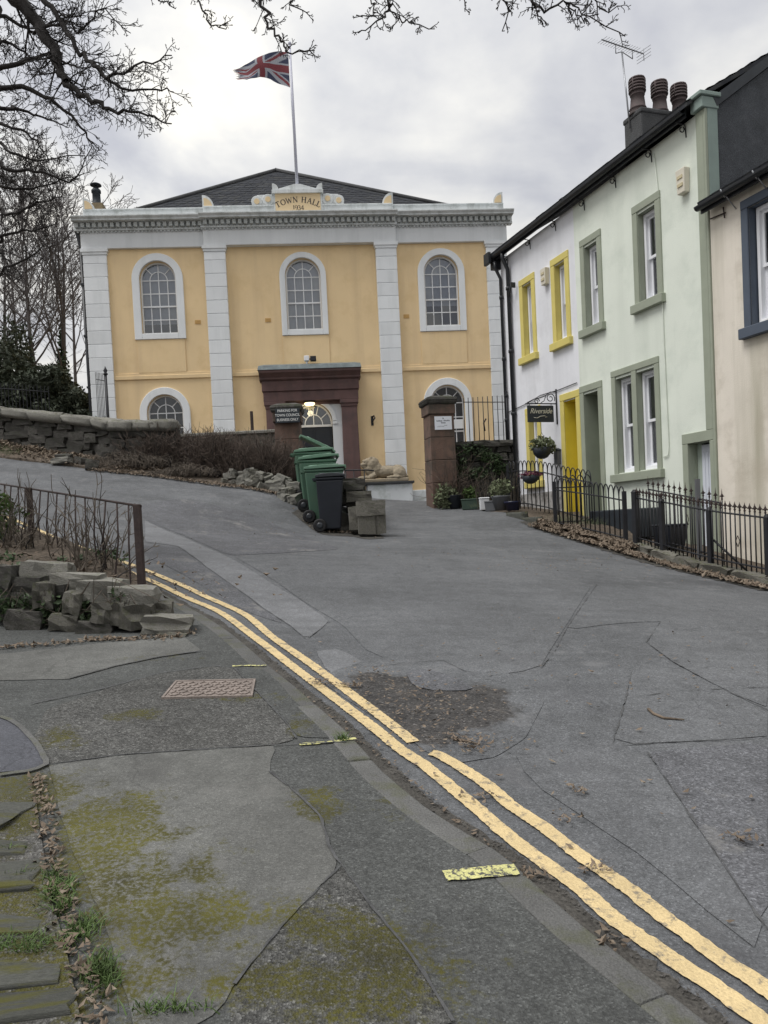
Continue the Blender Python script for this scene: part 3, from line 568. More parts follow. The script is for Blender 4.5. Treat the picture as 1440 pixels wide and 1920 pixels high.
ST = {k: [stone_mesh(i+s*10, 'stone', r, a, {'block': 'stone', 'coping': 'stone_pale'}.get(k, k), nn_, k in ('sett', 'coping')) for i in range(6)] for s, (k, r, a, nn_) in enumerate([('stone', .12, .16, 3), ('stone_dark', .12, .17, 2), ('stone_pale', .08, .12, 3), ('sett', .03, .05, 4), ('block', .02, .06, 3), ('coping', .11, .11, 3)])}
# --- blocks along the left edge of the pavement
kb2 = thing('stone_edging', 'row of mossy flat stone blocks edging the pavement beside a leafy gutter', 'stone edging', (-1.326,2.666,0.373))
for i, (q, hh) in enumerate([([(-1.721,3.326),(-1.566,3.319),(-1.442,3.067),(-1.586,3.047)], .05), ([(-1.578,3.03),(-1.435,3.05),(-1.318,2.828),(-1.465,2.797)], .06), ([(-1.445,2.756),(-1.29,2.773),(-1.182,2.57),(-1.339,2.538)], .06), ([(-1.345,2.515),(-1.163,2.541),(-1.05,2.359),(-1.247,2.317)], .065), ([(-1.229,2.279),(-1.031,2.32),(-0.918,2.103),(-1.122,2.061)], .07), ([(-1.115,2.048),(-0.91,2.084),(-0.835,1.947),(-1.059,1.935)], .07)]):
    q = [Vector(p) for p in q]; c = sum(q, Vector((0, 0)))/4; L = ((q[1]-q[0]).length+(q[2]-q[3]).length)/2; W = ((q[3]-q[0]).length+(q[2]-q[1]).length)/2
    d = (q[1]-q[0]); place('block', ST['sett'][i], kb2, (c.x-.45, c.y, tz(c.x-.3, c.y)+PH+hh*.05), (0, .06+.02*math.sin(i*2.3), .05*math.sin(i*4.1)+math.atan2(d.y, d.x)), (L+.80, W*.93, .06))
area_sheet('mossy_ground', [(-2.015,3.353),(-1.566,3.329),(-1.43,3.059),(-1.304,2.814),(-1.17,2.558),(-1.041,2.344),(-0.917,2.113),(-0.819,1.93),(-1.203,1.925)], PH+.014, M['pave_dark'], .06, moss=[([(-1.613,3.195)][0], .5, .4, .8), ([(-1.298,2.604)][0], .4, .3, .7), ([(-1.089,2.217)][0], .5, .3, .8)])
# --- bank of leaf litter below the left wall, verge behind the near wall, bed by the railings
def bank_h(x, y): return .02+.10*abs(mnoise.fractal((x*1.3, y*1.3, 2), 1, 2, 3))
area_sheet('leaf_bank', [(far[0][0]-7, far[0][1]+1.4)]+far+[(-1.9, 17), (-2.1, 19.6), (-16, 21.5)], bank_h, M['soil'], .3, skirt=.5)
verge_poly = [(p.x, p.y) for p in KIN[::6] if 7.5 < p.y < 14] + [(-9, 13), (-9, 7.2), (-3.4, 6.62), (-1.9, 6.72)]
def verge_h(x, y):
    e = min(1, max(0, (y-6.5)/.6))*min(1, max(0, (-1.75-x)/1.0)); return -.03+.24*e+.05*mnoise.noise((x*2, y*2, 0))
area_sheet('verge', verge_poly, verge_h, M['soil'], .18, skirt=.3)
area_sheet('planting_bed', [(3.051,15.135),(3.491,13.281),(3.769,11.881),(4.177,12.708),(4.429,13.918),(3.811,14.851),(3.52,15.808)], lambda x, y: .04+.12*abs(mnoise.noise((x*2, y*2, 3))), M['soil'], .15, skirt=.4)
# ================================================================ TOWN HALL  (local x along the front, y into the building, z above its base)
HZ = 2.4
hall = thing('town_hall', 'yellow and white classical hall with arched windows and slate roof behind the bins', 'town hall', (-8.923, 24.4, HZ), R(4.553))
Zl = lambda z: z-HZ
def arch(cx, spring, r, zb, n=20):
    """closed outline of an arched opening, bottom-left first then over the arch"""
    return [(cx-r, zb)] + [(cx-r*math.cos(math.pi*k/n), spring+r*math.sin(math.pi*k/n)) for k in range(n+1)] + [(cx+r, zb)]
def holed(mb, outer, holes, y, depth, m=0, mr=None):
    """flat wall with openings (xz) and reveals going in"""
    loops = [outer]+holes; pts = []; edges = []
    for lp in loops:
        k = len(pts); pts += [Vector(p) for p in lp]; edges += [(k+i, k+(i+1) % len(lp)) for i in range(len(lp))]
    r = delaunay_2d_cdt(pts, edges, [], 0, 1e-6)
    V, F = r[0], r[2]; keep = []
    def inside(p, lp):
        c = False
        for (x1, y1), (x2, y2) in zip(lp, lp[1:]+lp[:1]):
            if (y1 > p[1]) != (y2 > p[1]) and p[0] < (x2-x1)*(p[1]-y1)/(y2-y1)+x1: c = not c
        return c
    for f in F:
        c = sum((V[i] for i in f), Vector((0, 0)))/len(f)
        if inside(c, outer) and not any(inside(c, h) for h in holes):
            a = V[f[1]]-V[f[0]]; b = V[f[2]]-V[f[0]]
            keep.append(list(f) if a.x*b.y-a.y*b.x > 0 else list(f)[::-1])
    mb.add([(v.x, y, v.y) for v in V], keep, m)
    for h in holes:
        n = len(h); mb.add([(a, y, b) for a, b in h]+[(a, y+depth, b) for a, b in h], [[i, (i+1) % n, n+(i+1) % n, n+i] for i in range(n)], m if mr is None else mr)
UP = [2.25, 6.79, 11.24]; GD = [2.25, 11.27]
uz = [(Zl(9.72), Zl(8.02))]*3
wb = MB()
holes = [arch(c, Zl(9.72), .56, Zl(8.02)) for c in UP] + [arch(c, Zl(5.55), .56, Zl(4.10)) for c in GD] + [arch(6.9, Zl(5.08), .60, Zl(2.62))]
holed(wb, [(.07, -1.5), (13.43, -1.5), (13.43, Zl(11.5)), (.07, Zl(11.5))], holes, 0, .22)
wb.box(.07, .09, .001, 16, -1.5, Zl(11.4)); wb.box(13.41, 13.43, .001, 16, -1.5, Zl(11.4)); wb.box(0, 13.43, 15.98, 16, -1.5, Zl(11.4))
wb.build('wall', M['yellow'], hall)
rb = MB(); rb.box(.3, 13.1, 1.6, 1.62, -.5, Zl(11)); rb.box(.3, 13.1, .24, 1.6, Zl(7.2), Zl(7.22)); rb.build('interior', M['dark_room'], hall)
# --- pilasters of rusticated courses
for x0, x1, yp in ((.03, .75, .10), (3.75, 4.41, .20), (9.14, 9.81, .20), (12.73, 13.41, .10)):
    p = MB(); p.box(x0+.012, x1-.012, -yp+.014, .02, -1.4, Zl(10.48)); p.box(x0-.05, x1+.05, -yp-.05, .02, Zl(10.56), Zl(10.66)); p.box(x0-.02, x1+.02, -yp-.02, .02, Zl(10.48), Zl(10.56))
    po = p.build('pilaster', M['white'], hall)
    z = -.9; H = .415; k = 0
    proto = None
    while z < Zl(10.46):
        h = min(H, Zl(10.475)-z)
        if proto is None or h < H-.01:
            b = MB(); b.box(x0, x1, -yp, 0, 0, h-.022); o = b.build('block', M['white'], po, bevel=.006); proto = o
        else: o = dup(proto, po)
        o.location.z = z; z += H
# --- entablature
fz = MB(); fz.box(0, 3.75, -.11, .02, Zl(10.66), Zl(11.2)); fz.box(9.81, 13.43, -.11, .02, Zl(10.66), Zl(11.2)); fz.box(3.752, 9.808, -.21, .02, Zl(10.66), Zl(11.2))
fz.build('frieze', M['white'], hall, bevel=.01)
cn = MB()
for x0, x1, yo in ((-.16, 3.70, .11), (9.86, 13.60, .11), (3.70, 9.86, .21)):
    xa = x0 if x0 < 0 else x0; e = .002 if yo > .2 else 0
    cn.prism([(0, 0), (-.10-yo, 0), (-.10-yo, .05), (-.06-yo, .06), (-.06-yo, .22), (-.34-yo, .225), (-.34-yo, .26), (-.40-yo, .32), (-.40-yo, .35), (0, .40)], xa+e, x1-e, ax='x')
for i in range(len(cn.v)): cn.v[i] = (cn.v[i][0], cn.v[i][1], cn.v[i][2]+Zl(11.18))
cn.build('cornice', M['white_dirty'], hall)
dp = None; x = -.10
while x < 13.55:
    yo = .21 if 3.68 < x < 9.86 else .11
    if dp is None:
        d = MB(); d.box(0, .10, -.15, 0, 0, .135); dp = d.build('dentil', M['white_dirty'], hall); o = dp
    else: o = dup(dp, hall)
    o.location = (x, -yo-.055, Zl(11.25)); x += .178
sm = MB(); x = -.08
while x < 13.5:
    yo = .21 if 3.70 < x < 9.80 else .11
    sm.box(x, x+.05, -yo-.06, -yo, Zl(11.135), Zl(11.178)); x += .115
sm.build('bed_moulding', M['white_dirty'], hall)['kind'] = 'stuff'
for x0, x1, yo in ((.12, 3.80, .10), (9.76, 13.36, .10), (3.803, 6.04, .20), (7.48, 9.757, .20)):
    pp = MB(); pp.prism([(-yo, Zl(11.5)), (-yo, Zl(11.83)), (-yo-.03, Zl(11.83)), (-yo-.03, Zl(11.87)), (.28, Zl(11.87)), (.28, Zl(11.5))], x0, x1, ax='x'); pp.build('parapet', M['white_dirty'], hall, bevel=.008)
for cx, s in ((.14, 1), (3.78, 1), (9.78, -1), (13.34, -1)):
    q = MB(); n = 10; r = .38 if 1 < cx < 12 else .34
    q.prism([(cx, 0)]+[(cx+s*r*math.sin(math.pi/2*k/n)*.92, r*math.cos(math.pi/2*k/n)) for k in range(n+1)], -.12, .1)
    for i in range(len(q.v)): q.v[i] = (q.v[i][0], q.v[i][1], q.v[i][2]+Zl(11.87))
    a = q.build('acroterion', M['white_dirty'], hall)
    q = MB(); r = .28 if 1 < cx < 12 else .25
    q.prism([(cx+s*.05, 0)]+[(cx+s*(.05+r*math.sin(math.pi/2*k/n)*.9), r*math.cos(math.pi/2*k/n)) for k in range(n+1)], -.135, -.115)
    for i in range(len(q.v)): q.v[i] = (q.v[i][0], q.v[i][1], q.v[i][2]+Zl(11.87))
    q.build('inset', M['yellow2'], a)
# --- name panel
pn = MB(); pn.box(6.06, 7.47, -.26, .2, Zl(11.53), Zl(12.20)); pnl = pn.build('name_panel', M['yellow2'], hall)
q = MB(); q.box(6.0, 6.06, -.24, .22, Zl(11.53), Zl(12.2)); q.box(7.47, 7.53, -.24, .22, Zl(11.53), Zl(12.2)); q.build('panel_frame', M['white_dirty'], pnl)
q = MB(); q.box(5.96, 7.57, -.32, .25, Zl(12.2), Zl(12.30)); q.prism([(6.08, Zl(12.30)), (7.45, Zl(12.30)), (7.35, Zl(12.36)), (6.86, Zl(12.50)), (6.67, Zl(12.50)), (6.18, Zl(12.36))], -.24, .2)
for s, cx in ((1, 5.98), (-1, 7.55)):
    q.prism([(cx, Zl(12.30))]+[(cx+s*.2*math.sin(math.pi/2*k/6), Zl(12.30)+.22*math.cos(math.pi/2*k/6)) for k in range(7)], -.26, .1)
q.build('panel_pediment', M['white_dirty'], pnl)
# serif letters drawn as strokes
GL = {'T': [((0, 1), (.8, 1), .13), ((.4, 1), (.4, 0), .19), ((.22, 0), (.58, 0), .07), ((.02, 1), (.02, .78), .07), ((.78, 1), (.78, .78), .07)],
      'W': [((0, 1), (.27, 0), .18), ((.27, 0), (.52, .85), .09), ((.52, .85), (.78, 0), .18), ((.78, 0), (1.04, 1), .09), ((-.08, 1), (.14, 1), .07), ((.93, 1), (1.13, 1), .07)],
      'N': [((.1, 0), (.1, 1), .09), ((.1, 1), (.76, 0), .19), ((.76, 0), (.76, 1), .09), ((-.04, 0), (.24, 0), .07), ((.62, 1), (.9, 1), .07), ((-.04, 1), (.14, 1), .07)],
      'H': [((.12, 0), (.12, 1), .19), ((.72, 0), (.72, 1), .19), ((.12, .52), (.72, .52), .09), ((-.04, 0), (.28, 0), .07), ((-.04, 1), (.28, 1), .07), ((.56, 0), (.88, 0), .07), ((.56, 1), (.88, 1), .07)],
      'A': [((.08, 0), (.42, 1), .09), ((.42, 1), (.78, 0), .19), ((.2, .36), (.64, .36), .08), ((-.05, 0), (.22, 0), .07), ((.62, 0), (.94, 0), .07)],
      'L': [((.14, 0), (.14, 1), .19), ((.0, 0), (.66, 0), .10), ((-.02, 1), (.3, 1), .07), ((.64, 0), (.64, .26), .08)],
      '1': [((.25, 0), (.25, .8), .18), ((.08, 0), (.42, 0), .07), ((.25, .78), (.06, .68), .09)],
      '4': [((.5, -.25), (.5, .8), .17), ((.5, .8), (.02, .1), .08), ((.02, .1), (.72, .1), .09)]}
def ring_strokes(cx, cy, rx, ry, a0, a1, w, n=14):
    P = [(cx+rx*math.cos(R(a0+(a1-a0)*k/n)), cy+ry*math.sin(R(a0+(a1-a0)*k/n))) for k in range(n+1)]
    return [(a, b, w*(.55+.75*abs(math.cos(math.atan2((a[1]+b[1])/2-cy, (a[0]+b[0])/2-cx))))) for a, b in zip(P, P[1:])]
GL['O'] = ring_strokes(.45, .5, .42, .5, 0, 360, .15)
GL['9'] = ring_strokes(.3, .5, .26, .3, 0, 360, .12) + ring_strokes(.22, .42, .36, .66, 20, -80, .13, 8)
GL['3'] = ring_strokes(.26, .58, .24, .22, 150, -90, .12, 10) + ring_strokes(.26, .06, .28, .30, 90, -150, .13, 10)
WD = {'T': .95, 'O': 1.03, 'W': 1.2, 'N': 1.02, 'H': 1.02, 'A': .98, 'L': .78, ' ': .5, '1': .52, '9': .68, '3': .66, '4': .8}
lt = MB()
def letters(mb, text, cx, zbase, h, y, radius=None, track=1.0):
    tot = sum(WD[c] for c in text)*h*track; x = -tot/2; yy = y
    for c in text:
        wd = WD[c]*h*track; mid = x+wd/2
        if radius: ang = mid/radius; ox = cx+radius*math.sin(ang); oz = zbase-radius*(1-math.cos(ang))
        else: ang = 0; ox = cx+mid; oz = zbase
        for a, b, wt in GL.get(c, []):
            A = Vector((a[0]-WD[c]/2+.05, a[1]))*h; B = Vector((b[0]-WD[c]/2+.05, b[1]))*h; d = (B-A)
            if d.length < 1e-5: continue
            d.normalize(); nrm = Vector((-d.y, d.x))*wt*h*.5; e = d*wt*h*.12
            qs = [A-e+nrm, A-e-nrm, B+e-nrm, B+e+nrm]; yy -= .00004
            f = lambda p: (ox+p.x*math.cos(ang)+p.y*math.sin(ang), yy, oz-p.x*math.sin(ang)+p.y*math.cos(ang))
            mb.add([f(p) for p in qs], [(0, 1, 2, 3)])
        x += wd
letters(lt, 'TOWN HALL', 6.765, Zl(11.925), .165, -.262, 1.35, 1.02)
letters(lt, '1934', 6.765, Zl(11.715), .135, -.262)
lt.build('lettering', M['letter'], pnl)
for s, cx in ((-1, 6.0), (1, 7.53)):
    def sc(dx0, dz0, r): return [(cx+s*dx0+r*math.cos(6.2832*k/18), Zl(dz0)+r*math.sin(6.2832*k/18)) for k in range(18)]
    q = MB(); q.prism([(cx, Zl(11.87)), (cx+s*.5, Zl(11.87)), (cx+s*.68, Zl(12.02)), (cx+s*.5, Zl(12.20)), (cx, Zl(12.22))][::s], -.18, .12)
    q.prism(sc(.17, 12.04, .185), -.20, .121); q.prism(sc(.52, 12.0, .175), -.201, .122)
    so_ = q.build('scroll', M['white_dirty'], hall, bevel=.02, seg=2)
    for c in ((.17, 12.05, .085), (.52, 11.99, .085)):
        q = MB(); q.prism(sc(*c), -.225, -.19); q.build('boss', M['yellow2'], so_)
# --- flagpole
q = MB(); q.tube([(6.76, .05, Zl(12.42)), (6.76, .05, Zl(15.0)), (6.76, .05, Zl(16.95))], [.05, .045, .032], 10); q.lathe([(.001, .12), (.05, .08), (.055, .03), (.03, 0)], 10, (6.76, .05, Zl(16.95)))
q.build('flagpole', M['pole'], hall)
q = MB(); q.tube([(6.70, .02, Zl(15.55)), (6.72, .0, Zl(14.4)), (6.735, -.02, Zl(12.6))], .008, 4); q.build('halyard', M['white'], hall)
# --- roof
q = MB(); A_, B_, T1, T2 = (.25, .7, Zl(11.78)), (13.2, .7, Zl(11.78)), (5.95, 5.0, Zl(15.28)), (5.95, 12, Zl(15.28)); Ab, Bb = (.25, 15.7, Zl(11.78)), (13.2, 15.7, Zl(11.78))
q.add([A_, B_, T1, T2, Ab, Bb], [(0, 1, 2), (1, 5, 3, 2), (5, 4, 3), (4, 0, 2, 3)])
q.add([(a, b, c-.9) for a, b, c in (A_, B_, Bb, Ab)]+[A_, B_, Bb, Ab], [(0, 1, 5, 4), (1, 2, 6, 5), (2, 3, 7, 6), (3, 0, 4, 7)])
roof = q.build('roof', M['slate'], hall)
# slate courses, each a thin proud strip
for side, (P0, P1, PT) in enumerate(((A_, B_, T1),)):
    P0, P1, PT = Vector(P0), Vector(P1), Vector(PT); nrm = (P1-P0).cross(PT-P0).normalized(); nrm = nrm if nrm.z > 0 else -nrm
    N = 22; rng = random.Random(5)
    for k in range(N):
        t0, t1 = k/N, (k+1.12)/N
        t1 = min(t1, 1); a, b = P0.lerp(PT, t0), P1.lerp(PT, t0); c, d = P1.lerp(PT, t1), P0.lerp(PT, t1)
        mb = MB(); L = (b-a).length; n = max(1, int(L/.45)); 
        for j in range(n):
            u0, u1 = j/n, (j+1)/n-.012; lift = .010+rng.random()*.008
            p = [a.lerp(b, u0)+nrm*lift, a.lerp(b, u1)+nrm*lift, d.lerp(c, u1)+nrm*.004, d.lerp(c, u0)+nrm*.004]
            mb.add(p+[a.lerp(b, u0), a.lerp(b, u1)], [(0, 1, 2, 3), (4, 5, 1, 0)])
        mb.build('slate_course', M['slate'], roof)
q = MB(); q.tube([Vector(A_)+Vector((0, 0, .03)), Vector(T1)+Vector((0, 0, .05))], .07, 6); q.tube([Vector(B_)+Vector((0, 0, .03)), Vector(T1)+Vector((0, 0, .051))], .07, 6); q.tube([Vector(T1)+Vector((0, 0, .05)), Vector(T2)+Vector((0, 0, .05))], .09, 6)
q.build('ridge_tiles', M['stack'], roof)
q = MB(); q.frus((.10, .66, .30, .95, Zl(11.6)), (.14, .62, .34, .9, Zl(12.26)))
ch = q.build('chimney', mat('buff_chimney_stone', (.21, .165, .10), .9, .2, 4, .3, 40), hall, bevel=.015)
q = MB(); q.lathe([(.15, 0), (.14, .1), (.13, .12), (.125, .42), (.15, .43), (.15, .5), (.10, .56)], 14, (.38, .6, Zl(12.24))); q.tube([(.38, .6, Zl(12.78)), (.38, .6, Zl(12.92))], .03, 6); q.lathe([(.18, 0), (.17, .03), (.09, .07), (.01, .09)], 14, (.38, .6, Zl(12.9)))
q.build('flue', M['slateboard'], ch)
# --- string course, aprons under the windows, vents
for x0, x1 in ((.75, 3.75), (4.41, 5.3), (8.5, 9.14), (9.81, 12.73)):
    q = MB(); q.prism([(.02, Zl(6.60)), (-.05, Zl(6.60)), (-.05, Zl(6.72)), (-.025, Zl(6.72)), (-.025, Zl(6.80)), (.02, Zl(6.80))], x0, x1, ax='x'); q.build('string_course', M['yellow'], hall, bevel=.008)
for c in UP:
    q = MB(); q.box(c-.74, c+.74, -.028, .01, Zl(6.802), Zl(7.83)); q.build('apron', M['yellow'], hall, bevel=.006)
vp = None
for x in (3.42, 5.62, 10.05):
    if vp is None:
        q = MB(); q.box(-.09, .09, -.012, .0, -.06, .06); q.box(-.075, .075, -.018, -.011, -.045, -.03); q.box(-.075, .075, -.018, -.011, -.005, .01); q.box(-.075, .075, -.018, -.011, .03, .045); vp = q.build('vent', mat('painted_vent', (.60, .38, .15), .85), hall); o = vp
    else: o = dup(vp, hall)
    o.location = (x, 0, Zl(8.35))
# --- arched windows
def bar2(mb, a, b, w, y0, y1):
    a, b = Vector(a), Vector(b); d = (b-a).normalized(); n = Vector((-d.y, d.x))*w/2
    mb.prism([tuple(a+n), tuple(a-n), tuple(b-n), tuple(b+n)], y0, y1)
def arched_window(cx, spring, zb, r_out, r, zsur, rows, gm, blind, deep=.18, cols=4, seed=0):
    n = 20
    ai = arch(cx, spring, r, zb); q = MB()
    ao = [(cx-r_out, zsur)]+[(cx-r_out*math.cos(math.pi*k/n), spring+r_out*math.sin(math.pi*k/n)) for k in range(n+1)]+[(cx+r_out, zsur)]
    q.band([(ai[0][0], zsur)]+ai[1:-1]+[(ai[-1][0], zsur)], ao, -.06, .02)
    if zsur > -.9: q.box(cx-r+.001, cx+r-.001, -.059, .10, zsur, zb)
    win = q.build('window', M['white'], hall, bevel=.012)
    fr = MB(); rf = r-.05
    fr.band(arch(cx, spring, rf, zb+.06), arch(cx, spring, r-.004, zb+.002), deep-.05, deep+.03); fr.box(cx-rf, cx+rf, deep-.05, deep+.03, zb+.002, zb+.06)
    fr.build('frame', M['joinery'], win)
    gb = MB(); y0, y1 = deep-.02, deep+.012; bw = .026; ri = rf*.53
    gb.band([(cx-(ri-bw/2)*math.cos(math.pi*k/14), spring+(ri-bw/2)*math.sin(math.pi*k/14)) for k in range(15)], [(cx-(ri+bw/2)*math.cos(math.pi*k/14), spring+(ri+bw/2)*math.sin(math.pi*k/14)) for k in range(15)], y0, y1)
    bar2(gb, (cx, zb+.05), (cx, spring+rf+.01), bw, y0-.002, y1)
    for a in (45, 135): bar2(gb, (cx+ri*math.cos(R(a)), spring+ri*math.sin(R(a))), (cx+(rf+.01)*math.cos(R(a)), spring+(rf+.01)*math.sin(R(a))), bw, y0+.001, y1-.001)
    for x in (cx-ri, cx+ri): bar2(gb, (x, zb+.05), (x, spring), bw, y0+.002, y1-.002)
    zs = [spring-(spring-zb-.06)*k/rows for k in range(rows)]
    for k, z in enumerate(zs): bar2(gb, (cx-rf, z), (cx+rf, z), bw*(1.9 if k == 2 else 1.15), y0-(.015 if k == 2 else -.003), y1-.003)
    gb.build('glazing_bars', M['joinery'], win)
    xs = [cx-rf, cx-ri, cx, cx+ri, cx+rf]; zs = zs+[zb+.055]; rng = random.Random(seed)
    def pane(poly):
        p = MB(); tx, tz_ = rng.uniform(-.012, .012), rng.uniform(-.012, .012); mx = sum(a for a, b in poly)/len(poly); mz = sum(b for a, b in poly)/len(poly)
        p.add([(a, deep+.003+tx*(a-mx)+tz_*(b-mz), b) for a, b in poly], [list(range(len(poly)))]); p.build('pane', gm, win)
    for j in range(rows):
        for i in range(4): pane([(xs[i]+.002, zs[j+1]+.002), (xs[i+1]-.002, zs[j+1]+.002), (xs[i+1]-.002, zs[j]-.002), (xs[i]+.002, zs[j]-.002)])
    def sector(r0, r1, a0, a1):
        N = 6; P = [(cx+r1*math.cos(R(a0+(a1-a0)*k/N)), spring+r1*math.sin(R(a0+(a1-a0)*k/N))) for k in range(N+1)]
        Q = [(cx+r0*math.cos(R(a1+(a0-a1)*k/N)), spring+r0*math.sin(R(a1+(a0-a1)*k/N))) for k in range(N+1)] if r0 > .01 else [(cx, spring)]
        pane(P+Q)
    for a0 in (0, 90): sector(0, ri, a0+.5, a0+89.5)
    for a0 in (0, 45, 90, 135): sector(ri, rf, a0+.4, a0+44.6)
    if blind is not None:
        b = MB(); top = spring+r+.1; bz = top-(top-zb)*blind; nf = 24
        b.add([(cx-r-.1+(2*r+.2)*k/nf, deep+.10+.012*math.sin(k*1.9), z) for z in (bz, top) for k in range(nf+1)], [[k, k+1, nf+2+k, nf+1+k] for k in range(nf)], 0, True); b.build('blind', M['blind'], win)
    return win
for c, ro, bl, sd_ in ((UP[0], .79, .85, 1), (UP[1], .74, 1.0, 2), (UP[2], .765, .7, 3)): arched_window(c, Zl(9.72), Zl(8.02), ro, .56, Zl(7.84), 4, M['glass'], bl, seed=sd_)
for c, bl in ((GD[0], None), (GD[1], None)): arched_window(c, Zl(5.55), Zl(4.10), .785, .56, -.99 if c > 5 else Zl(3.92), 3, M['glass_dark'], bl, seed=int(c))
q = MB(); q.box(GD[1]-.25, GD[1]+.5, .10, .13, Zl(4.70), Zl(5.0)); q.build('window_board', M['joinery'], hall)
# --- portico
pr = MB()
pr.box(5.36, 8.36, -.30, .01, Zl(5.72), Zl(6.02)); pr.box(5.33, 8.39, -.34, .01, Zl(6.04), Zl(6.36)); pr.box(5.36, 8.36, -.30, .011, Zl(6.02), Zl(6.04))
pr.prism([(0, Zl(6.36)), (-.34, Zl(6.36)), (-.42, Zl(6.40)), (-.42, Zl(6.45)), (-.50, Zl(6.52)), (-.58, Zl(6.58)), (-.58, Zl(6.66)), (0, Zl(6.66))], 5.27, 8.45, ax='x')
pr.box(5.99, 7.81, -.10, .0, Zl(5.62), Zl(5.718))
por = pr.build('portico', M['brown'], hall, bevel=.012)
q = MB(); q.frus((5.24, 8.48, -.61, .012, Zl(6.662)), (5.27, 8.45, -.56, .012, Zl(6.80))); q.frus((5.28, 8.44, -.55, .013, Zl(6.80)), (5.4, 8.3, -.2, .013, Zl(6.90))); q.build('lead_roof', M['lead'], por)
for x0, x1 in ((5.42, 5.99), (7.81, 8.30)):
    q = MB(); q.frus((x0-.04, x1+.04, -.30, .0, -1.0), (x0, x1, -.26, .0, Zl(5.50))); q.box(x0-.05, x1+.05, -.32, .0, Zl(5.60), Zl(5.718)); q.box(x0-.02, x1+.02, -.285, .0, Zl(5.50), Zl(5.60)); q.box(x0-.07, x1+.07, -.34, .0, -.5, Zl(2.75))
    q.build('pilaster', M['brown'], por, bevel=.012)
q = MB(); ai = arch(6.9, Zl(5.08), .60, Zl(2.6)); n = len(ai)
holed(q, [(5.992, Zl(2.4)), (7.808, Zl(2.4)), (7.808, Zl(5.62)), (5.992, Zl(5.62))], [arch(6.9, Zl(5.08), .60, Zl(2.45))], -.05, .27)
q.build('door_surround', M['white'], por)
q = MB(); q.band([(6.9-.60*math.cos(math.pi*k/20), Zl(5.08)+.60*math.sin(math.pi*k/20)) for k in range(21)], [(6.9-.74*math.cos(math.pi*k/20), Zl(5.08)+.74*math.sin(math.pi*k/20)) for k in range(21)], -.09, -.04); q.box(6.14, 6.30, -.09, -.049, Zl(4.98), Zl(5.06)); q.box(7.50, 7.66, -.09, -.049, Zl(4.98), Zl(5.06)); q.build('archivolt', M['white'], por, bevel=.01)
dr = MB(); dr.box(6.32, 7.48, .16, .20, Zl(2.6), Zl(4.93)); door = dr.build('door', M['door_black'], por)
for x0, x1 in ((6.38, 6.86), (6.94, 7.42)):
    for z0, z1 in ((2.8, 3.4), (3.5, 4.2), (4.3, 4.85)):
        q = MB(); q.box(x0, x1, .145, .162, Zl(z0), Zl(z1)); q.build('panel', M['door_black'], door, bevel=.012)
q = MB(); q.box(6.31, 7.49, .12, .21, Zl(4.93), Zl(5.0))
q.band([(6.9-.55*math.cos(math.pi*k/20), Zl(5.0)+.62*math.sin(math.pi*k/20)) for k in range(21)], [(6.9-.598*math.cos(math.pi*k/20), Zl(5.0)+.675*math.sin(math.pi*k/20)) for k in range(21)], .12, .2)
q.band([(6.9-.27*math.cos(math.pi*k/14), Zl(5.0)+.31*math.sin(math.pi*k/14)) for k in range(15)], [(6.9-.30*math.cos(math.pi*k/14), Zl(5.0)+.34*math.sin(math.pi*k/14)) for k in range(15)], .13, .17)
for a in (36, 72, 90, 108, 144): bar2(q, (6.9+(.29 if a != 90 else 0)*math.cos(R(a)), Zl(5.0)+(.33 if a != 90 else 0)*math.sin(R(a))), (6.9+.57*math.cos(R(a)), Zl(5.0)+.65*math.sin(R(a))), .026, .135, .165)
fan = q.build('fanlight', M['joinery'], por)
q = MB(); q.add([(6.9-.58*math.cos(math.pi*k/20), .15, Zl(5.0)+.655*math.sin(math.pi*k/20)) for k in range(21)], [list(range(21))[::-1]]); q.build('pane', M['glass'], fan)
q = MB(); q.tube([(6.8, -.20, Zl(5.64)), (6.8, -.2, Zl(5.73))], .02, 6); q.lathe([(.10, 0), (.175, .012), (.15, .03), (.06, .05)], 14, (6.8, -.2, Zl(5.65))); q.build('lamp_bracket', M['black'], por)
q = MB(); q.lathe([(.02, -.085), (.12, -.075), (.165, -.04), (.165, .0), (.10, .005)], 14, (6.8, -.2, Zl(5.65))); lg = q.build('lamp', M['lamp'], por)
pl = bpy.data.lights.new('door_lamp', 'POINT'); pl.energy = 2; pl.color = (1, .82, .5); pl.shadow_soft_size = .1
plo = bpy.data.objects.new('door_lamp', pl); COL.objects.link(plo); plo.location = WM[hall] @ Vector((6.8, -.26, Zl(5.44)))
q = MB(); q.box(5.9, 8.5, -.9, .0, -.6, .06); q.box(6.0, 8.3, -.55, .0, .06, .20); q.build('step', M['stone_pale'], hall, bevel=.015)
q = MB(); q.box(9.83, 12.72, -.10, .0, -.6, Zl(2.75)); q.box(4.42, 5.3, -.1, 0, -.6, Zl(2.75)); q.build('plinth', M['plinth'], hall, bevel=.015)
q = MB(); q.box(8.46, 9.86, -1.05, -.205, -.7, Zl(2.93)); pd = q.build('podium', M['plinth'], hall, bevel=.015)
q = MB(); q.box(8.30, 9.92, -1.12, -.203, Zl(2.93), Zl(3.0)); q.build('podium_slab', mat('dark_slab', (.05, .052, .055), .7), pd, bevel=.01)
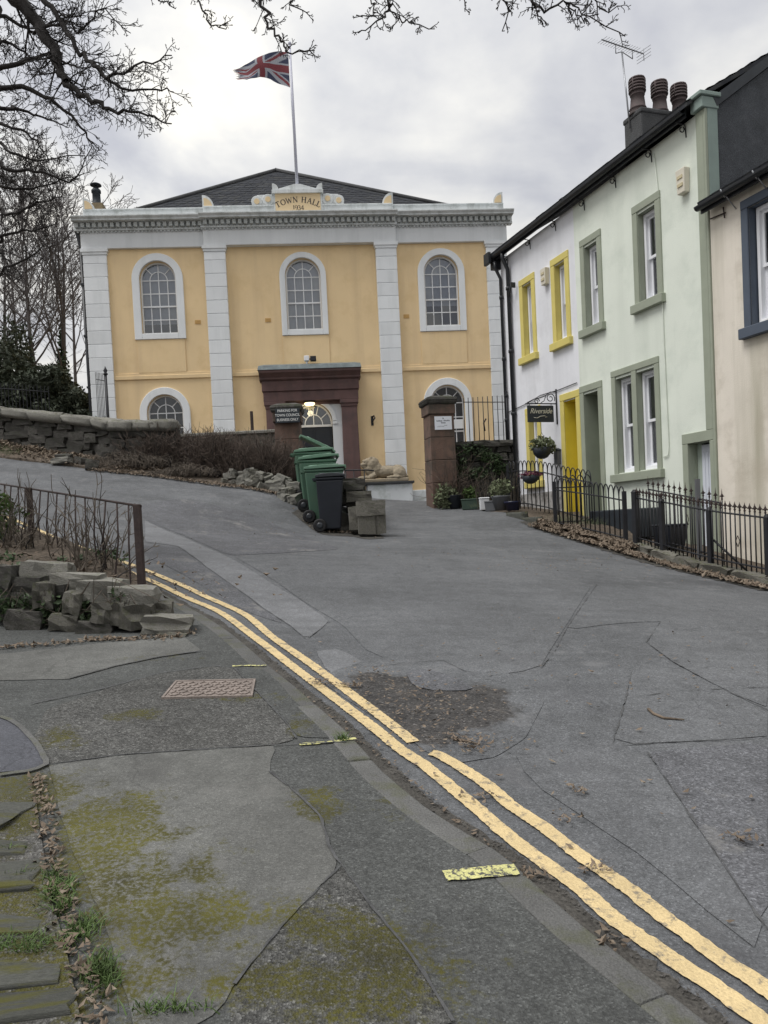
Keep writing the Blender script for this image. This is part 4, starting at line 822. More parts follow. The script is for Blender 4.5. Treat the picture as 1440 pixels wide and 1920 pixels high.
# left edge: gutter return and downpipe
q = MB(); q.prism([(-.16, Zl(11.2)), (-.02, Zl(11.2)), (-.02, Zl(10.7)), (-.06, Zl(10.7))], -.1, .3); q.tube([(-.06, .1, Zl(10.8)), (-.06, .1, -.5)], .055, 8)
for z in (9.6, 8, 6.4, 4.8): q.box(-.13, .01, .03, .17, Zl(z), Zl(z)+.06)
q.build('downpipe', M['black_paint'], hall)
WH = WM[hall]
def hw(u, y, z): return tuple(WH @ Vector((u, y, Zl(z))))
# --- camera, floodlight, hook
t = thing('security_camera', 'white security camera with black hood on the stone door canopy', 'security camera', hw(6.86, -.3, 6.89), R(4.5))
q = MB(); q.tube([(-.08, 0, -.06), (-.08, 0, .12)], .035, 8); q.box(-.16, .0, -.1, .06, .06, .22); q.build('housing', M['sash'], t, bevel=.015)
q = MB(); q.box(.03, .22, -.12, .05, .05, .20); q.tube([(.0, -.03, .12), (.05, -.03, .12)], .03, 6); q.build('lens_hood', M['black'], t, bevel=.015)
t = thing('wall_bracket', 'small black iron hook fixed to the yellow wall right of the doorway', 'wall hook', hw(8.78, 0, 5.05), R(4.5))
q = MB(); q.box(-.04, .04, -.02, .005, -.16, .14); q.build('plate', M['black'], t)
q = MB(); q.tube([(0, -.02, .1), (.05, -.12, .14), (.08, -.2, .05), (.0, -.2, -.04), (0, -.1, -.08)], .022, 6); q.build('hook', M['black'], t)
# --- flag
def flag():
    W_, H_ = 1.95, 1.06; nu, nv = 110, 60; vs = []; cols = []
    rng = random.Random(4); tat = [mnoise.noise((k*.45, 3, 0))*.10+.07*rng.random()*(k % 3 == 0)+.04 for k in range(nv+1)]
    def jack(u, v):   # u 0..2 (hoist..fly), v 0..1
        x, y = u-1, (v-.5)*2; red, wht, blu = (.21, .055, .065), (.38, .40, .44), (.060, .068, .115)
        ax, ay = abs(x), abs(y)
        if ax < .10*1.0 or ay < .20: return red
        if ax < .167 or ay < .333: return wht
        d = (x*.5*2 - y)/2**.5*.5 if False else None
        for s in (1, -1):
            t_ = (x - s*y)/math.sqrt(2)*1.0*.72
            if abs(t_) < .15:
                up = (t_ > 0) == ((x > 0) == (s > 0)) if s == 1 else (t_ > 0) != (x > 0)
                if abs(t_) < .10 and up: return red
                return wht
        return blu
    for j in range(nv+1):
        for i in range(nu+1):
            s, v = i/nu, j/nv
            s2 = min(s, 1-max(0, tat[j]) if s > .9 else s)
            X = s2*1.76
            zt_ = float(np.interp(X, (0, .26, .65, 1.0, 1.38, 1.76), (0, .02, -.09, -.19, -.33, -.56))); zb_ = float(np.interp(X, (0, .35, .62, .95, 1.35, 1.76), (-1.10, -.95, -.83, -.79, -.92, -.72)))
            z = zb_+(zt_-zb_)*v + .015*math.sin(s2*19+v*5)*s2; x = -X + .06*math.sin(v*6)*s2 + .10*s2*(1-v)*(1-s2)
            y = .10*math.sin(s2*7.5+v*2.2)*min(1, s2*3) + .06*math.sin(s2*14-v*4)*s2
            vs.append((x, y, z)); cols.append(jack(s*2, v))
    me = bpy.data.meshes.new('flag'); n = nu+1
    me.from_pydata(vs, [], [(j*n+i, j*n+i+1, (j+1)*n+i+1, (j+1)*n+i) for j in range(nv) for i in range(nu)])
    at = me.color_attributes.new('print', 'FLOAT_COLOR', 'POINT'); at.data.foreach_set('color', np.array([c+(1,) for c in cols], np.float32).ravel())
    me.polygons.foreach_set('use_smooth', [True]*len(me.polygons))
    m = bpy.data.materials.new('flag_cloth'); m.use_nodes = True; nt = m.node_tree; b = nt.nodes['Principled BSDF']
    a = nn(nt, 'ShaderNodeAttribute', attribute_name='print'); L_(nt, a.outputs['Color'], b.inputs['Base Color']); b.inputs['Roughness'].default_value = .9
    tr = nn(nt, 'ShaderNodeBsdfTranslucent'); L_(nt, a.outputs['Color'], tr.inputs[0]); mx = nn(nt, 'ShaderNodeMixShader', i_0=.35)
    L_(nt, b.outputs[0], mx.inputs[1]); L_(nt, tr.outputs[0], mx.inputs[2]); L_(nt, mx.outputs[0], nt.nodes['Material Output'].inputs[0])
    me.materials.append(m); o = link('flag', me); o.location = hw(6.70, .03, 16.72); o.rotation_euler = (0, 0, R(4.5))
    tag(o, 'tattered faded red white and blue flag flying from the white pole', 'flag')
flag()
# --- lion statue on the podium
def lion():
    t = thing('lion_statue', 'sandstone lion lying on a slab on the white podium beside the door', 'statue', hw(8.42, -.72, 3.0), R(4.5))
    q = MB(); q.box(-.22, 1.24, -.30, .30, 0, .10); q.build('slab', M['sand'], t, bevel=.02)
    b = MB()
    def ell(c, r, rot=0):
        vs = []; n, mN = 12, 8
        for i in range(mN+1):
            a = math.pi*i/mN
            for k in range(n):
                p = Vector((math.sin(a)*math.cos(6.2832*k/n)*r[0], math.sin(a)*math.sin(6.2832*k/n)*r[1], math.cos(a)*r[2])); p = Matrix.Rotation(rot, 3, 'Y') @ p; vs.append(Vector(c)+p)
        b.add(vs, [[i*n+k, i*n+(k+1) % n, (i+1)*n+(k+1) % n, (i+1)*n+k] for i in range(mN) for k in range(n)])
    ell((.62, 0, .30), (.46, .20, .185)); ell((.30, 0, .36), (.24, .21, .24)); ell((.96, 0, .28), (.24, .235, .215), .2)
    ell((.22, -.02, .52), (.20, .20, .23)); ell((.17, -.03, .40), (.17, .17, .25)); ell((.30, 0, .55), (.13, .15, .17))     # mane
    ell((.09, -.06, .575), (.125, .115, .135)); ell((-.03, -.09, .525), (.10, .075, .065)); ell((-.035, -.09, .455), (.075, .06, .035)); ell((.0, -.08, .62), (.07, .08, .05))
    ell((.19, -.14, .70), (.035, .03, .045)); ell((.19, .08, .70), (.035, .03, .045)); ell((.02, -.09, .38), (.06, .06, .09))
    for y in (-.17, .15):
        b.tube([(.30, y, .22), (.12, y, .14), (-.14, y, .135)], [.09, .07, .06], 8); ell((-.16, y, .135), (.075, .06, .05))
        ell((1.0, y*1.25, .22), (.20, .09, .17), .35); b.tube([(1.12, y*1.3, .15), (.85, y*1.45, .135), (.70, y*1.4, .13)], [.07, .055, .05], 8); ell((.68, y*1.4, .13), (.075, .05, .04))
    b.tube([(1.16, 0, .2), (1.22, -.16, .14), (1.05, -.27, .13), (.9, -.285, .13)], [.05, .035, .03, .045], 7)
    o = b.build('lion', M['sand'], t)
    rm = o.modifiers.new('r', 'REMESH'); rm.mode = 'VOXEL'; rm.voxel_size = .018; s2 = o.modifiers.new('s', 'SMOOTH'); s2.iterations = 2
    tx = bpy.data.textures.new('mane', 'CLOUDS'); tx.noise_scale = .07; dm = o.modifiers.new('d', 'DISPLACE'); dm.texture = tx; dm.strength = .028; dm.mid_level = .5
    dg = bpy.context.evaluated_depsgraph_get(); me = bpy.data.meshes.new_from_object(o.evaluated_get(dg)); o.modifiers.clear(); o.data = me; t.scale = (1.08, 1.08, 1.1)
    me.polygons.foreach_set('use_smooth', [True]*len(me.polygons))
    # eyes and mouth line
    for y in (-.135, -.02):
        q = MB(); q.lathe([(.001, -.014), (.013, 0), (.001, .014)], 8, (-.015, y, .605)); q.build('eye', M['mortar'], t)
lion()
t = thing('handrail', 'black iron handrail in front of the doorway beside the lion podium', 'handrail', hw(8.25, -1.2, 2.4), R(4.5))
q = MB(); q.tube([(-.5, 0, 1.0), (.2, 0, .98), (.42, 0, .95)], .022, 8); q.build('rail', M['black'], t)
q = MB(); q.tube([(-.5, 0, .52), (.18, 0, .50)], .014, 6); q.build('rail', M['black'], t)
for x in (-.45, -.2, .12):
    q = MB(); q.tube([(x, 0, 0), (x, 0, .99)], .016, 6); q.build('post', M['black'], t)
# ================================================================ COTTAGES (local x towards the viewer along the front, y into the building)
HO, HR = (5.4565, 12.6), R(-71.585)
HM = Matrix.Translation((HO[0], HO[1], 0)) @ Matrix.Rotation(HR, 4, 'Z')
def hpt(x, y, z): return tuple(HM @ Vector((x, y, z)))
def hground(x, y): p = hpt(x, y, 0); return tz(p[0], p[1])
def rect(x0, x1, z0, z1): return [(x0, z0), (x1, z0), (x1, z1), (x0, z1)]
def surround(root, x0, x1, z0, z1, wd, m, sill=True, proud=.03, sillz=None, name='surround'):
    """stone surround round an opening: outer x0..x1, z0..z1"""
    q = MB(); a = proud
    q.box(x0, x0+wd, -a, .02, z0+(.16 if sill else 0), z1-wd); q.box(x1-wd, x1, -a, .02, z0+(.16 if sill else 0), z1-wd); q.box(x0-.002, x1+.002, -a-.002, .02, z1-wd, z1)
    if sill: q.box(x0-.05, x1+.05, -a-.07, .10, z0, z0+.16)
    return q.build(name, m, root, bevel=.01)
def reveal(root, x0, x1, z0, z1, dep, m):
    q = MB(); e = .006
    q.add([(x0+e, -.01, z0), (x0+e, -.01, z1-e), (x0+e, dep, z1-e), (x0+e, dep, z0)], [(0, 1, 2, 3)]); q.add([(x1-e, -.01, z0), (x1-e, dep, z0), (x1-e, dep, z1-e), (x1-e, -.01, z1-e)], [(0, 1, 2, 3)])
    q.add([(x0+e, -.01, z1-e), (x1-e, -.01, z1-e), (x1-e, dep, z1-e), (x0+e, dep, z1-e)], [(0, 1, 2, 3)])
    return q.build('reveal', m, root)
def sash(root, x0, x1, z0, z1, dep, seed=0, curtain=True, gm='glass'):
    """a vertical sliding sash in the opening"""
    q = MB(); f = .055; y0, y1 = dep-.10, dep+.04; zm = (z0+z1)/2
    q.box(x0, x0+f, y0, y1, z0, z1); q.box(x1-f, x1, y0, y1, z0, z1); q.box(x0+f, x1-f, y0, y1, z1-f*1.2, z1); q.box(x0+f, x1-f, y0-.03, y1, z0, z0+f*1.3)
    win = q.build('window', M['sash'], root, bevel=.006)
    for nm, za, zb_, yy in (('upper_sash', zm-.02, z1-f*1.2, dep-.045), ('lower_sash', z0+f*1.3, zm+.025, dep-.005)):
        s = MB(); r = .045; xa, xb = x0+f, x1-f
        s.box(xa, xa+r, yy, yy+.038, za, zb_); s.box(xb-r, xb, yy, yy+.038, za, zb_); s.box(xa+r, xb-r, yy, yy+.038, za, za+r*1.1); s.box(xa+r, xb-r, yy, yy+.038, zb_-r, zb_)
        s.build('sash', M['sash'], win)
        p = MB(); e = ((seed*37+int(za*10)) % 7-3)*.004
        p.add([(xa+r-.002, yy+.018, za+r), (xb-r+.002, yy+.018+e, za+r), (xb-r+.002, yy+.018+e*1.5, zb_-r+.001), (xa+r-.002, yy+.018, zb_-r+.001)], [(0, 1, 2, 3)]); p.build('pane', M[gm], win)
    if curtain:
        c = MB(); nf = 22; cw = (x1-x0)
        for a, b in ((x0+.02, x0+cw*.30), (x1-cw*.34, x1-.02)):
            c.add([(a+(b-a)*k/nf, dep+.09+.022*math.sin(k*1.7+seed), z) for z in (z0+.03, z1) for k in range(nf+1)], [[k, k+1, nf+2+k, nf+1+k] for k in range(nf)], 0, True)
        c.build('curtain', M['net'], win)
    return win
def cottage(name, label, x0, x1, zt, m, openings, yside=7.0, zbot=-.2, dep=.20):
    root = thing(name, label, 'house', (HO[0], HO[1], 0), HR)
    wb = MB(); holed(wb, rect(x0, x1, zbot, zt), [rect(*o) for o in openings], 0, dep)
    for xx, s in ((x0, .02), (x1, -.02)): wb.box(min(xx, xx+s), max(xx, xx+s), .001, yside, zbot, zt)
    wb.box(x0+.021, x1-.021, yside-.02, yside, zbot, zt)
    wb.build('wall', m, root)
    rb = MB(); rb.box(x0+.03, x1-.03, 1.0, 1.02, zbot, zt-.05); rb.box(x0+.03, x1-.03, .3, 1.0, 4.75, 4.77); rb.build('interior', M['dark_room'], root)
    return root
def roof(root, x0, x1, ze, ridge_y, rise, yb, m=None):
    q = MB(); th = .10
    a = (-.24, ze-.02); r_ = (ridge_y, ze+rise); b = (yb, ze-.1)
    q.prism([a, r_, b, (yb, ze-.2), (ridge_y, ze+rise-th), (-.24, ze-.02-th*.6)], x0, x1, ax='x')
    rf = q.build('roof', m or M['slate'], root)
    n = 15; L = math.hypot(ridge_y+.24, rise+.02); rng = random.Random(3)
    for k in range(n):
        t0, t1 = k/n, min(1, (k+1.1)/n); P = lambda t, l: (-.24+(ridge_y+.24)*t-l*.6, ze-.02+(rise+.02)*t+l)
        s = MB(); w = .32; x = x0; 
        while x < x1-.01:
            xe = min(x1, x+w); l = .018+rng.random()*.010; (ya, za), (yb_, zb_) = P(t0, l), P(t1, .003); y0_, z0_ = P(t0, 0)
            s.add([(x, ya, za), (xe-.01, ya, za), (xe-.01, yb_, zb_), (x, yb_, zb_), (x, y0_, z0_), (xe-.01, y0_, z0_)], [(0, 1, 2, 3), (4, 5, 1, 0)]); x += w
        s.build('slate_course', M['slate'], rf)
    return rf
def gutter(root, x0, x1, ze, ends=True, brackets=()):
    q = MB(); n = 8; prof = [(-.22-.065*math.cos(math.pi*k/n)*1, ze-.10-.065*math.sin(math.pi*k/n)) for k in range(n+1)]; inn = [(-.22-.05*math.cos(math.pi*k/n), ze-.095-.05*math.sin(math.pi*k/n)) for k in range(n+1)]
    q.prism(prof+inn[::-1], x0, x1, ax='x')
    q.box(x0+.01, x1-.01, -.16, -.13, ze-.20, ze-.02)
    g = q.build('gutter', M['black_paint'], root)
    for x in brackets:
        b = MB(); b.tube([(x, 0, ze-.42), (x, -.02, ze-.22), (x, -.20, ze-.20)], .012, 5)
        b.tube([(x, -.02, ze-.30)]+[(x, -.09-.055*math.cos(t*.8+2.2)*(1-t*.06), ze-.30+.055*math.sin(t*.8+2.2)*(1-t*.06)) for t in range(8)], .010, 5); b.build('bracket', M['black'], g)
    return g
# ---- white cottage at the far end
WX0, WX1, GX0, GX1 = -7.08, -3.82, -3.82, 0.0
YO = [(-6.02, -5.62, 5.44, 7.06), (-4.60, -4.20, 5.44, 7.06), (-5.98, -5.60, 2.52, 4.05)]
white = cottage('white_cottage', 'white rendered cottage with yellow window surrounds and bright yellow door recess', WX0, WX1, 8.02, M['hwhite'], YO+[(-4.44, -3.97, 1.4, 4.11)])
for i, (a, b, c, d) in enumerate(YO):
    surround(white, a-.16, b+.15, c-.18, d+.17, .15, M['trim_yellow']); reveal(white, a, b, c, d, .19, M['trim_yellow'])
    sash(white, a+.02, b-.005, c+.0, d-.01, .20, i)
q = MB(); q.box(-5.94, -5.64, -.06, .06, 2.53, 2.66); q.build('window_box', mat('green_box', (.03, .09, .06), .6), white)
surround(white, -4.59, -3.825, 1.2, 4.28, .15, M['trim_yellow'], sill=False); reveal(white, -4.44, -3.97, 1.2, 4.11, .42, M['door_yellow'])
q = MB(); q.box(-4.43, -3.98, .36, .41, 1.2, 4.1); dr = q.build('door', M['door_yellow'], white)
for z0, z1 in ((1.8, 2.7), (2.85, 3.7)):
    q = MB(); q.box(-4.36, -4.05, .345, .362, z0, z1); q.build('panel', M['door_yellow'], dr, bevel=.01)
q = MB(); q.box(-6.52, -4.66, -.014, .01, .8, 2.22); q.build('damp_base', mat('flaking_base', (.42, .41, .40), .95, .3, 5, .8, 30, dirt=((.12, .11, .10), .9, 4, .46)), white)
roof(white, WX0-.05, WX1, 8.18, 3.1, 1.95, 7.0)
gutter(white, WX0-.18, WX1, 8.20, brackets=(-6.7, -5.6, -4.5))
q = MB(); q.box(WX0-.16, WX0+.02, -.30, .06, 7.98, 8.16); q.box(WX0-.20, WX0+.06, -.36, -.28, 7.92, 8.2); q.box(WX0-.12, WX0+.02, -.22, .0, 7.80, 7.98); q.build('kneeler', M['black_paint'], white, bevel=.01)
def pipe(root, x, y, z0, z1, r=.045, name='downpipe', swan=True):
    q = MB(); P = [(x, -.20, z1), (x, -.19, z1-.15), (x, y, z1-.4), (x, y, z0)] if swan else [(x, y, z1), (x, y, z0)]
    q.tube(P, r, 8); z = z1-.9
    while z > z0+.3: q.lathe([(r*1.05, 0), (r*1.35, .01), (r*1.35, .07), (r*1.05, .08)], 8, (x, y, z)); z -= 1.5
    return q.build(name, M['black_paint'], root)
pipe(white, -6.60, -.07, 1.4, 8.05, .05); pipe(white, -7.0, -.06, 1.4, 7.95, .04)
q = MB(); q.tube([(-6.55, -.05, 7.1), (-6.5, -.12, 6.98), (-6.42, -.14, 7.02), (-6.36, -.13, 7.16), (-6.3, -.1, 7.17)], .022, 6); q.box(-6.32, -6.28, -.16, -.05, 7.12, 7.24); q.build('lamp_arm', M['black_paint'], white)
q = MB(); q.tube([(-7.0, -.02, 4.28), (-6.0, -.02, 4.34), (-5.4, -.02, 4.42), (-4.6, -.02, 4.40), (-3.9, -.02, 4.42)], .010, 4); q.build('cable', M['black'], white)
# ---- mint green cottage
G1, G2 = (-3.46, -3.02, 5.42, 7.05), (-1.74, -1.25, 5.44, 7.04); D1, D2 = (-2.58, -2.08, 2.42, 4.23), (-1.94, -1.43, 2.42, 4.23)
green = cottage('green_cottage', 'tall mint green cottage with sage trim and dark chimney of three pots', GX0, GX1, 8.02, M['hgreen'], [G1, G2, D1, D2, (-3.68, -3.13, 1.2, 4.13), (-.62, -.09, .3, 2.755)])
for i, o in enumerate((G1, G2)):
    a, b, c, d = o; surround(green, a-.15, b+.14, c-.16, d+.18, .14, M['trim_green']); reveal(green, a, b, c, d, .19, M['trim_green']); sash(green, a+.02, b-.01, c, d-.01, .20, 5+i)
surround(green, D1[0]-.13, D2[1]+.13, D1[2]-.18, D1[3]+.17, .125, M['trim_green'])
q = MB(); q.box(D1[1], D2[0], -.031, .18, D1[2]-.02, D1[3]+.045); q.build('mullion', M['trim_green'], green, bevel=.008)
for i, (a, b, c, d) in enumerate((D1, D2)): reveal(green, a, b, c, d, .19, M['trim_green']); sash(green, a+.02, b-.005, c, d-.01, .20, 8+i)
surround(green, -3.815, -3.03, 1.0, 4.31, .14, M['trim_green'], sill=False); reveal(green, -3.68, -3.13, 1.0, 4.13, .44, M['trim_green'])
q = MB(); q.box(-3.67, -3.14, .38, .43, 1.0, 4.12); dg_ = q.build('door', M['trim_green'], green)
for z0, z1 in ((1.8, 2.6), (2.75, 3.8)):
    q = MB(); q.box(-3.58, -3.24, .365, .382, z0, z1); q.build('panel', M['trim_green'], dg_, bevel=.01)
q = MB(); q.box(-.75, -.615, -.032, .02, .2, 2.755); q.box(-.095, -.0, -.033, .02, .2, 2.755); q.box(-.752, .0, -.034, .02, 2.755, 2.93); q.build('door_surround', M['trim_green'], green, bevel=.008)
reveal(green, -.62, -.09, .3, 2.755, .22, M['trim_green'])
q = MB(); q.box(-.61, -.502, .17, .22, .3, 2.75); q.build('door', mat('pale_green_door', (.40, .46, .40), .6), green)
q = MB(); q.box(-.50, -.10, .165, .22, .3, 2.72); dw = q.build('door', M['door_white'], green, label='white boarded door')
for k in range(5):
    q = MB(); q.box(-.49+k*.075, -.422+k*.075, .153, .166, .4, 2.6); q.build('board', M['door_white'], dw, bevel=.006)
q = MB(); q.lathe([(.001, -.02), (.022, 0), (.001, .02)], 8, (-.47, .145, 1.62)); q.build('knob', M['black'], dw)
# corner strip and dark gable above the lower roof
q = MB(); q.box(-.16, -.002, -.035, .02, 2.93, 8.02); q.box(.0, .05, -.035, .02, -.2, 8.02); q.build('corner_strip', M['trim_green'], green, bevel=.006)
q = MB(); q.box(.004, .054, .022, .22, 5.9, 8.05); q.build('quoin', M['trim_teal'], green, bevel=.006)
q = MB(); q.prism([(.2, 5.2), (6.98, 5.2), (6.98, 7.9), (3.1, 10.12), (.2, 8.05)], .004, .034, ax='x'); q.build('gable', M['pebble'], green)
q = MB(); q.box(-.20, .07, -.10, .24, 8.02, 8.20); q.box(-.23, .10, -.15, .27, 8.20, 8.27); q.build('kneeler', M['trim_teal'], green, bevel=.012)
q = MB(); q.prism([(.2, 8.06), (3.1, 10.14), (3.1, 10.27), (.12, 8.20)], -.10, .075, ax='x'); q.build('verge', M['slateboard'], green)
roof(green, GX0, GX1-.1, 8.18, 3.1, 1.95, 7.0)
gutter(green, GX0, GX1-.24, 8.20, brackets=(-3.4, -2.35, -1.3, -.42))
# chimney
q = MB(); q.box(-4.0, -3.42, 1.46, 2.95, 8.6, 10.02); q.box(-4.02, -3.40, 1.44, 2.97, 9.92, 10.03)
stack = q.build('chimney', M['stack'], green, bevel=.03, seg=2)
for y in (1.60, 2.16, 2.66):
    q = MB(); q.lathe([(.19, 0), (.185, .05), (.165, .14), (.178, .15), (.178, .18), (.160, .19), (.135, .50), (.152, .51), (.152, .54), (.14, .55), (.15, .60)], 14, (-3.7, y, 10.0))
    q.v = [(a, b, 10.0+(c-10.0)*.8) for a, b, c in q.v]
    pt = q.build('chimney_pot', M['pot'], stack)
    q = MB(); z = .60
    q.lathe([(.10, .58), (.10, .92)], 10, (-3.7, y, 10.0))
    for k in range(4): q.lathe([(.11, z), (.178, z), (.178, z+.045), (.12, z+.06)], 14, (-3.7, y, 10.0)); z += .078
    q.lathe([(.12, .90), (.178, .905), (.165, .95), (.10, .965)], 14, (-3.7, y, 10.0))
    for k in range(4): q.tube([(-3.7+.165*math.cos(k*1.57+.4), y+.165*math.sin(k*1.57+.4), 10.6), (-3.7+.165*math.cos(k*1.57+.4), y+.165*math.sin(k*1.57+.4), 10.92)], .016, 4)
    q.v = [(a, b, 10.0+(c-10.0)*.8) for a, b, c in q.v]
    q.build('louvred_top', M['pot'], pt)
q = MB(); q.tube([(-3.42, 2.25, 10.0), (-3.41, 2.25, 9.4), (-3.41, 2.25, 8.6)], .03, 6); q.build('pipe', M['stack'], green)
q = MB(); q.tube([(-1.22, -.02, 7.9), (-1.14, -.02, 7.2), (-1.13, -.02, 4.6), (-1.10, -.02, 2.75), (-1.12, -.02, 2.62), (-1.25, -.02, 2.60)], .009, 5); q.build('cable', M['hgreen'], green)
q = MB(); q.box(-2.95, -1.9, -.03, .02, .6, 1.55); q.build('plinth_band', M['trim_green'], green)
# aerial on the chimney
def aerial():
    b = Vector(hpt(-3.75, 1.42, 9.75)); t = thing('tv_aerial', 'thin rooftop television aerial on a mast strapped to the chimney', 'aerial', tuple(b))
    top = Vector((5.608,16.9,11.503)); 
    q = MB(); q.tube([b, b.lerp(top, .5), top], .018, 6); q.build('mast', M['steel'], t, world=True)
    q = MB(); e0, e1 = Vector((5.092,16.6,11.599)), Vector((6.217,17.3,11.669)); q.tube([e0, e1], .014, 5)
    for s in (.32, .72): q.tube([e0.lerp(e1, s), e0.lerp(e1, s)-Vector((0, 0, .19))], .010, 5)
    q.tube([e0.lerp(e1, .32)-Vector((0, 0, .19)), top, e0.lerp(e1, .72)-Vector((0, 0, .19))], .010, 5)
    q.build('boom', M['steel'], t, world=True)
    d = (e1-e0).normalized(); n = d.cross(Vector((0, 0, 1))).normalized()
    for k in range(14):
        p = e0.lerp(e1, .02+k*.06); q = MB(); q.tube([p-n*.13, p+n*.13], .005, 4); q.build('element', M['steel'], t, world=True)
    for k in range(4):
        p = e1+Vector((0, 0, .09-.07*k)); q = MB(); q.tube([p-n*.19+Vector((0, 0, 0)), p+n*.19], .006, 4); q.build('reflector_rod', M['steel'], t, world=True)
    q = MB(); q.tube([e1+Vector((0, 0, .11)), e1-Vector((0, 0, .15))], .008, 4); q.build('reflector_mast', M['steel'], t, world=True)
aerial()
# alarm boxes
def alarm(label, x, z, h, w):
    t = thing('alarm_box', label, 'alarm box', hpt(x, 0, z), HR)
    q = MB(); q.frus((-w/2*.8, w/2*.8, -.11, 0, -h/2), (-w/2, w/2, -.12, 0, h/2)); c = q.build('cover', M['alarm'], t, bevel=.015, seg=2)
    for dz in (-.09, .04):
        q = MB(); q.box(-w*.28, w*.28, -.128, -.11, dz, dz+.05); q.build('badge', mat('faded_badge', (.52, .46, .30), .6), t)
alarm('cream alarm box high on the mint green wall near its corner', -.47, 7.08, .40, .22)
alarm('cream alarm box on the white wall between two yellow windows', -4.93, 6.94, .36, .22)
# ---- cream-pink cottage, nearest on the right
P1 = (.86, 1.75, 4.36, 6.12)
pink = cottage('cream_cottage', 'stained cream cottage with slate blue window surround at the right edge', .054, 6.2, 6.42, M['hpink'], [P1, (3.0, 3.9, 4.36, 6.12)])
for a, b, c, d in (P1, (3.0, 3.9, 4.36, 6.12)):
    surround(pink, a-.14, b+.14, c-.17, d+.14, .135, M['trim_blue'], proud=.035); reveal(pink, a, b, c, d, .19, M['trim_blue']); sash(pink, a+.03, b-.02, c, d-.01, .2, 13)
roof(pink, .06, 6.3, 6.50, 3.1, 1.6, 7.0)
gutter(pink, .02, 6.3, 6.54, brackets=())
for x in (.62, 1.25, 1.9):
    q = MB(); q.tube([(x, -.30, 6.47), (x, -.22, 6.36), (x, -.13, 6.44)], .012, 5); q.tube([(x, -.2, 6.38), (x, -.01, 6.2)], .010, 5); q.build('gutter_clip', M['steel'], pink)
q = MB(); q.tube([(.10, -.03, 6.25), (.42, -.03, 6.22)], .012, 5); q.tube([(.38, -.03, 6.32), (.40, -.03, 6.15)], .012, 5); q.build('pipe_bracket', M['rusty'], pink)
# ---- hanging sign on its scrolled bracket, hanging baskets, letter box
def sign():
    t = thing('hanging_sign', 'black hanging board with cream script on a scrolled iron bracket', 'sign', hpt(-4.74, 0, 3.72), HR)
    # board hangs square to the wall: local -y is out from the wall
    q = MB(); q.box(-.02, .02, -.74, -.10, 0, .36); bd = q.build('board', M['slateboard'], t, bevel=.006)
    q = MB(); q.tube([(0, -.012, -.05), (0, -.012, .72)], .018, 6); q.tube([(0, -.01, .40), (0, -.78, .40)], .014, 6)
    def spiral(cy, cz, r0, a0, tr, s=1):
        return [(0, cy+s*(r0*(1-.75*k/16))*math.cos(R(a0+tr*k/16)), cz+(r0*(1-.75*k/16))*math.sin(R(a0+tr*k/16))) for k in range(17)]
    q.tube(spiral(-.16, .52, .115, -30, 520), .010, 5); q.tube(spiral(-.50, .45, .07, 0, 460), .010, 5)
    q.tube([(0, -.02, .66), (0, -.16, .655), (0, -.27, .58), (0, -.40, .53), (0, -.56, .50), (0, -.74, .42)], .010, 5)
    q.tube([(0, -.27, .58), (0, -.32, .46), (0, -.40, .42)], .009, 5)
    for y in (-.15, -.68): q.tube([(0, y, .36), (0, y, .40)], .008, 5)
    q.build('bracket', M['black'], t)
    cu = bpy.data.curves.new('script', 'FONT'); cu.body = 'Riverside'; cu.size = .155; cu.shear = .35; cu.align_x = 'CENTER'; cu.align_y = 'CENTER'; cu.extrude = .001; cu.space_character = .95
    o = bpy.data.objects.new('script', cu); COL.objects.link(o); dg = bpy.context.evaluated_depsgraph_get(); me = bpy.data.meshes.new_from_object(o.evaluated_get(dg)); bpy.data.objects.remove(o)
    me.materials.clear(); me.materials.append(M['gold_ink'])
    for v in me.vertices: x, y, z = v.co; v.co = (.0215+z, -.42-(-x)*1.0, .235+y)   # reads from the road side (+x)
    l = link('lettering', me, bd); WM[l] = WM[t]
    q = MB(); q.tube([(.0225, -.60, .10), (.0225, -.52, .085), (.0225, -.44, .125), (.0225, -.34, .135), (.0225, -.27, .11), (.0225, -.32, .10)], .006, 4); q.build('flourish', M['gold_ink'], bd)
sign()
def leafy(mb, c, r, n, size, rng, m=0, up=.5, shell=.35):
    """small leaf-sized faces through an uneven ellipsoid"""
    for k in range(n):
        d = Vector((rng.gauss(0, 1), rng.gauss(0, 1), rng.gauss(0, 1))).normalized(); rr = shell+(1-shell)*rng.random()**.5
        rr *= 1+.35*mnoise.noise((d.x*2.2+c[0], d.y*2.2+c[1], d.z*2.2+c[2]))
        p = Vector((c[0]+d.x*r[0]*rr, c[1]+d.y*r[1]*rr, c[2]+d.z*r[2]*rr))
        a = Vector((rng.gauss(0, 1), rng.gauss(0, 1), rng.gauss(0, 1)+up)).normalized(); b = a.orthogonal().normalized(); b = Quaternion(a, rng.random()*6.3) @ b; c2 = a.cross(b)
        s = size*(.6+.8*rng.random())
        mb.add([p-b*s, p+c2*s*.45+a*s*.15, p+b*s, p-c2*s*.45+a*s*.15], [(0, 1, 2, 3)], m)
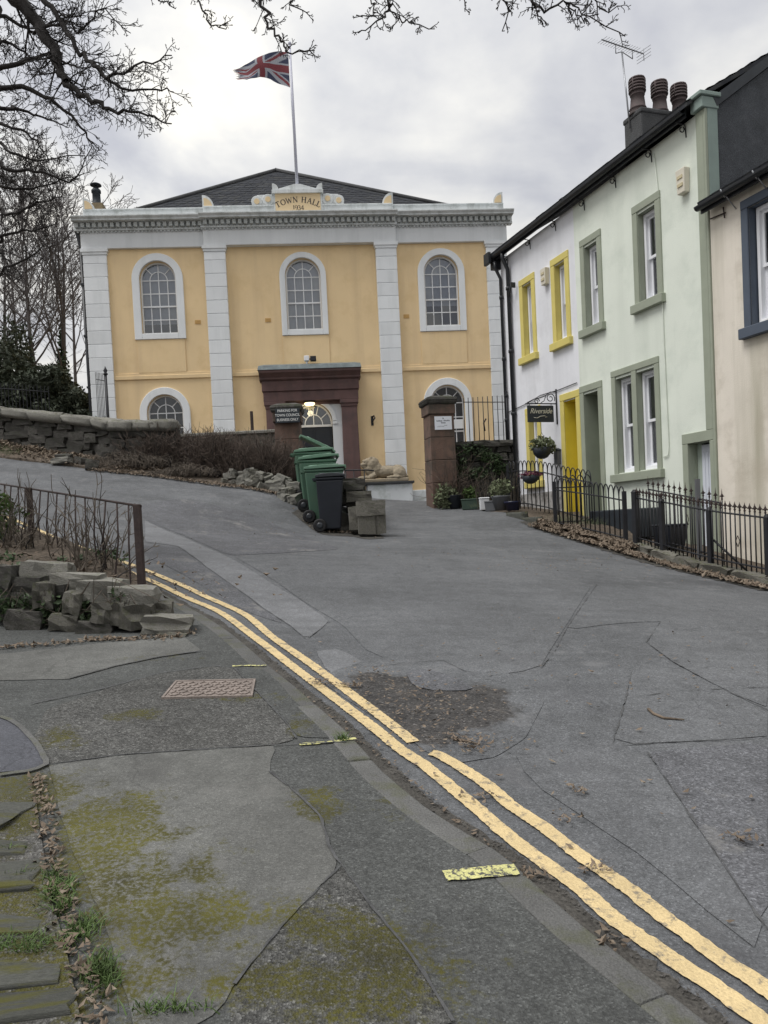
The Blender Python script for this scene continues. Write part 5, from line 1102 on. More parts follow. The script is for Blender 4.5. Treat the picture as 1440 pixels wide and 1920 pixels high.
def basket(label, p, seed, lv, chain):
    rng = random.Random(seed); t = thing('hanging_basket', label, 'hanging basket', p)
    q = MB(); q.lathe([(.05, -.24), (.12, -.21), (.19, -.12), (.22, 0), (.20, 0)], 14); q.build('bowl', M['slateboard'], t)
    q = MB(); leafy(q, (0, 0, .08), (.27, .27, .16), 420, .045, rng); leafy(q, (.2, -.05, -.02), (.10, .1, .14), 90, .04, rng); q.build('plants', lv, t)
    q = MB()
    for k in range(3): q.tube([(.21*math.cos(k*2.09), .21*math.sin(k*2.09), 0), (0, 0, chain*.6)], .004, 4)
    q.tube([(0, 0, chain*.6), (0, 0, chain)], .005, 4); q.build('chain', M['black'], t)
sb = hpt(-4.74, -.42, 3.72)
basket('hanging basket of greyish green plants below the black sign board', (sb[0], sb[1], 3.16), 11, M['sagegreen'], .56)
t = thing('letter_box', 'small grey post box on the white wall left of the yellow door', 'letter box', hpt(-4.74, 0, 2.95), HR); q = MB(); q.box(-.08, .08, -.09, 0, -.16, .14); q.build('body', M['potgrey'], t, bevel=.01)
q = MB(); q.prism([(-.10, .14), (.10, .14), (.10, .16), (0, .20), (-.10, .16)], -.10, 0); q.build('lid', M['slateboard'], t)
# ================================================================ GATE PIERS, WALLS, RAILINGS
def pier(label, p, rz, wd, ztop, notice):
    h = ztop-p[2]
    t = thing('gate_pier', label, 'gate pier', p, rz)
    w2 = wd/2; n = 4; hs = h-.46
    for k in range(n):
        z0, z1 = (-.3 if k == 0 else hs*k/n), hs*(k+1)/n-.006; f = lambda z: w2*(1.03-.06*z/h)
        q = MB(); a, b = f(max(z0, 0)), f(z1); q.frus((-a, a, -a, a, z0), (-b, b, -b, b, z1)); q.build('shaft_block', M['pier'], t, bevel=.012, seg=2)
    q = MB(); a = w2*1.10; q.box(-a, a, -a, a, hs, h-.22); q.build('neck', M['pier'], t, bevel=.02, seg=2)
    q = MB(); a = w2*1.28; q.frus((-a*.92, a*.92, -a*.92, a*.92, h-.22), (-a, a, -a, a, h-.14)); q.frus((-a, a, -a, a, h-.139), (-a*.97, a*.97, -a*.97, a*.97, h-.07)); q.frus((-a*.97, a*.97, -a*.97, a*.97, h-.069), (-a*.55, a*.55, -a*.55, a*.55, h)); q.build('cap', M['stone_dark'], t, bevel=.025, seg=2)
    return t
p = (1.495,19.1,2.151); p = (p[0], p[1], tz(p[0], p[1])); pr_ = pier('reddish brown stone gate pier with white notice, right of the drive', p, R(12), .62, 4.72, 1)
t = thing('notice', 'white paper notice with grey print on the right gate pier', 'notice', tuple(WM[pr_] @ Vector((.02, -.335, 1.98))), R(12))
q = MB(); q.box(-.215, .215, 0, .008, -.16, .16); q.build('sheet', M['paper'], t)
q = MB()   # illegible lines of print, worn flat print
q.lathe([(.001, -.018), (.018, 0), (.001, .018)], 8, (0, -.001, .112))
for x0, x1, z0, z1 in ((-.165, -.02, .035, .068), (.01, .17, .040, .073), (-.055, .06, -.012, .022), (-.12, .10, -.062, -.052), (-.15, .14, -.092, -.084)):
    x = x0
    while x < x1:
        w_ = .010 if z1-z0 > .02 else .03; q.box(x, min(x+w_, x1), -.0015, 0, z0, z1-(.008 if int(x*777) % 2 else 0)); x += w_+.006
q.build('print', M['ink'], t)
p = (-2.185,19,2.798); p = (p[0], p[1], tz(p[0], p[1])); pl_ = pier('dark weathered gate pier carrying the parking board, behind the green bins', p, R(2), .62, 4.70, 0)
t = thing('parking_sign', 'black parking board with three lines of white capitals on the left gate pier', 'sign', tuple(WM[pl_] @ Vector((.03, -.425, 4.40-p[2]))), R(2))
q = MB(); q.box(-.29, .29, -.015, .02, -.20, .14); q.build('board', M['slateboard'], t, bevel=.004)
def text_mesh(body, size, mt, parent, loc, sx=1, name='lettering'):
    cu = bpy.data.curves.new('t', 'FONT'); cu.body = body; cu.size = size; cu.align_x = 'CENTER'; cu.align_y = 'CENTER'; cu.offset = .0008
    o = bpy.data.objects.new('t', cu); COL.objects.link(o); dg = bpy.context.evaluated_depsgraph_get(); me = bpy.data.meshes.new_from_object(o.evaluated_get(dg)); bpy.data.objects.remove(o)
    me.materials.clear(); me.materials.append(mt)
    for v in me.vertices: x, y, z = v.co; v.co = (loc[0]+x*sx, loc[1]+z, loc[2]+y)
    return link(name, me, parent)
for body, z, sx in (('PARKING FOR', .085, .84), ('TOWN COUNCIL', -.022, .84), ('BUSINESS ONLY', -.13, .82)): text_mesh(body, .088, M['letter_w'], t, (0, -.018, z), sx)
# rubble wall generator: dark core plus individual face stones
def rubble_wall(root, pts, face, courses, st, core, thick=.4, lmin=.22, lmax=.5, depth=.2, seed=0, rnd_h=.25):
    """pts: (x, y, z_bottom, z_top) along the wall; stones on the side `face` (+1 left of travel, -1 right)"""
    rng = random.Random(seed)
    mb = MB(); P = [Vector(p[:2]) for p in pts]
    for i in range(len(P)-1):
        d = (P[i+1]-P[i]).normalized(); n = Vector((-d.y, d.x))*face
        for s in range(1):
            A, B = P[i], P[i+1]; b0, t0, b1, t1 = pts[i][2], pts[i][3], pts[i+1][2], pts[i+1][3]
            ring = lambda Q, zb, zt: [(Q.x-n.x*.06, Q.y-n.y*.06, zb-.3), (Q.x-n.x*thick, Q.y-n.y*thick, zb-.3), (Q.x-n.x*thick, Q.y-n.y*thick, zt-.03), (Q.x-n.x*.06, Q.y-n.y*.06, zt-.03)]
            mb.add(ring(A, b0, t0)+ring(B, b1, t1), [(0, 1, 5, 4), (1, 2, 6, 5), (2, 3, 7, 6), (3, 0, 4, 7), (0, 3, 2, 1), (4, 5, 6, 7)])
    mb.build('core', M[core], root, world=True)
    cum = [0]
    for a, b in zip(P, P[1:]): cum.append(cum[-1]+(b-a).length)
    def at(s):
        for i in range(len(P)-1):
            if s <= cum[i+1] or i == len(P)-2:
                t_ = (s-cum[i])/(cum[i+1]-cum[i]); d = (P[i+1]-P[i]).normalized(); q = P[i].lerp(P[i+1], t_)
                return q, d, pts[i][2]*(1-t_)+pts[i+1][2]*t_, pts[i][3]*(1-t_)+pts[i+1][3]*t_
    for c in range(courses):
        s = -rng.random()*.2
        while s < cum[-1]:
            L = rng.uniform(lmin, lmax); m = min(max(s+L/2, .02), cum[-1]-.02); q, d, zb, zt = at(m); n = Vector((-d.y, d.x))*face
            hh = (zt-zb)/courses; z = zb+hh*(c+.5)+rng.uniform(-.1, .1)*hh; h = hh*rng.uniform(.82, 1.18)
            o = q-n*(.10-rng.uniform(-.015, .02)); L2 = min(L, cum[-1]+.05-s)
            slope = 0
            place('stone', rng.choice(ST[st]), root, (o.x, o.y, z), (rng.uniform(-.06, .06), rng.uniform(-.07, .07), math.atan2(d.y, d.x)+rng.uniform(-.08, .08)+(math.pi if rng.random() < .5 else 0)), (L2*.97, depth*rng.uniform(.9, 1.3), h))
            s += L
# wall with railings between the pier and the white cottage
t = thing('rubble_wall', 'mossy dark rubble wall between the right gate pier and the white cottage', 'stone wall', (2.4, 19.2, 2.0))
zb = lambda x, y: tz(x, y)-.05
rubble_wall(t, [(1.78, 19.3, zb(1.78, 19.3), 3.55), (2.6, 19.15, zb(2.6, 19.15), 3.55), (3.42, 19.0, zb(3.4, 19.), 3.5)], -1, 7, 'stone_dark', 'mortar', .4, .2, .5, .2, 3)
wr = t
def coping(root, pts, st, n, wd, h, seed):
    rng = random.Random(seed)
    for i in range(n):
        a, b = Vector(pts[0]).lerp(Vector(pts[1]), i/n), Vector(pts[0]).lerp(Vector(pts[1]), (i+1)/n); d = b-a; c = (a+b)/2
        place('coping_stone', rng.choice(ST[st]), root, c, (0, -math.asin(max(-1, min(1, d.z/d.length))), math.atan2(d.y, d.x)), (d.length*1.10, wd*rng.uniform(.95, 1.08), h*rng.uniform(.9, 1.12)))
coping(t, [(1.8, 19.45, 3.55), (3.42, 19.15, 3.51)], 'stone_dark', 4, .5, .16, 2)
t = thing('wall_railing', 'plain black iron railing with a finial post on top of the dark rubble wall', 'railing', (2.6, 19.3, 3.55))
A, B = Vector((2.145,19.35,4.606)), Vector((3.207,19.2,4.531)); zt = A.z
q = MB(); q.tube([A, B], .012, 5); q.build('rail', M['black'], t, world=True)
for i in range(9):
    p = A.lerp(B, (i+.1)/9); q = MB(); q.tube([(p.x, p.y, 3.5), (p.x, p.y, zt+.10)], .011, 5); q.build('bar', M['black'], t, world=True)
q = MB(); q.tube([(B.x, B.y, 3.45), (B.x, B.y, zt+.05)], .028, 6); q.lathe([(.03, 0), (.05, .05), (.02, .09), (.035, .13), (.001, .2)], 8, (B.x, B.y, zt+.04)); q.build('post', M['black'], t, world=True)
p = A.lerp(B, 4.1/9); q = MB(); q.tube([(p.x+.06, p.y-.02, zt-.45), (p.x, p.y-.02, zt-.55), (p.x+.02, p.y-.02, zt-.75)], .02, 5); q.build('latch', M['rusty'], t, world=True)
# low stone wall right of the bins
t = thing('low_stone_wall', 'stepped low wall of big rough blocks ending beside the black bin', 'stone wall', (-0.273,13.998,1.463))
for (x, y, Y, wd, hh, dp, st, k) in ((687, 988, 13.75, .29, .46, .42, 'block', 0), (711, 985, 13.80, .21, .44, .40, 'block', 1), (694, 956, 13.80, .50, .25, .5, 'block', 2), (672, 972, 14.2, .35, .4, .5, 'block', 4), (672, 932, 14.9, .48, .19, .6, 'block', 3), (664, 915, 15.8, .42, .15, .7, 'stone_dark', 4), (672, 946, 15.2, .45, .3, .6, 'stone_dark', 2), (662, 925, 16.2, .5, .5, .8, 'stone_dark', 1), (656, 905, 17.0, .45, .14, .8, 'stone_pale', 5), (652, 925, 17.2, .5, .5, .9, 'stone_dark', 3)):
    c = atpx = None
    P0 = {(687, 988): (-0.283,13.75,1.732), (711, 985): (-0.056,13.8,1.721), (694, 956): (-0.197,13.78,1.946), (672, 972): (-0.437,14.2,1.782), (672, 932): (-0.428,14.9,2.2), (664, 915): (-0.542,15.8,2.436), (672, 946): (-0.454,15.2,2.066), (662, 925): (-0.584,16.2,2.336), (656, 905): (-0.671,17,2.609), (652, 925): (-0.738,17.2,2.387)}[(x, y)]
    place('stone', ST[st][k], t, P0, (0, 0, .05), (wd*1.0, dp, hh*1.04))
ribbon('gutter_grime_shade', [(2.83,15.342),(2.958,14.689),(3.364,12.808),(3.679,11.604),(3.985,10.919),(4.254,10.303),(4.574,9.238)], .22, .007, M['grime_shade'], .09, 78)  # dirt ribbon at the railing foot, doubling as painted contact shadow
area_sheet('ground_grime_shade', ragged([(-1.748,15.11),(-1.432,14.618),(-1.082,13.997),(-0.604,13.836),(-0.259,13.093),(0.031,13.291),(-0.181,15.176),(-0.835,15.948),(-1.478,15.872)], .05, .1, 9), .007, M['grime_shade'], .15)  # dirty patch under the bins with their contact shadow painted in
# ---- wheelie bins
def bin_(label, p, rz, W, D, H, body, lid, open_=0, group=None, lift=0, name='wheelie_bin'):
    """x is front(+)/back(-): wheels at -x"""
    t = thing(name, label, 'wheelie bin', p, rz, group)
    hb = H-.12; b0, b1 = .40*D/.74+.12*0, 0
    q = MB(); q.frus((-D*.38, D*.34, -W*.38, W*.38, .05), (-D*.46, D*.50, -W*.48, W*.48, hb))
    q.frus((-D*.47, D*.52, -W*.50, W*.50, hb), (-D*.48, D*.53, -W*.51, W*.51, hb+.055))
    bo = q.build('body', body, t, bevel=.025, seg=2)
    q = MB(); q.frus((-D*.30, D*.26, -W*.385, W*.385, .32), (-D*.30, D*.26, -W*.385-.012, W*.385+.012, .36)); q.build('rib', body, bo)
    q = MB(); a = R(open_); L = D*1.06; n = 6; prof = []
    top = []; 
    for k in range(n+1):
        s = k/n; x = L*s; z = .045+.03*math.sin(s*math.pi); top.append((x, z))
    poly = [(0, 0)]+top+[(L, -.03), (L-.02, -.03), (L-.03, .01)]
    R2 = [(-D*.48+x*math.cos(a)-z*math.sin(a), hb+.058+x*math.sin(a)+z*math.cos(a)) for x, z in poly]
    q.prism(R2, -W*.53, W*.53)
    f = lambda x, z: (-D*.48+x*math.cos(a)-z*math.sin(a), hb+.058+x*math.sin(a)+z*math.cos(a))
    lo = q.build('lid', lid, t, bevel=.012, seg=2)
    q = MB()
    for y in (-W*.36, 0, W*.36): 
        for k in range(3): 
            x0, z0 = f(L*(.12+.25*k), .062); x1, z1 = f(L*(.12+.25*k+.2), .068); q.tube([(x0, y, z0), (x1, y, z1)], .016, 5)
    q.build('lid_rib', lid, lo)
    q = MB(); q.tube([(-D*.56, -W*.36, hb+.03), (-D*.56, W*.36, hb+.03)], .018, 8)
    for y in (-W*.34, 0, W*.34): q.box(-D*.57, -D*.46, y-.02, y+.02, hb+.005, hb+.05)
    q.build('handle', body, t)
    for y in (-W*.47, W*.47):
        q = MB(); q.lathe([(.10, -.022), (.125*H/1.06, -.015), (.125*H/1.06, .015), (.10, .022)], 16); 
        for i in range(len(q.v)): x, yy, z = q.v[i]; q.v[i] = (-D*.40+x, y+z, .125*H/1.06+yy)
        wl = q.build('wheel', M['tyre'], t)
        q = MB(); q.lathe([(.03, -.03), (.06, -.026), (.06, .026), (.03, .03)], 10)
        for i in range(len(q.v)): x, yy, z = q.v[i]; q.v[i] = (-D*.40+x, y+z, .125*H/1.06+yy)
        q.build('hub', M['lid_black'], wl)
    q = MB(); q.tube([(-D*.40, -W*.46, .13), (-D*.40, W*.46, .13)], .012, 6); q.build('axle', M['steel'], t)
    return t
def gp(x, y): return (x, y, tz(x, y))
bx = [(-0.955,14.45,1.561), (-1.098,15,1.689), (-1.263,15.56,1.795), (-1.403,16.12,1.907), (-1.335,16.74,2.028)]
GR = 'bins in a row beside the low wall'
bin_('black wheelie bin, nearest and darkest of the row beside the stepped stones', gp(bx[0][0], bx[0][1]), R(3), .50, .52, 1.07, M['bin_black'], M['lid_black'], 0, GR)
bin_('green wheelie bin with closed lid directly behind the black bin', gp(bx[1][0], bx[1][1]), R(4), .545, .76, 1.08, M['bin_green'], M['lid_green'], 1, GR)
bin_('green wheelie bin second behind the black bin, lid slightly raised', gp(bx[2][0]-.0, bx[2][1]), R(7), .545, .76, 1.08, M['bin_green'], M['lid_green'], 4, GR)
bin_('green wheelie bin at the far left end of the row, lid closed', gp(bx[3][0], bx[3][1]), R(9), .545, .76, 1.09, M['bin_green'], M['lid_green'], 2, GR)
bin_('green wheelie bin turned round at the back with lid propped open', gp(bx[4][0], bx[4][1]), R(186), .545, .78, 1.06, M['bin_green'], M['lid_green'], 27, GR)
# ---- long garden wall with rounded coping on the left
LW = [(-14.5, 20.6, tz(-14.5, 20.6)+.1, 5.75), (-9.139,18.9,4.915)[:2]+(4.05, 4.80), (-6.648,18.4,4.467)[:2]+(3.45, 4.36), (-6.199,18,4.328)[:2]+(3.30, 4.20), (-4.711,18,4.207)[:2]+(3.05, 4.14)]
t = thing('garden_wall', 'long dark stone wall with rounded pale coping climbing to the left', 'stone wall', (LW[2][0], LW[2][1], 3.4))
rubble_wall(t, LW, -1, 4, 'stone_dark', 'mortar', .45, .28, .7, .22, 8)
for i, n in ((0, 7), (1, 5), (2, 1), (3, 3)):
    a, b = LW[i], LW[i+1]; d = (Vector(b[:2])-Vector(a[:2])).normalized(); nn_ = Vector((-d.y, d.x))*.2
    coping(t, [(a[0]+nn_.x, a[1]+nn_.y, a[3]+.05), (b[0]+nn_.x, b[1]+nn_.y, b[3]+.05)], 'coping', max(1, n-2 if n > 3 else n), .62, .25, 4+i)
# hall boundary wall behind the hedge
t = thing('boundary_wall', 'low rendered boundary wall behind the brown hedge in front of the hall', 'low wall', (-3.57,19.3,3.874))
a, b = (-5.124,19.2,4.044), (-2.164,19.2,3.9)
q = MB(); q.box(a[0], b[0], 19.15, 19.4, 2.0, a[2]); q.build('body', M['stone'], t, world=True, bevel=.02)
q = MB(); q.box(a[0], b[0], 19.1, 19.45, a[2]+.002, a[2]+.09); q.build('coping', M['stone_pale'], t, world=True, bevel=.02)
t = thing('iron_post', 'single dark iron post standing behind the brown hedge against the yellow wall', 'post', (-3.114,19.3,3.958))
a, b = (-3.114,19.3,3.72), (-3.104,19.3,4.63); q = MB(); q.box(a[0]-.035, a[0]+.035, 19.28, 19.34, a[2], b[2]); q.build('shaft', M['rusty'], t, world=True, bevel=.008)
# tall railing at the hall's left corner and the long dark railing beyond it
t = thing('corner_railing', 'tall black railing with a ball finial post before the left white pilaster', 'railing', (-6.676,19.2,4.54))
a, b = Vector((-7.274,20.3,5.963)), Vector((-6.633,19.2,5.676)); z1 = b.z
for k in range(7):
    p = a.lerp(b, k/7); q = MB(); q.tube([(p.x, p.y, 3.4), (p.x, p.y, p.z+.03)], .008, 4); q.build('bar', M['black'], t, world=True)
q = MB(); q.tube([a-Vector((0, 0, .15)), b-Vector((0, 0, .15))], .011, 4); q.build('rail', M['black'], t, world=True)
q = MB(); q.tube([(b.x, b.y, 3.4), (b.x, b.y, z1+.02)], .032, 8); q.lathe([(.05, 0), (.06, .03), (.03, .05), (.055, .10), (.03, .15), (.001, .22)], 8, (b.x, b.y, z1)); q.tube([(b.x, b.y, 4.0), (b.x, b.y, 4.15)], .05, 8); q.build('post', M['black'], t, world=True)
t = thing('long_railing', 'long dark iron railing running behind the coped wall among the trees', 'railing', (-11, 22, 4.3))
A, B = Vector((-8.65, 20.6, 4.1)), Vector((-17, 24.0, 5.6)); rl = MB(); bars = MB()
for k in range(70):
    p = A.lerp(B, k/70); bars.tube([(p.x, p.y, p.z-.3), (p.x, p.y, p.z+1.65)], .011, 3, cap=False)
bars.build('bars', M['black'], t, world=True)['kind'] = 'stuff'
rl.tube([A+Vector((0, 0, 1.5)), B+Vector((0, 0, 1.5))], .015, 4); rl.tube([A+Vector((0, 0, .3)), B+Vector((0, 0, .3))], .015, 4); rl.build('rail', M['black'], t, world=True)
# ---- hoop-topped railings round the white and green cottages' garden
def hoop_fence(t, A, B, n, h, post_ends=(0, 1)):
    A, B = Vector(A), Vector(B)
    d = (B-A)/n
    for k in range(n):
        p, r = A+d*k, A+d*(k+1); c = (p+r)/2; w_ = (r-p)*.5
        zb = tz(c.x, c.y)+.02; zt = zb+h; P = [(p.x, p.y, tz(p.x, p.y)+.02), (p.x, p.y, zt-.16)]
        for j in range(1, 8):
            a = math.pi*j/8; P.append((c.x-w_.x*math.cos(a), c.y-w_.y*math.cos(a), zt-.16+.16*math.sin(a)))
        P += [(r.x, r.y, zt-.16), (r.x, r.y, tz(r.x, r.y)+.02)]
        q = MB(); q.tube(P, .011, 5); q.build('hoop', M['black'], t, world=True)
    for hh in (.14, h-.20):
        q = MB(); q.tube([(A.lerp(B, s).x, A.lerp(B, s).y, tz(*A.lerp(B, s)[:2])+hh) for s in (0, .25, .5, .75, 1)], .013, 5); q.build('rail', M['black'], t, world=True)
    for e in post_ends:
        p = A.lerp(B, e); z = tz(p.x, p.y); q = MB(); q.box(p.x-.03, p.x+.03, p.y-.03, p.y+.03, z-.1, z+h-.05); q.build('post', M['black'], t, world=True)
fa, fb = hpt(-5.55, -.85, 0), hpt(-2.35, -.80, 0)
t = thing('hoop_railing', 'hoop topped black railing in front of the white cottage window', 'railing', (fa[0], fa[1], tz(fa[0], fa[1]))); hoop_fence(t, fa[:2]+(0,), fb[:2]+(0,), 19, 1.05, (0,))
fa, fb = hpt(-2.42, -1.55, 0), hpt(-.38, -1.5, 0)
t = thing('hoop_railing', 'hoop topped black railing beside the leaf pile, in front of the green door recess', 'railing', (fa[0], fa[1], tz(fa[0], fa[1]))); hoop_fence(t, fa[:2]+(0,), fb[:2]+(0,), 15, .95)
fa, fb = hpt(-2.42, -1.55, 0), hpt(-2.35, -.8, 0)
t = thing('hoop_railing', 'short hoop topped railing joining the front and back hoop railings', 'railing', (fb[0], fb[1], tz(fb[0], fb[1]))); hoop_fence(t, fa[:2]+(0,), fb[:2]+(0,), 5, .98, ())
# dark low planter behind it
c = hpt(-1.7, -.45, 0); t = thing('planter_box', 'long dark planter box behind the hoop railing', 'planter', (c[0], c[1], tz(c[0], c[1])), HR)
q = MB(); q.box(-1.0, .55, -.2, .25, -.1, .42); q.build('box', M['slateboard'], t, bevel=.02)
# ---- spear railing along the road
PL = M['stone_pale']
def spear_fence(t, a, b, n, h, lat, step_base=.10, tip=.12, skip=()):
    for k in range(n+1):
        if k in skip: continue
        x = a+(b-a)*k/n; p = hpt(x, lat, 0); z = tz(p[0], p[1])+step_base
        q = MB(); q.tube([(p[0], p[1], z-.03), (p[0], p[1], z+h-tip)], .010, 5); br = q.build('bar', M['black'], t, world=True)
        q = MB(); zz = z+h-tip; q.lathe([(.010, 0), (.018, .012), (.010, .024), (.012, .035), (.026, .055), (.008, .09), (.001, tip)], 6, (p[0], p[1], zz))
        dx = HM.to_3x3() @ Vector((1, 0, 0)); q.tube([Vector((p[0], p[1], zz+.05))-dx*.04, Vector((p[0], p[1], zz+.062)), Vector((p[0], p[1], zz+.05))+dx*.04], .008, 4); WM[br] = WM[t]; q.build('spear_tip', M['rusty'], br, world=True)
    for hh in (.10, h-tip-.05):
        q = MB(); q.tube([(lambda p: (p[0], p[1], tz(p[0], p[1])+step_base+hh))(hpt(a+(b-a)*s/6, lat, 0)) for s in range(7)], .013, 5); q.build('rail', M['black'], t, world=True)
def fence_post(t, x, lat, h, w_=.034, sb=.05):
    p = hpt(x, lat, 0); z = tz(p[0], p[1])+sb; q = MB(); q.box(-w_, w_, -w_, w_, z-.1, z+h); q.frus((-w_*1.15, w_*1.15, -w_*1.15, w_*1.15, z+h), (-w_*.5, w_*.5, -w_*.5, w_*.5, z+h+.05))
    for i in range(len(q.v)): vx, vy, vz = q.v[i]; r = HM.to_3x3() @ Vector((vx, vy, 0)); q.v[i] = (p[0]+r.x, p[1]+r.y, vz)
    q.build('post', M['black'], t, world=True, bevel=.005)
p = hpt(.9, -1.5, 0); t = thing('spear_railing', 'black spear topped road railing with square posts before the cream cottage', 'railing', (p[0], p[1], tz(p[0], p[1])))
spear_fence(t, .54, 4.3, 44, .92, -1.5); 
for x in (1.52, 2.53, 3.6): fence_post(t, x, -1.5, .80)
x = 2.06; p = hpt(x, -1.5, 0); z = tz(p[0], p[1])
def diamond(t, x, lat, hz):
    p = hpt(x, lat, 0); z = tz(p[0], p[1])+hz; dx = HM.to_3x3() @ Vector((1, 0, 0)); P = Vector((p[0], p[1], z)); q = MB()
    for s in (-1, 1): q.tube([P-Vector((0, 0, .075)), P+dx*.035*s, P+Vector((0, 0, .075))], .006, 4)
    q.build('diamond', M['rusty'], t, world=True)
diamond(t, 2.05, -1.52, .50)
q = MB(); a, b = hpt(1.55, -1.47, 0), hpt(1.95, -1.2, 0); q.tube([(a[0], a[1], tz(a[0], a[1])+.45), (b[0], b[1], tz(b[0], b[1])+.02)], .016, 5); q.build('brace', M['black'], t, world=True)
p = hpt(.1, -1.5, 0); t = thing('spear_gate', 'black spear topped gate between square posts at the green cottage', 'gate', (p[0], p[1], tz(p[0], p[1])))
spear_fence(t, -.06, .50, 7, .90, -1.5); fence_post(t, -.10, -1.5, .86, .045); fence_post(t, .52, -1.5, .80)
p = hpt(.1, -.85, 0); t = thing('inner_railing', 'short spear topped railing near the green cottage wall, behind the road railing', 'railing', (p[0], p[1], tz(p[0], p[1])))
spear_fence(t, -.62, 1.05, 13, 1.12, -.85, .0, .17)
p = hpt(.55, -.85, 0); q = MB(); z = tz(p[0], p[1]); q.box(p[0]-.03, p[0]+.03, p[1]-.03, p[1]+.03, z, z+1.2); q.build('post', M['potgrey'], t, world=True)
diamond(t, .32, -.87, .55)
# kerb stones under the railings
t = thing('railing_plinth', 'low worn stone kerb beneath the road railings with leaves against it', 'stone kerb', hpt(1, -1.5, tz(*hpt(1, -1.5, 0)[:2])))
rng = random.Random(8); x = -.2
while x < 4.4:
    L = rng.uniform(.5, .8); c = hpt(x+L/2, -1.52, 0); a, b = hpt(x, -1.52, 0), hpt(x+L, -1.52, 0); dz = tz(b[0], b[1])-tz(a[0], a[1])
    place('stone', rng.choice(ST['stone']), t, (c[0], c[1], tz(c[0], c[1])+.0), (0, -math.atan2(dz, L), HR), (L, .26, .24)); x += L
t = thing('bed_edging', 'low stone kerb edging the planting bed left of the hoop railing', 'stone kerb', (2.91,15.478,1.601))
ed = [(2.625,15.987),(2.867,15.53),(3.051,15.035),(3.242,14.385)]
for i, (a, b) in enumerate(zip(ed, ed[1:])):
    a, b = Vector(a), Vector(b); c = (a+b)/2; place('stone', ST['sett'][i], t, (c.x, c.y, tz(c.x, c.y)), (0, 0, math.atan2((b-a).y, (b-a).x)), ((b-a).length, .16, .2))
# chair at the right edge
c = hpt(2.55, -.75, 0); c = (c[0], c[1], tz(c[0], c[1])); t = thing('garden_chair', 'black garden chair with arms behind the road railing at the right edge', 'chair', c, R(-50))
q = MB(); q.box(-.26, .26, -.26, .26, .40, .45); q.build('seat', M['black_paint'], t, bevel=.01)
for x in (-.24, .24):
    for y in (-.24, .24):
        q = MB(); q.box(x-.02, x+.02, y-.02, y+.02, 0, .64 if y < 0 else .86); q.build('leg', M['black_paint'], t)
    q = MB(); q.box(x-.025, x+.025, -.27, .25, .64, .665); q.build('armrest', M['black_paint'], t)
q = MB()
for z in (.52, .62, .72, .82): q.box(-.22, .22, .225, .25, z, z+.06)
q.build('backrest', M['black_paint'], t)
q = MB(); q.box(-.24, .24, -.235, -.225, .06, .38); q.build('skirt', M['black_paint'], t)
# dark tub behind the gate
c = hpt(-.3, -.7, 0); t = thing('rubbish_tub', 'dark square tub tucked behind the spear topped gate', 'tub', (c[0], c[1], tz(c[0], c[1])), HR)
q = MB(); q.frus((-.18, .18, -.15, .15, 0), (-.22, .22, -.19, .19, .34)); q.frus((-.23, .23, -.2, .2, .341), (-.23, .23, -.2, .2, .37)); q.build('body', M['bin_black'], t, bevel=.015)
# ---- near wall on the left with its railing
t = thing('near_wall', 'tumbled mossy garden wall end stepping down to the pavement', 'stone wall', (-2.215,6.065,0.798))
q = MB()
pts = [(-6, 6.55, .70, 1.60), (-3.4, 6.45, .74, 1.43), (-2.75, 6.42, .74, 1.27), (-2.25, 6.45, .74, 1.08), (-1.95, 6.5, .78, .93)]
rubble_wall(t, pts[:], -1, 4, 'stone_dark', 'mortar', .45, .14, .34, .2, 21)
for (x0, y0, x1, y1), c, dep, st, k in (((50, 1055, 130, 1098), (-2.94,6.75,1.331), .34, 'stone_pale', 0), ((106, 1074, 188, 1106), (-2.64,6.65,1.258), .36, 'stone_pale', 1), ((152, 1086, 232, 1124), (-2.412,6.58,1.183), .34, 'stone_pale', 2), ((212, 1100, 292, 1140), (-2.134,6.55,1.108), .36, 'stone_pale', 3), ((232, 1134, 286, 1174), (-2.069,6.42,0.966), .3, 'stone', 4), ((287, 1128, 322, 1156), (-1.919,6.6,0.988), .3, 'stone', 5), ((273, 1153, 356, 1186), (-1.818,6.38,0.887), .34, 'stone_pale', 4), ((300, 1184, 350, 1202), (-1.754,6.3,0.793), .3, 'stone', 0), ((125, 1110, 155, 1148), (-2.582,6.4,1.104), .28, 'stone', 1), ((176, 1128, 214, 1162), (-2.336,6.38,1.019), .3, 'stone', 2), ((70, 1092, 106, 1138), (-2.829,6.45,1.174), .3, 'stone', 3), ((210, 1128, 232, 1170), (-2.218,6.38,0.995), .25, 'stone', 5), ((0, 1060, 48, 1090), (-3.29,6.8,1.35), .36, 'stone', 0), ((100, 1150, 150, 1180), (-2.641,6.36,0.952), .25, 'stone', 1), ((150, 1165, 210, 1190), (-2.396,6.34,0.885), .25, 'stone_dark', 2), ((20, 1145, 80, 1180), (-2.97,6.36,0.981), .25, 'stone_dark', 2)):
    wd, hh = (x1-x0)/1450*c[1], (y1-y0)/1450*c[1]
    place('stone', ST[st][k], t, c, (.0, .10, .18), (wd*1.04, dep, hh*1.06))
t = thing('near_railing', 'rusty thin barred railing between two posts above the tumbled wall', 'railing', (-2.274,7.2,1.166))
Rb, Rt, Lb, Lt = Vector((-2.27,7.2,1.156)), Vector((-2.234,7.2,1.924)), Vector((-4.214,9.3,1.488)), Vector((-4.169,9.3,2.28))
q = MB(); q.box(Rb.x-.033, Rb.x+.033, Rb.y-.033, Rb.y+.033, Rb.z-.3, Rt.z); q.build('post', M['rusty'], t, world=True, bevel=.006)
q = MB(); q.box(Lb.x-.03, Lb.x+.03, Lb.y-.03, Lb.y+.03, Lb.z-.3, Lt.z); q.build('post', M['rusty'], t, world=True, bevel=.006)
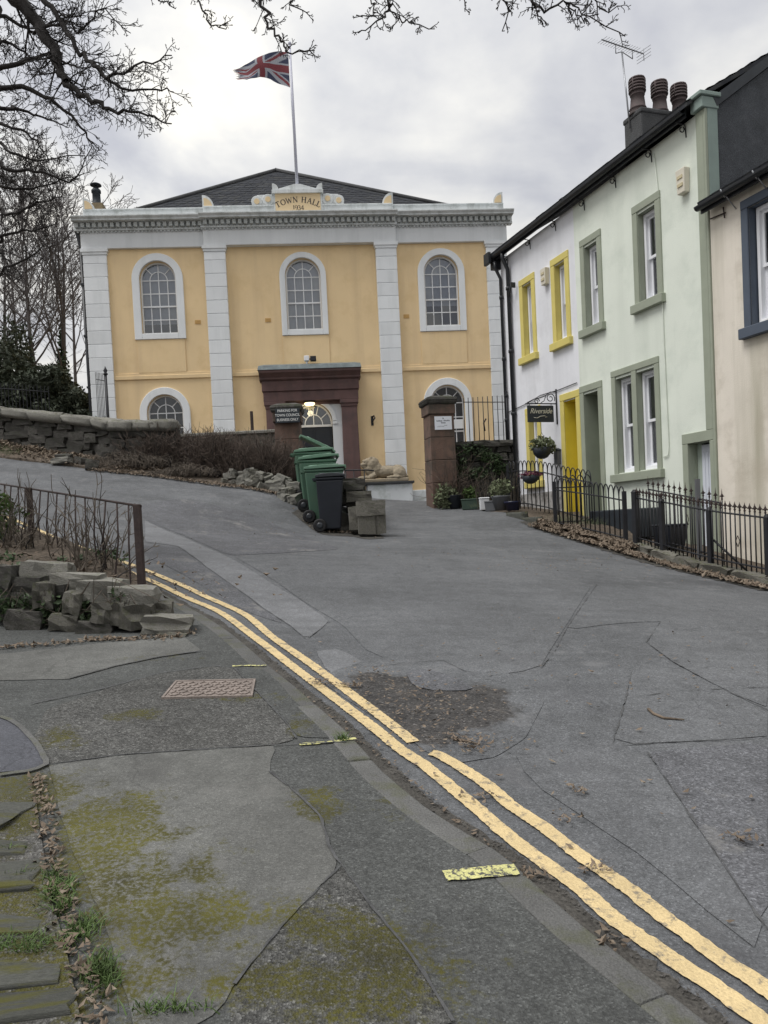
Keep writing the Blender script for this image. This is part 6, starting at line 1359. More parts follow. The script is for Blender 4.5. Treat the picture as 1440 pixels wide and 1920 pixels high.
d = Lt-Rt; E2 = Lt+d*1.0; rail_off = Vector((0, 0, -.02))
q = MB(); q.tube([Rt+rail_off, Lt+rail_off, E2+rail_off], .012, 5); q.build('rail', M['rusty'], t, world=True)
rng = random.Random(12)
for k in range(1, 22):
    s = k/11.0
    if abs(s-1) < .03: continue
    pt = Rt+d*s+rail_off; pb = Rb+(Lb-Rb)*s; bend = rng.uniform(-.03, .03)
    q = MB(); q.tube([pt, pt.lerp(pb, .5)+Vector((bend, 0, 0)), pb.lerp(pt, .06)+Vector((rng.uniform(-.03, .03), 0, 0)), pb-Vector((0, 0, .2))], .009, 5); q.build('bar', M['rusty'], t, world=True)
# ---- pots by the wall
def pot_(label, name, p, prof, m, cat='plant pot'):
    t = thing(name, label, cat, p); q = MB(); q.lathe(prof, 18); q.build('pot', m, t); return t
c = gp(*(2.651,17.2,1.831)[:2]); t = pot_('grey round pot with a bushy grey green plant by the dark wall', 'plant_pot', c, [(.13, 0), (.20, .28), (.22, .30), (.22, .33), (.19, .33), (.18, .28)], M['potgrey'])
q = MB(); rng = random.Random(2); leafy(q, (0, 0, .50), (.26, .26, .22), 420, .045, rng); q.build('plant', M['sagegreen'], t)
c = gp(*(2.858,16.9,1.768)[:2]); pot_('dark blue glazed pot beside the white downpipe corner', 'plant_pot', c, [(.14, 0), (.17, .16), (.19, .17), (.19, .20), (.16, .2)], M['potblue'])
def trough(label, p, L, Wd, H, m, rz=0, plant=None, seed=0):
    t = thing('trough_planter', label, 'planter', p, rz); q = MB(); q.frus((-L*.45, L*.45, -Wd*.4, Wd*.4, 0), (-L*.5, L*.5, -Wd*.5, Wd*.5, H)); q.frus((-L*.53, L*.53, -Wd*.55, Wd*.55, H), (-L*.53, L*.53, -Wd*.55, Wd*.55, H+.03)); q.build('trough', m, t, bevel=.01)
    if plant: q = MB(); leafy(q, (0, 0, H+.14), (L*.4, Wd*.5, .18), 160, .05, random.Random(seed)); q.build('plant', M[plant], t)
trough('dull green trough planter at the foot of the dark wall', gp(*(2.086,18.2,2.055)[:2]), .42, .2, .22, mat('green_trough', (.05, .08, .06), .6), R(-8), 'leafg', 4)
trough('small white planter between the green trough and the grey pots', gp(*(2.37,17.9,1.983)[:2]), .22, .2, .26, M['sash'], 0)
trough('grey trough planter with a black block in front, by the dark wall', gp(*(2.477,17.3,1.866)[:2]), .34, .2, .2, M['potgrey'], R(-15))
c = gp(*(1.751,18.5,2.068)[:2]); pot_('black plastic tub beside the foot of the right gate pier', 'plant_pot', c, [(.12, 0), (.17, .3), (.18, .32), (.15, .32)], M['bin_black'])
# purple hanging bowl on the hoop railing
pb_ = hpt(-4.35, -.95, 0); z = tz(pb_[0], pb_[1])
rng = random.Random(31); t = thing('flower_basket', 'half basket of purple heather fixed to the hoop railing', 'hanging basket', (pb_[0], pb_[1], z+.75))
q = MB(); q.lathe([(.05, -.16), (.13, -.12), (.21, 0), (.19, 0)], 12); q.build('bowl', M['slateboard'], t)
q = MB(); leafy(q, (0, 0, .02), (.24, .22, .09), 260, .035, rng); q.build('flowers', M['purple'], t)
# fallen sticks
def stick(label, P, r):
    t = MB(); t.tube([Vector(p)+Vector((0, 0, .012)) for p in P], r, 5); o = t.build('fallen_stick', M['leaf_dead']); tag(o, label, 'stick')
stick('pale curved stick lying alone on the road at the right', [(1.541,4.608,0.42),(1.545,4.527,0.41),(1.58,4.459,0.401),(1.689,4.437,0.391)], [.010, .009, .008, .004])
stick('thin twig lying across the broken road patch', [(0.322,4.11,0.435),(0.405,4.082,0.427),(0.456,4.04,0.419)], [.008, .007, .004])
# ================================================================ VEGETATION
def grow(mb, p, d, L, r, lvl, rng, kids=(4, 4, 3), ratio=.55, spread=(25, 60), wig=.28, up=.0, sides=(6, 5, 4, 3), rmin=.003, droop=0):
    n = max(3, int(L/ (.10 if lvl > 1 else .2))) if L < 3 else 9
    n = min(n, 8); pts = [Vector(p)]; dirs = []; d = Vector(d).normalized(); q = Vector(p)
    for i in range(n):
        d = (d + Vector((rng.gauss(0, wig), rng.gauss(0, wig), rng.gauss(0, wig)+up-droop*i/n))*.5).normalized(); q = q+d*L/n; pts.append(q.copy()); dirs.append(d.copy())
    mb.tube(pts, [max(rmin, r*(1-.72*i/n)) for i in range(n+1)], sides[min(lvl, len(sides)-1)], cap=False)
    if lvl < len(kids):
        K = kids[lvl]
        for k in range(K):
            s = .22+.78*(k+rng.random()*.8)/K; i = min(n-1, int(s*n)); base = pts[i].lerp(pts[i+1], s*n-i if s*n-i < 1 else 1)
            ax = dirs[i].orthogonal().normalized(); ax = Quaternion(dirs[i], rng.random()*6.283) @ ax
            nd = Quaternion(ax, R(rng.uniform(*spread))) @ dirs[i]
            grow(mb, base, nd, L*ratio*rng.uniform(.6, 1.2)*(1.15-.5*s), max(rmin, r*(1-.7*s)*.62), lvl+1, rng, kids, ratio, spread, wig, up, sides, rmin, droop)
    return pts
# ---- overhanging tree: trunk off to the left, limbs reaching over the road
ot = thing('overhanging_tree', 'bare tree whose dark gnarled limbs hang over the top left of the view', 'tree', (-7.2, 7.6, tz(-7.2, 7.6)))
rng = random.Random(42)
z0 = tz(-7.2, 7.6)
q = MB(); q.tube([(-7.2, 7.6, z0-.3), (-7.15, 7.65, z0+1.5), (-7.0, 7.7, z0+3.2), (-6.75, 7.8, z0+4.6)], [.42, .33, .29, .25], 12); q.build('trunk', M['bark'], ot, world=True)
def limb(P, r0, r1, kids, L1, seed, spread=(30, 75), droop=0, up=.03, name='limb', every=.22, deep=(4, 3), m='bark', wig=.34):
    rg = random.Random(seed); C = [Vector(p) for p in P]; out = []
    for i in range(len(C)-1):
        a, b, c, d = C[max(i-1, 0)], C[i], C[i+1], C[min(i+2, len(C)-1)]
        for k in range(5):
            t = k/5; out.append(.5*((2*b)+(c-a)*t+(2*a-5*b+4*c-d)*t*t+(3*b-a-3*c+d)*t**3)+Vector((rg.gauss(0, .012), rg.gauss(0, .012), rg.gauss(0, .012))))
    out.append(C[-1]); n = len(out); mb = MB()
    mb.tube(out, [r0+(r1-r0)*i/(n-1) for i in range(n)], 7, cap=False)
    tot = sum((b-a).length for a, b in zip(out, out[1:])); acc = 0; nxt = every*.5
    for i in range(n-1):
        acc += (out[i+1]-out[i]).length
        while nxt < acc:
            nxt += every*rg.uniform(.6, 1.4); s = acc/tot; d = (out[i+1]-out[i]).normalized(); ax = Quaternion(d, rg.random()*6.283) @ d.orthogonal().normalized()
            nd = Quaternion(ax, R(rg.uniform(*spread))) @ d; nd.y *= .6
            grow(mb, out[i], nd, L1*(1.1-.55*s)*rg.uniform(.5, 1.2), max(.0045, (r0+(r1-r0)*s)*.34), 0, rg, deep, .55, (25, 70), wig, up, (5, 4, 3), .0026, droop)
    return mb.build(name, M[m], ot, world=True)
TR = (-6.75, 7.8, z0+4.6)
limb([TR, (-4.841,8,8.516), (-3.839,7.9,7.51), (-3.359,7.8,6.979), (-3.145,7.8,6.712), (-2.948,7.7,6.335), (-2.832,7.6,6.033)], .105, .033, 0, .6, 1, every=.09)
limb([(-2.946,7.7,6.36), (-2.813,7.6,6.012), (-2.562,7.5,5.805), (-2.32,7.4,5.635), (-2.059,7.3,5.536), (-1.745,7.2,5.373)], .034, .005, 0, .36, 2, every=.05)
limb([(-3.839,7.9,7.51), (-3.194,7.6,7.112), (-2.931,7.5,6.709), (-2.665,7.4,6.284), (-2.474,7.3,6.011), (-2.298,7.2,5.81), (-2.012,7.1,5.824), (-1.661,7,5.86)], .034, .005, 0, .36, 3, every=.055)
limb([(-2.474,7.3,6.011), (-2.197,7.2,5.714), (-1.916,7.15,5.673), (-1.689,7.1,5.601)], .016, .004, 0, .30, 30, every=.045)
limb([(-3.213,7.8,6.639), (-2.854,7.7,6.66), (-2.705,7.7,6.552), (-2.454,7.6,6.677), (-2.157,7.5,6.39)], .014, .004, 0, .3, 31, every=.06)
limb([TR, (-5.149,8.2,6.873), (-3.969,8,6.377), (-3.488,7.9,6.391), (-3.068,7.8,6.436), (-2.875,7.7,6.499)], .05, .006, 0, .42, 4, every=.07)
limb([TR, (-5.375,8.6,5.875), (-4.182,8.4,6.394), (-3.525,8.2,6.335), (-3.19,8.1,6.129), (-2.87,8,5.794), (-2.72,8,5.6)], .045, .005, 0, .40, 5, every=.06)
LL = [((-4.53,9,6.021), (-4.065,8.9,5.845), (-3.604,8.8,5.754), (-3.283,8.8,5.644), (-3.002,8.7,5.993)), ((-4.668,9.2,5.568), (-4.128,9.1,5.428), (-3.77,9,5.503), (-3.449,9,5.548)), ((-4.032,8.2,7.036), (-3.652,8.1,7.018), (-3.295,8,6.768), (-3.073,8,6.863), (-2.71,7.9,6.885)), ((-4.366,8.5,6.176), (-3.862,8.4,6.089), (-3.489,8.3,5.876), (-3.336,8.3,5.637)), ((-4.897,9.6,5.355), (-4.39,9.5,5.358), (-4.064,9.5,5.406), (-3.711,9.4,5.414)), ((-4.714,9.4,6.467), (-4.172,9.3,6.237), (-3.863,9.3,6.129), (-3.259,9.2,6.102)), ((-4.849,9.6,6.06), (-4.353,9.5,5.916), (-3.935,9.5,5.909), (-3.532,9.4,6.022)), ((-4.248,8.6,7.019), (-3.851,8.5,6.995), (-3.6,8.5,6.894), (-3.375,8.4,6.578)), ((-5.123,10,5.177), (-4.601,9.9,5.118), (-4.213,9.8,5.198), (-4.003,9.8,5.353)), ((-4.271,8.8,6.501), (-3.813,8.7,6.396), (-3.525,8.7,6.296), (-3.213,8.6,6.115)), ((-5.291,10.4,5.877), (-4.844,10.3,5.471), (-4.586,10.3,5.112)), ((-5.138,10.2,6.543), (-4.555,10.1,6.266), (-4.102,10.1,5.839))]
for k_, P_ in enumerate(LL): limb([(-7.0, 7.9, z0+3.6+.12*k_)]+list(P_), .030, .004, 0, .36, 60+k_, every=.055)
# limb above the frame with hanging sprays
top_ = [(-3.359,7.8,6.979), (-2.396,7,7.109), (-1.037,6.4,6.54), (0.153,6.2,6.209), (0.947,6,5.904), (1.952,6,5.778)]
limb([(-4.841,8,8.516)]+top_[1:], .10, .02, 0, .01, 10, every=9, name='limb')
def spray(P, seed, r=.012, L1=.22, every=.055): limb(P, r, .0035, 0, L1, seed, spread=(30, 80), droop=.25, up=-.03, every=every, deep=(3, 2), name='branch', wig=.36)
spray([(-1.037,6.4,6.54), (-0.83,6.3,6.083), (-0.74,6.2,5.731), (-0.69,6.15,5.525), (-0.588,6.1,5.36), (-0.531,6.1,5.276), (-0.339,6,5.239)], 11, .016, .22)
spray([(-1.624,6.7,6.797), (-1.377,6.5,6.292), (-1.28,6.4,5.901), (-1.19,6.4,5.741), (-1.054,6.35,5.661)], 12, .012, .20)
spray([(-1.624,6.7,6.797), (-1.667,6.6,6.334), (-1.613,6.5,6.005), (-1.485,6.5,5.939)], 13, .010, .18)
spray([(0.153,6.2,6.209), (0.196,6.1,5.812), (0.238,6.1,5.59), (0.166,6,5.449), (-0.001,6,5.35)], 14, .013, .18)
spray([(0.239,6.1,5.61), (0.3,6,5.462), (0.378,6,5.399), (0.574,5.95,5.322)], 15, .007, .16)
spray([(0.947,6,5.904), (1.179,6,5.657), (1.312,5.9,5.446), (1.389,5.9,5.384), (1.551,5.9,5.439), (1.667,5.9,5.363), (1.952,5.8,5.108)], 16, .013, .17)
spray([(0.947,6,5.904), (1.056,6,5.623), (1.132,6,5.509), (1.107,6,5.313)], 17, .009, .15)
spray([(1.551,5.9,5.439), (1.646,5.9,5.333), (1.703,5.9,5.272)], 18, .006, .16)
spray([(-1.037,6.4,6.54), (-0.449,6.3,6.064), (-0.519,6.2,5.732), (-0.376,6.2,5.656)], 19, .010, .16)
spray([(0.153,6.2,6.209), (0.089,6.1,5.737), (0.121,6.05,5.535), (-0.01,6,5.485)], 22, .007, .16)
spray([(0.947,6,5.904), (1.257,5.9,5.546), (1.337,5.85,5.335), (1.365,5.85,5.237)], 23, .007, .16)
spray([(1.952,6,5.778), (1.752,5.9,5.503), (1.826,5.9,5.356), (1.929,5.85,5.334)], 24, .007, .16)
spray([(0.799,6.1,5.984), (0.817,6.1,5.663), (0.828,6.1,5.534)], 20, .005, .08)
# ---- trees behind the hall's left side
def far_tree(label, p, H, seed, r=.22, kids=(6, 5, 4), ivy=0, lean=0, upk=.10, n0=14, Lr=.42):
    rg = random.Random(seed); t = thing('bare_tree', label, 'tree', p)
    q = MB(); tr = [(0, 0, -.4), (lean*.2, 0, H*.2), (lean*.5+rg.uniform(-.1, .1), 0, H*.42), (lean*.8, .1, H*.66), (lean, 0, H*.9)]
    q.tube(tr, [r, r*.85, r*.62, r*.36, r*.1], 7); q.build('trunk', M['bark_far'], t)
    q = MB()
    for k in range(n0):
        s = .30+.62*k/n0; z = H*s; x = lean*s; a = rg.random()*6.283; e = rg.uniform(35, 65)
        d = Vector((math.cos(a)*math.cos(R(e)), math.sin(a)*math.cos(R(e)), math.sin(R(e))))
        grow(q, (x, 0, z), d, H*Lr*(1.15-s*.7), r*.42*(1.1-s*.6), 0, rg, kids, .55, (20, 50), .22, upk, (4, 3, 3, 3), .0075)
    q.build('crown', M['bark_far'], t)
    if ivy:
        q = MB(); 
        for k in range(7): leafy(q, (lean*(.06+.07*k)*.8, 0, H*(.04+.062*k)), (ivy*(1.3-.19*k), ivy*(1.3-.19*k), H*.09), 240, .09, rg, shell=.2)
        q.build('ivy', M['ivy'], t)
def base(x, y, Y): p = A0(x, y, Y); return p
FT = [('slender bare tree beyond the railing, left of the ivy clad one', (-12.859,30,8.15), 8.2, 3, .12, 0, -.5), ('ivy clad bare tree closest to the hall wall on the left', (-12.552,31,7.911), 8.6, 5, .12, .62, .5), ('bare tree with dense twigs at the far left edge', (-15.202,32,8.659), 8.5, 8, .11, 0, .3), ('pale bare tree rising behind the others near the hall corner', (-14.679,38,9.819), 9.6, 9, .11, 0, .2), ('bare bushy tree between the left edge and the slender tree', (-16.347,36,9.015), 9.0, 12, .11, 0, -.2)]
for lb, p, H, sd_, r, iv, ln in FT: far_tree(lb, (p[0], p[1], tz(max(p[0], -20), p[1])), H+3.0, sd_, r, ivy=iv, lean=ln)
def evergreen(label, p, r, h, seed, n=2600, m='ever'):
    rg = random.Random(seed); t = thing('evergreen_shrub', label, 'shrub', p)
    q = MB(); q.tube([(0, 0, -.2), (.1, 0, h*.5), (0, .1, h*.8)], [.12, .08, .03], 6); q.build('trunk', M['bark_far'], t)
    q = MB()
    for k in range(7): leafy(q, (rg.uniform(-.5, .5)*r, rg.uniform(-.4, .4)*r, h*(.25+.11*k*rg.uniform(.8, 1.2))), (r*rg.uniform(.5, .8)*(1.1-.09*k), r*.6, h*.2), int(n*2.2)//7, .085, rg, shell=.3)
    q.build('foliage', M[m], t)
for lb, px_, r, h, sd_ in (('large dark evergreen at the far left behind the coped wall', (-12.474,26,6.28), 1.6, 3.7, 1), ('dark rounded evergreen beside the hall corner railing', (-9.732,25,5.819), 1.15, 2.5, 2), ('low dark evergreen mass under the slender bare tree', (-11.331,26,6.047), 1.6, 3.0, 3), ('tall shadowy evergreen behind the low mass on the left', (-13.854,30,7.382), 1.6, 4.6, 4), ('dark evergreen under the ivy clad tree', (-11.258,27.5,6.456), 1.3, 2.9, 5), ('evergreen beyond the left edge of the view', (-13.783,26,6.698), 2.0, 4.8, 6)):
    evergreen(lb, (px_[0], px_[1], tz(px_[0], px_[1])-.2), r, h, sd_)
# ---- twiggy hedge in front of the hall
def twig_shrub(label, p, rx, ry, h, n, seed, m='twig', name='hedge_shrub', cat='hedge', arch_=0, rad=.004):
    rg = random.Random(seed); t = thing(name, label, cat, p); q = MB(); st = MB()
    for k in range(n):
        x, y = rg.gauss(0, .42)*rx, rg.gauss(0, .45)*ry
        x, y = max(-rx, min(rx, x)), max(-ry, min(ry, y)); hh = h*rg.uniform(.55, 1.05)*(1-.35*(abs(x)/rx)**2)
        d = Vector((x*.35/rx+rg.gauss(0, .22), rg.gauss(0, .22), 1)).normalized(); P = [Vector((x, y, -.05))]
        for s in range(4):
            d = (d+Vector((rg.gauss(0, .22), rg.gauss(0, .22), rg.gauss(0, .1)-arch_*s))).normalized(); P.append(P[-1]+d*hh/4)
        (st if k % 6 == 0 else q).tube(P, [rad*1.5, rad*1.3, rad, rad*.8, rad*.5], 3, cap=False)
        for b in range(5):
            i = rg.randrange(1, 5); dd = (d+Vector((rg.gauss(0, .8), rg.gauss(0, .8), rg.gauss(.1, .5)))).normalized(); L = hh*rg.uniform(.12, .3); e = P[i]+dd*L*.5
            q.tube([P[i], e, e+(dd+Vector((rg.gauss(0, .4), rg.gauss(0, .4), .2))).normalized()*L*.5], [rad*.8, rad*.7, rad*.45], 3, cap=False)
    st.build('stems', M['bark'], t); q.build('twigs', M[m], t); return t
def bank_pt(p): return (p[0], p[1], tz(p[0], p[1])+.05)
GH = 'clipped brown hedge shrubs before the hall'
for lb, p, rx, h, n, sd_ in (('brown bare hedge shrub nearest the coped wall end', (-4.216,18.2,3.1), .95, 1.05, 520, 1), ('brown bare hedge shrub in the middle, below the white pilaster', (-3.552,18,3.054), .95, 1.05, 560, 2), ('rounded brown hedge shrub nearest the bins', (-2.574,17.6,2.857), .85, 1.10, 640, 3), ('dark bare hedge shrub beside the left gate pier', (-2.164,18.3,3.07), .5, 1.05, 300, 4)):
    twig_shrub(lb, bank_pt(p), rx, .55, h, n, sd_, rad=.006)
for lb, p, rx, h, n, sd_ in (('grey bramble tangle below the end of the coped wall', (-5.463,17.8,3.194), 1.1, .62, 420, 11), ('low bramble tangle at the foot of the brown hedge', (-4.369,17.3,2.949), .8, .45, 260, 12), ('bramble tangle against the coped wall further left', (-6.133,18,3.389), .6, .5, 160, 13)):
    twig_shrub(lb, bank_pt(p), rx, .5, h, n, sd_, 'twig_grey', 'bramble', 'bramble', .35, .0055)
twig_shrub('dark ivy stained growth draped over the coped wall end', (LW[4][0]-.45, LW[4][1]-.1, 3.2), .75, .12, .95, 260, 14, 'twig', 'wall_climber', 'climber', .05, .006)
# climbing rose and shrub at the right pier, weeds near the railing
c = gp(*(1.839,18.75,2.071)[:2]); twig_shrub('bare climbing rose on the dark wall beside the right pier', c, .32, .12, 1.35, 70, 21, 'twig', 'climbing_rose', 'climber', .02, .006)
t = thing('leafy_shrub', 'low leafy green shrub at the foot of the right gate pier', 'shrub', gp(*(1.57,18.6,2.118)[:2])); q = MB(); rng = random.Random(9); leafy(q, (0, 0, .28), (.34, .26, .30), 420, .05, rng); q.build('foliage', M['sagegreen'], t)
q = MB(); q.tube([(0, 0, -.05), (.03, 0, .25)], .02, 5); q.build('stem', M['bark'], t)
t = thing('wall_ivy', 'patchy ivy and moss hanging on the dark rubble wall by the pier', 'ivy', (2.4, 19.05, 2.6)); q = MB()
for cx, cz, rx, rz_ in ((-.15, .75, .5, .22), (.35, .55, .3, .18), (.0, .2, .35, .2), (.55, .3, .25, .2), (-.45, .3, .2, .3)): leafy(q, (cx, 0, cz), (rx, .10, rz_), 170, .05, rng, shell=.1)
q.build('leaves', M['ivy'], t)
t = thing('potted_weeds', 'dry flower stems along the wall behind the pots', 'dry plant', gp(*(2.722,18,2.068)[:2])); q = MB()
for k in range(60):
    x, y = rng.uniform(-.5, .5), rng.uniform(-.1, .1); q.tube([(x, y, 0), (x+rng.gauss(0, .05), y, .4), (x+rng.gauss(0, .1), y, rng.uniform(.5, .9))], .005, 3, cap=False)
q.build('stems', M['twig_grey'], t)
c = bank_pt((-3.109,7.9,1.351)); twig_shrub('wild bare rose bush growing through the rusty railing', (-2.95, 7.75, tz(-2.95, 7.75)+.1), .42, .3, .98, 34, 31, 'twig_grey', 'wild_rose', 'bush', .02, .006)
twig_shrub('straggly bare bush behind the railing at the left edge', (-4.0, 8.5, tz(-4., 8.5)+.1), .45, .3, .85, 40, 32, 'twig_grey', 'wild_rose', 'bush', .04, .006)
t = thing('leafy_bush', 'yellow green leafy bush at the left edge behind the railing', 'bush', (-4.55, 8.9, tz(-4.55, 8.9)+.1)); q = MB(); leafy(q, (0, 0, .35), (.4, .35, .38), 520, .05, rng); q.build('foliage', M['leafg'], t)
q = MB(); q.tube([(0, 0, -.1), (.02, .02, .3)], .02, 5); q.build('stem', M['bark'], t)
t = thing('wall_ferns', 'small ferns and ivy sprouting from the top of the tumbled wall', 'fern', (-2.9, 6.75, 1.2)); q = MB()
for cx, cy, cz, r in ((-.25, .0, .12, .16), (.05, .08, .02, .14), (.35, .1, -.04, .12), (-.6, .05, .18, .2), (.62, .12, -.14, .1), (-1.0, .05, .2, .22)): leafy(q, (cx, cy, cz), (r, r*.8, r*.7), 130, .035, rng, shell=.1)
for cx, cy, cz, r in ((-.55, -.42, -.05, .2), (-.2, -.44, -.1, .15), (.15, -.42, -.15, .14), (-.9, -.42, -.02, .25), (.5, -.44, -.25, .1), (-.75, -.46, -.25, .2)): leafy(q, (cx, cy, cz), (r, .05, r), 120, .03, rng, shell=.1)
for k in range(20):
    x = rng.uniform(-3.6, -1.95); z = rng.uniform(.92, 1.12+(-1.9-x)*.22); leafy(q, (x+2.9, 6.36-6.75, z-1.2), (rng.uniform(.05, .13), .05, rng.uniform(.04, .10)), 46, .022, rng, shell=.1)
q.build('fronds', M['ivy'], t)
q = MB()
for k in range(40):
    x = rng.uniform(-.9, .8); q.tube([(x, -.38, rng.uniform(-.35, .1)), (x+rng.gauss(0, .1), -.46, rng.uniform(-.3, .1)), (x+rng.gauss(0, .2), -.42, rng.uniform(-.4, -.1))], .004, 3, cap=False)
q.build('stems', M['twig_grey'], t)
# ---- rubble stones along the bank by the bins
rt = thing('rubble_edging', 'ragged row of pale rubble stones at the road edge below the hedge', 'rubble', (-2.853,17.034,2.635))
rng = random.Random(55); line = resample([Vector(p) for p in [(-3.343,16.801),(-3.03,16.721),(-2.647,16.461),(-2.23,16.024),(-1.947,15.736),(-1.788,15.528)]], .16)
for p in line:
    for r_ in range(3):
        x, y = p.x+rng.uniform(-.08, .08), p.y+.10+r_*.16+rng.uniform(-.05, .05); s = rng.uniform(.12, .30)
        place('stone', rng.choice(ST['stone_pale' if rng.random() < .65 else 'stone']), rt, (x, y, tz(x, y)+bank_h(x, y)+.04+r_*.09), (rng.uniform(-.4, .4), rng.uniform(-.4, .4), rng.random()*6), (s, s*.75, s*.62))
for lb, p, sz, k in (('dark tumbled stone lying below the coped wall, leftmost of three', (-7.252,17.9,3.632), (.34, .25, .2), 0), ('dark tumbled stone between two others below the coped wall', (-6.749,17.7,3.54), (.3, .25, .18), 1), ('blackened round stone at the road edge below the coped wall', (-6.426,17.35,3.291), (.28, .26, .22), 2), ('flat pale stone lying in the leaves below the coped wall', (-7.167,17.6,3.407), (.42, .3, .12), 3)):
    o = bpy.data.objects.new('fallen_stone', ST['stone_dark' if k < 3 else 'stone_pale'][k]); COL.objects.link(o); o.location = (p[0], p[1], tz(p[0], p[1])+.08); o.scale = sz; o.rotation_euler = (.2, .1, k); tag(o, lb, 'stone')
# ---- fallen leaves, grass, litter
def leaves(name, spots, m, size, seed, off=.0, curl=.5):
    """spots: (x, y, rx, ry, rot, count)"""
    rg = random.Random(seed); P = []
    for x, y, rx, ry, rot, n in spots:
        for k in range(n):
            a, b = rg.gauss(0, .5)*rx, rg.gauss(0, .5)*ry; P.append((x+a*math.cos(rot)-b*math.sin(rot), y+a*math.sin(rot)+b*math.cos(rot)))
    Z = tzs(P); mb = MB()
    for (x, y), z in zip(P, Z):
        s = size*rg.uniform(.5, 1.3); a = rg.random()*6.283; n = Vector((rg.gauss(0, curl*.6), rg.gauss(0, curl*.6), 1)).normalized(); u = n.orthogonal().normalized(); u = Quaternion(n, a) @ u; v = n.cross(u)
        c = Vector((x, y, z+(off(x, y) if callable(off) else off)+s*.30+.006)); h = rg.uniform(.0, curl)*s
        mb.add([c-u*s+n*h, c-u*s*.2+v*s*.48, c+u*s+n*h*.7, c-u*s*.1-v*s*.48], [(0, 1, 2), (0, 2, 3)])
    o = mb.build(name, m); o['kind'] = 'stuff'; return o
def along(P, wd, dens, n=None):
    C = resample([Vector(p) for p in P], .12); out = []
    for a, b in zip(C, C[1:]): out.append((a.x, a.y, .12, wd, math.atan2((b-a).y, (b-a).x), dens))
    return out
pav = lambda x, y: PH
leaves('fallen_leaves', along([(-1.629,3.494),(-1.477,3.198),(-1.343,2.947),(-1.193,2.668),(-1.031,2.385),(-0.896,2.155),(-0.824,2)], .045, 26), M['leaf_dead'], .016, 1, PH+.005, .8)
leaves('fallen_leaves', along([(-0.647,4.981),(-0.427,4.586),(-0.221,4.134),(0.001,3.764),(0.201,3.328),(0.38,2.981),(0.499,2.747)], .03, 4), M['leaf_dead'], .013, 2, .006)
leaves('fallen_leaves', [([(0.21,4.601)][0]+(.5, .55, 0, 260)), ([(-0.113,5.222)][0]+(.3, .3, 0, 60)), ([(0.376,4.074)][0]+(.2, .12, 0, 90)), ([(-0.461,5.04)][0]+(.08, .1, 0, 60)), ([(-0.319,4.989)][0]+(.12, .04, 0, 40))], M['leaf_dead'], .015, 3, .018)
leaves('fallen_leaves', [(x+(.07, .05, .3, 18)) for x in [(0.653,2.424),(0.49,2.798),(0.377,3.432),(0.823,3.495),(0.703,3.243),(-0.25,4.99),(0.746,2.838),(1.386,3.082),(0.419,3.97)]], M['leaf_dead'], .016, 4, .012, .9)
leaves('fallen_leaves', [([(-0.054,3.423)][0]+(2.2, 1.6, 0, 90)), ([(1.607,5.526)][0]+(2.0, 1.8, 0, 110)), ([(-1.986,13.231)][0]+(3, 2.5, 0, 80)), ([(2.1,10.895)][0]+(2.5, 1.2, 0, 160))], M['leaf_dead'], .018, 5, .008)
bed = along([(3.057,14.679),(3.288,13.958),(3.458,13.16),(3.721,12.533),(3.844,11.984)], .16, 120)
leaves('fallen_leaves', bed, M['leaf_dead'], .042, 6, lambda x, y: .06+.12*abs(mnoise.noise((x*2, y*2, 3))), .9)
leaves('fallen_leaves', along([(2.908,14.693),(3.188,13.545),(3.348,12.751),(3.596,12.12),(3.736,11.534)], .10, 60), M['leaf_dead'], .038, 16, .03, .9)
leaves('fallen_leaves', along([(3.739,11.788),(4.001,10.964),(4.293,10.229),(4.493,9.606),(4.605,9.172)], .09, 42), M['leaf_dead'], .038, 7, .02, .9)
leaves('fallen_leaves', [(x+(1.1, .5, -.15, 620)) for x in [(-8.902,18.824),(-7.959,18.704),(-7.004,18.193),(-6.036,17.882),(-5.075,17.935)]], M['leaf_dead'], .05, 8, lambda x, y: bank_h(x, y)+.01, .8)
leaves('fallen_leaves', along([(-6.278,17.183),(-5.05,16.996),(-3.56,16.523),(-2.731,16.286),(-1.908,15.872)], .14, 40), M['leaf_dead'], .035, 9, .02, .9)
leaves('fallen_leaves', along([(-2.28,6.013),(-2.004,6.059),(-1.689,6.137),(-1.623,6.248)], .05, 26)+along([(-2.823,5.757),(-2.553,5.871),(-2.28,6.013)], .05, 18), M['leaf_dead'], .022, 10, PH, .8)
leaves('fallen_leaves', [([(-0.771,14.347)][0]+(.35, .15, 0, 60)), ([(-1.193,14.774)][0]+(.3, .4, .5, 60))], M['leaf_dead'], .03, 11, .015)
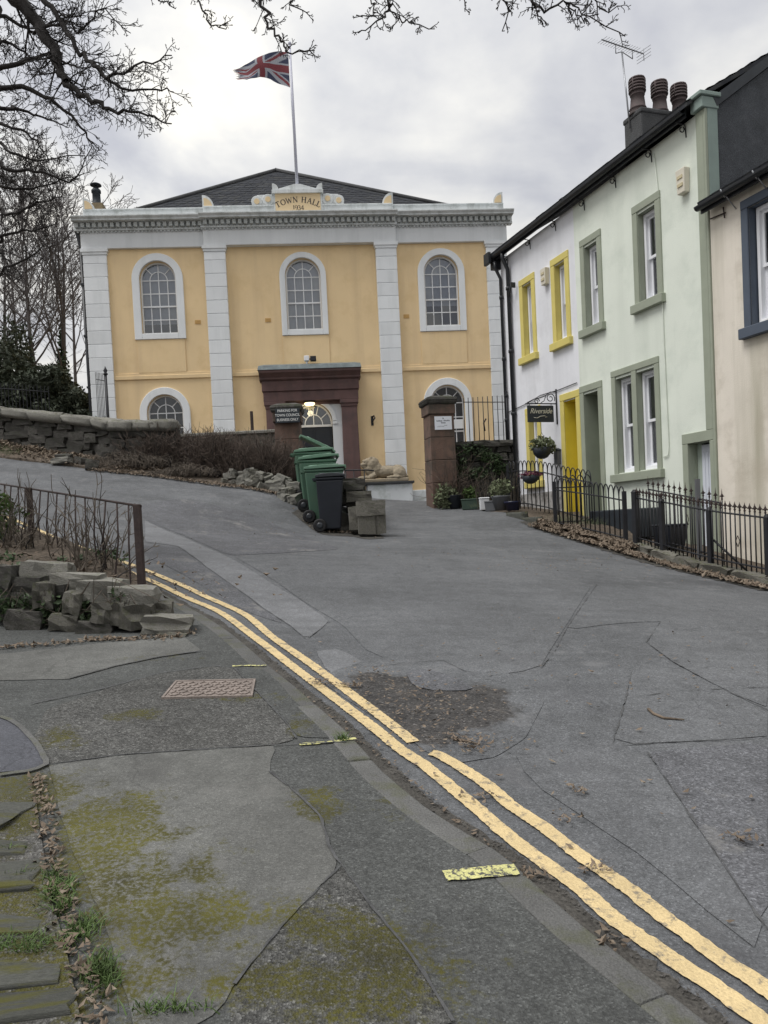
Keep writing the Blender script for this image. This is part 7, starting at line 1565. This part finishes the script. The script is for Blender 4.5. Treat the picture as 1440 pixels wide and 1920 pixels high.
def grass(name, spots, m, seed, h=.07, off=PH):
    rg = random.Random(seed); mb = MB()
    for x, y, rx, ry, n in spots:
        for k in range(n):
            a, b = x+rg.gauss(0, .5)*rx, y+rg.gauss(0, .5)*ry; z = tz(a, b)+off; hh = h*rg.uniform(.4, 1.2); d = Vector((rg.gauss(0, .45), rg.gauss(0, .45), 1)); sidev = Vector((rg.gauss(0, 1), rg.gauss(0, 1), 0)).normalized()*.0022
            p = Vector((a, b, z)); q = p+d*hh*.55; e = p+Vector((d.x*1.6, d.y*1.6, d.z*.9))*hh
            mb.add([p-sidev, p+sidev, q+sidev*.8, q-sidev*.8, e], [(0, 1, 2, 3), (3, 2, 4)])
    o = mb.build(name, M[m]); o['kind'] = 'stuff'
grass('grass', [(x+s) for x, s in zip([(-1.191,2.637),(-1.022,2.432),(-0.901,2.238),(-1.353,2.724),(-1.474,2.899),(-1.168,2.32),(-1.136,2.358),(-0.856,2.194),(-0.268,4.038),(-0.665,2.087),(-1.243,2.733),(-1.13,2.547),(-1.226,2.356)][:], [(.045, .10, 260), (.05, .07, 220), (.05, .06, 240), (.06, .02, 60), (.05, .02, 40), (.12, .02, 160), (.08, .02, 80), (.03, .05, 80), (.03, .03, 90), (.12, .02, 110), (.03, .04, 70), (.03, .05, 110), (.08, .03, 80)])], 'grass', 3, .042)
grass('grass', [(-9.2, 18.4, .9, .35, 500), ([(-8.898,18.261)][0]+(.6, .2, 200))], 'grassland_blades' if False else 'leafg', 4, .12, .03)
c = [(3.896,14.42)][0]
grass('grass', [(c[0], c[1], .5, .25, 260), ([(3.516,14.9)][0]+(.3, .2, 160)), ([(1.845,18.59)][0]+(.35, .12, 140)), ([(2.338,17.977)][0]+(.3, .1, 80))], 'sagegreen', 5, .16, .08)
# gutter grit on the road side of the kerb
leaves('road_grit', along([tuple(p) for p in off_line(KS, -.06)[10:130:10]], .025, 16), M['grit'], .008, 21, .004, .3)
bpy.context.view_layer.update()

q = MB(); rng = random.Random(77)
for k in range(26):
    x, y = rng.uniform(-5.5, -2.7), rng.uniform(6.9, 8.4)
    if y > 8.9+(x+2)*-.9: continue
    leafy(q, (x, y, tz(x, y)+.16), (.22, .18, .12), 90, .035, rng, shell=.1)
o = q.build('ground_cover', M['ivy']); o['kind'] = 'stuff'
leaves('fallen_leaves', [(-3.2, 7.4, 1.6, .7, .0, 500), (-4.6, 8.4, 1.2, .8, 0, 260)], M['leaf_dead'], .03, 41, .2, .8)
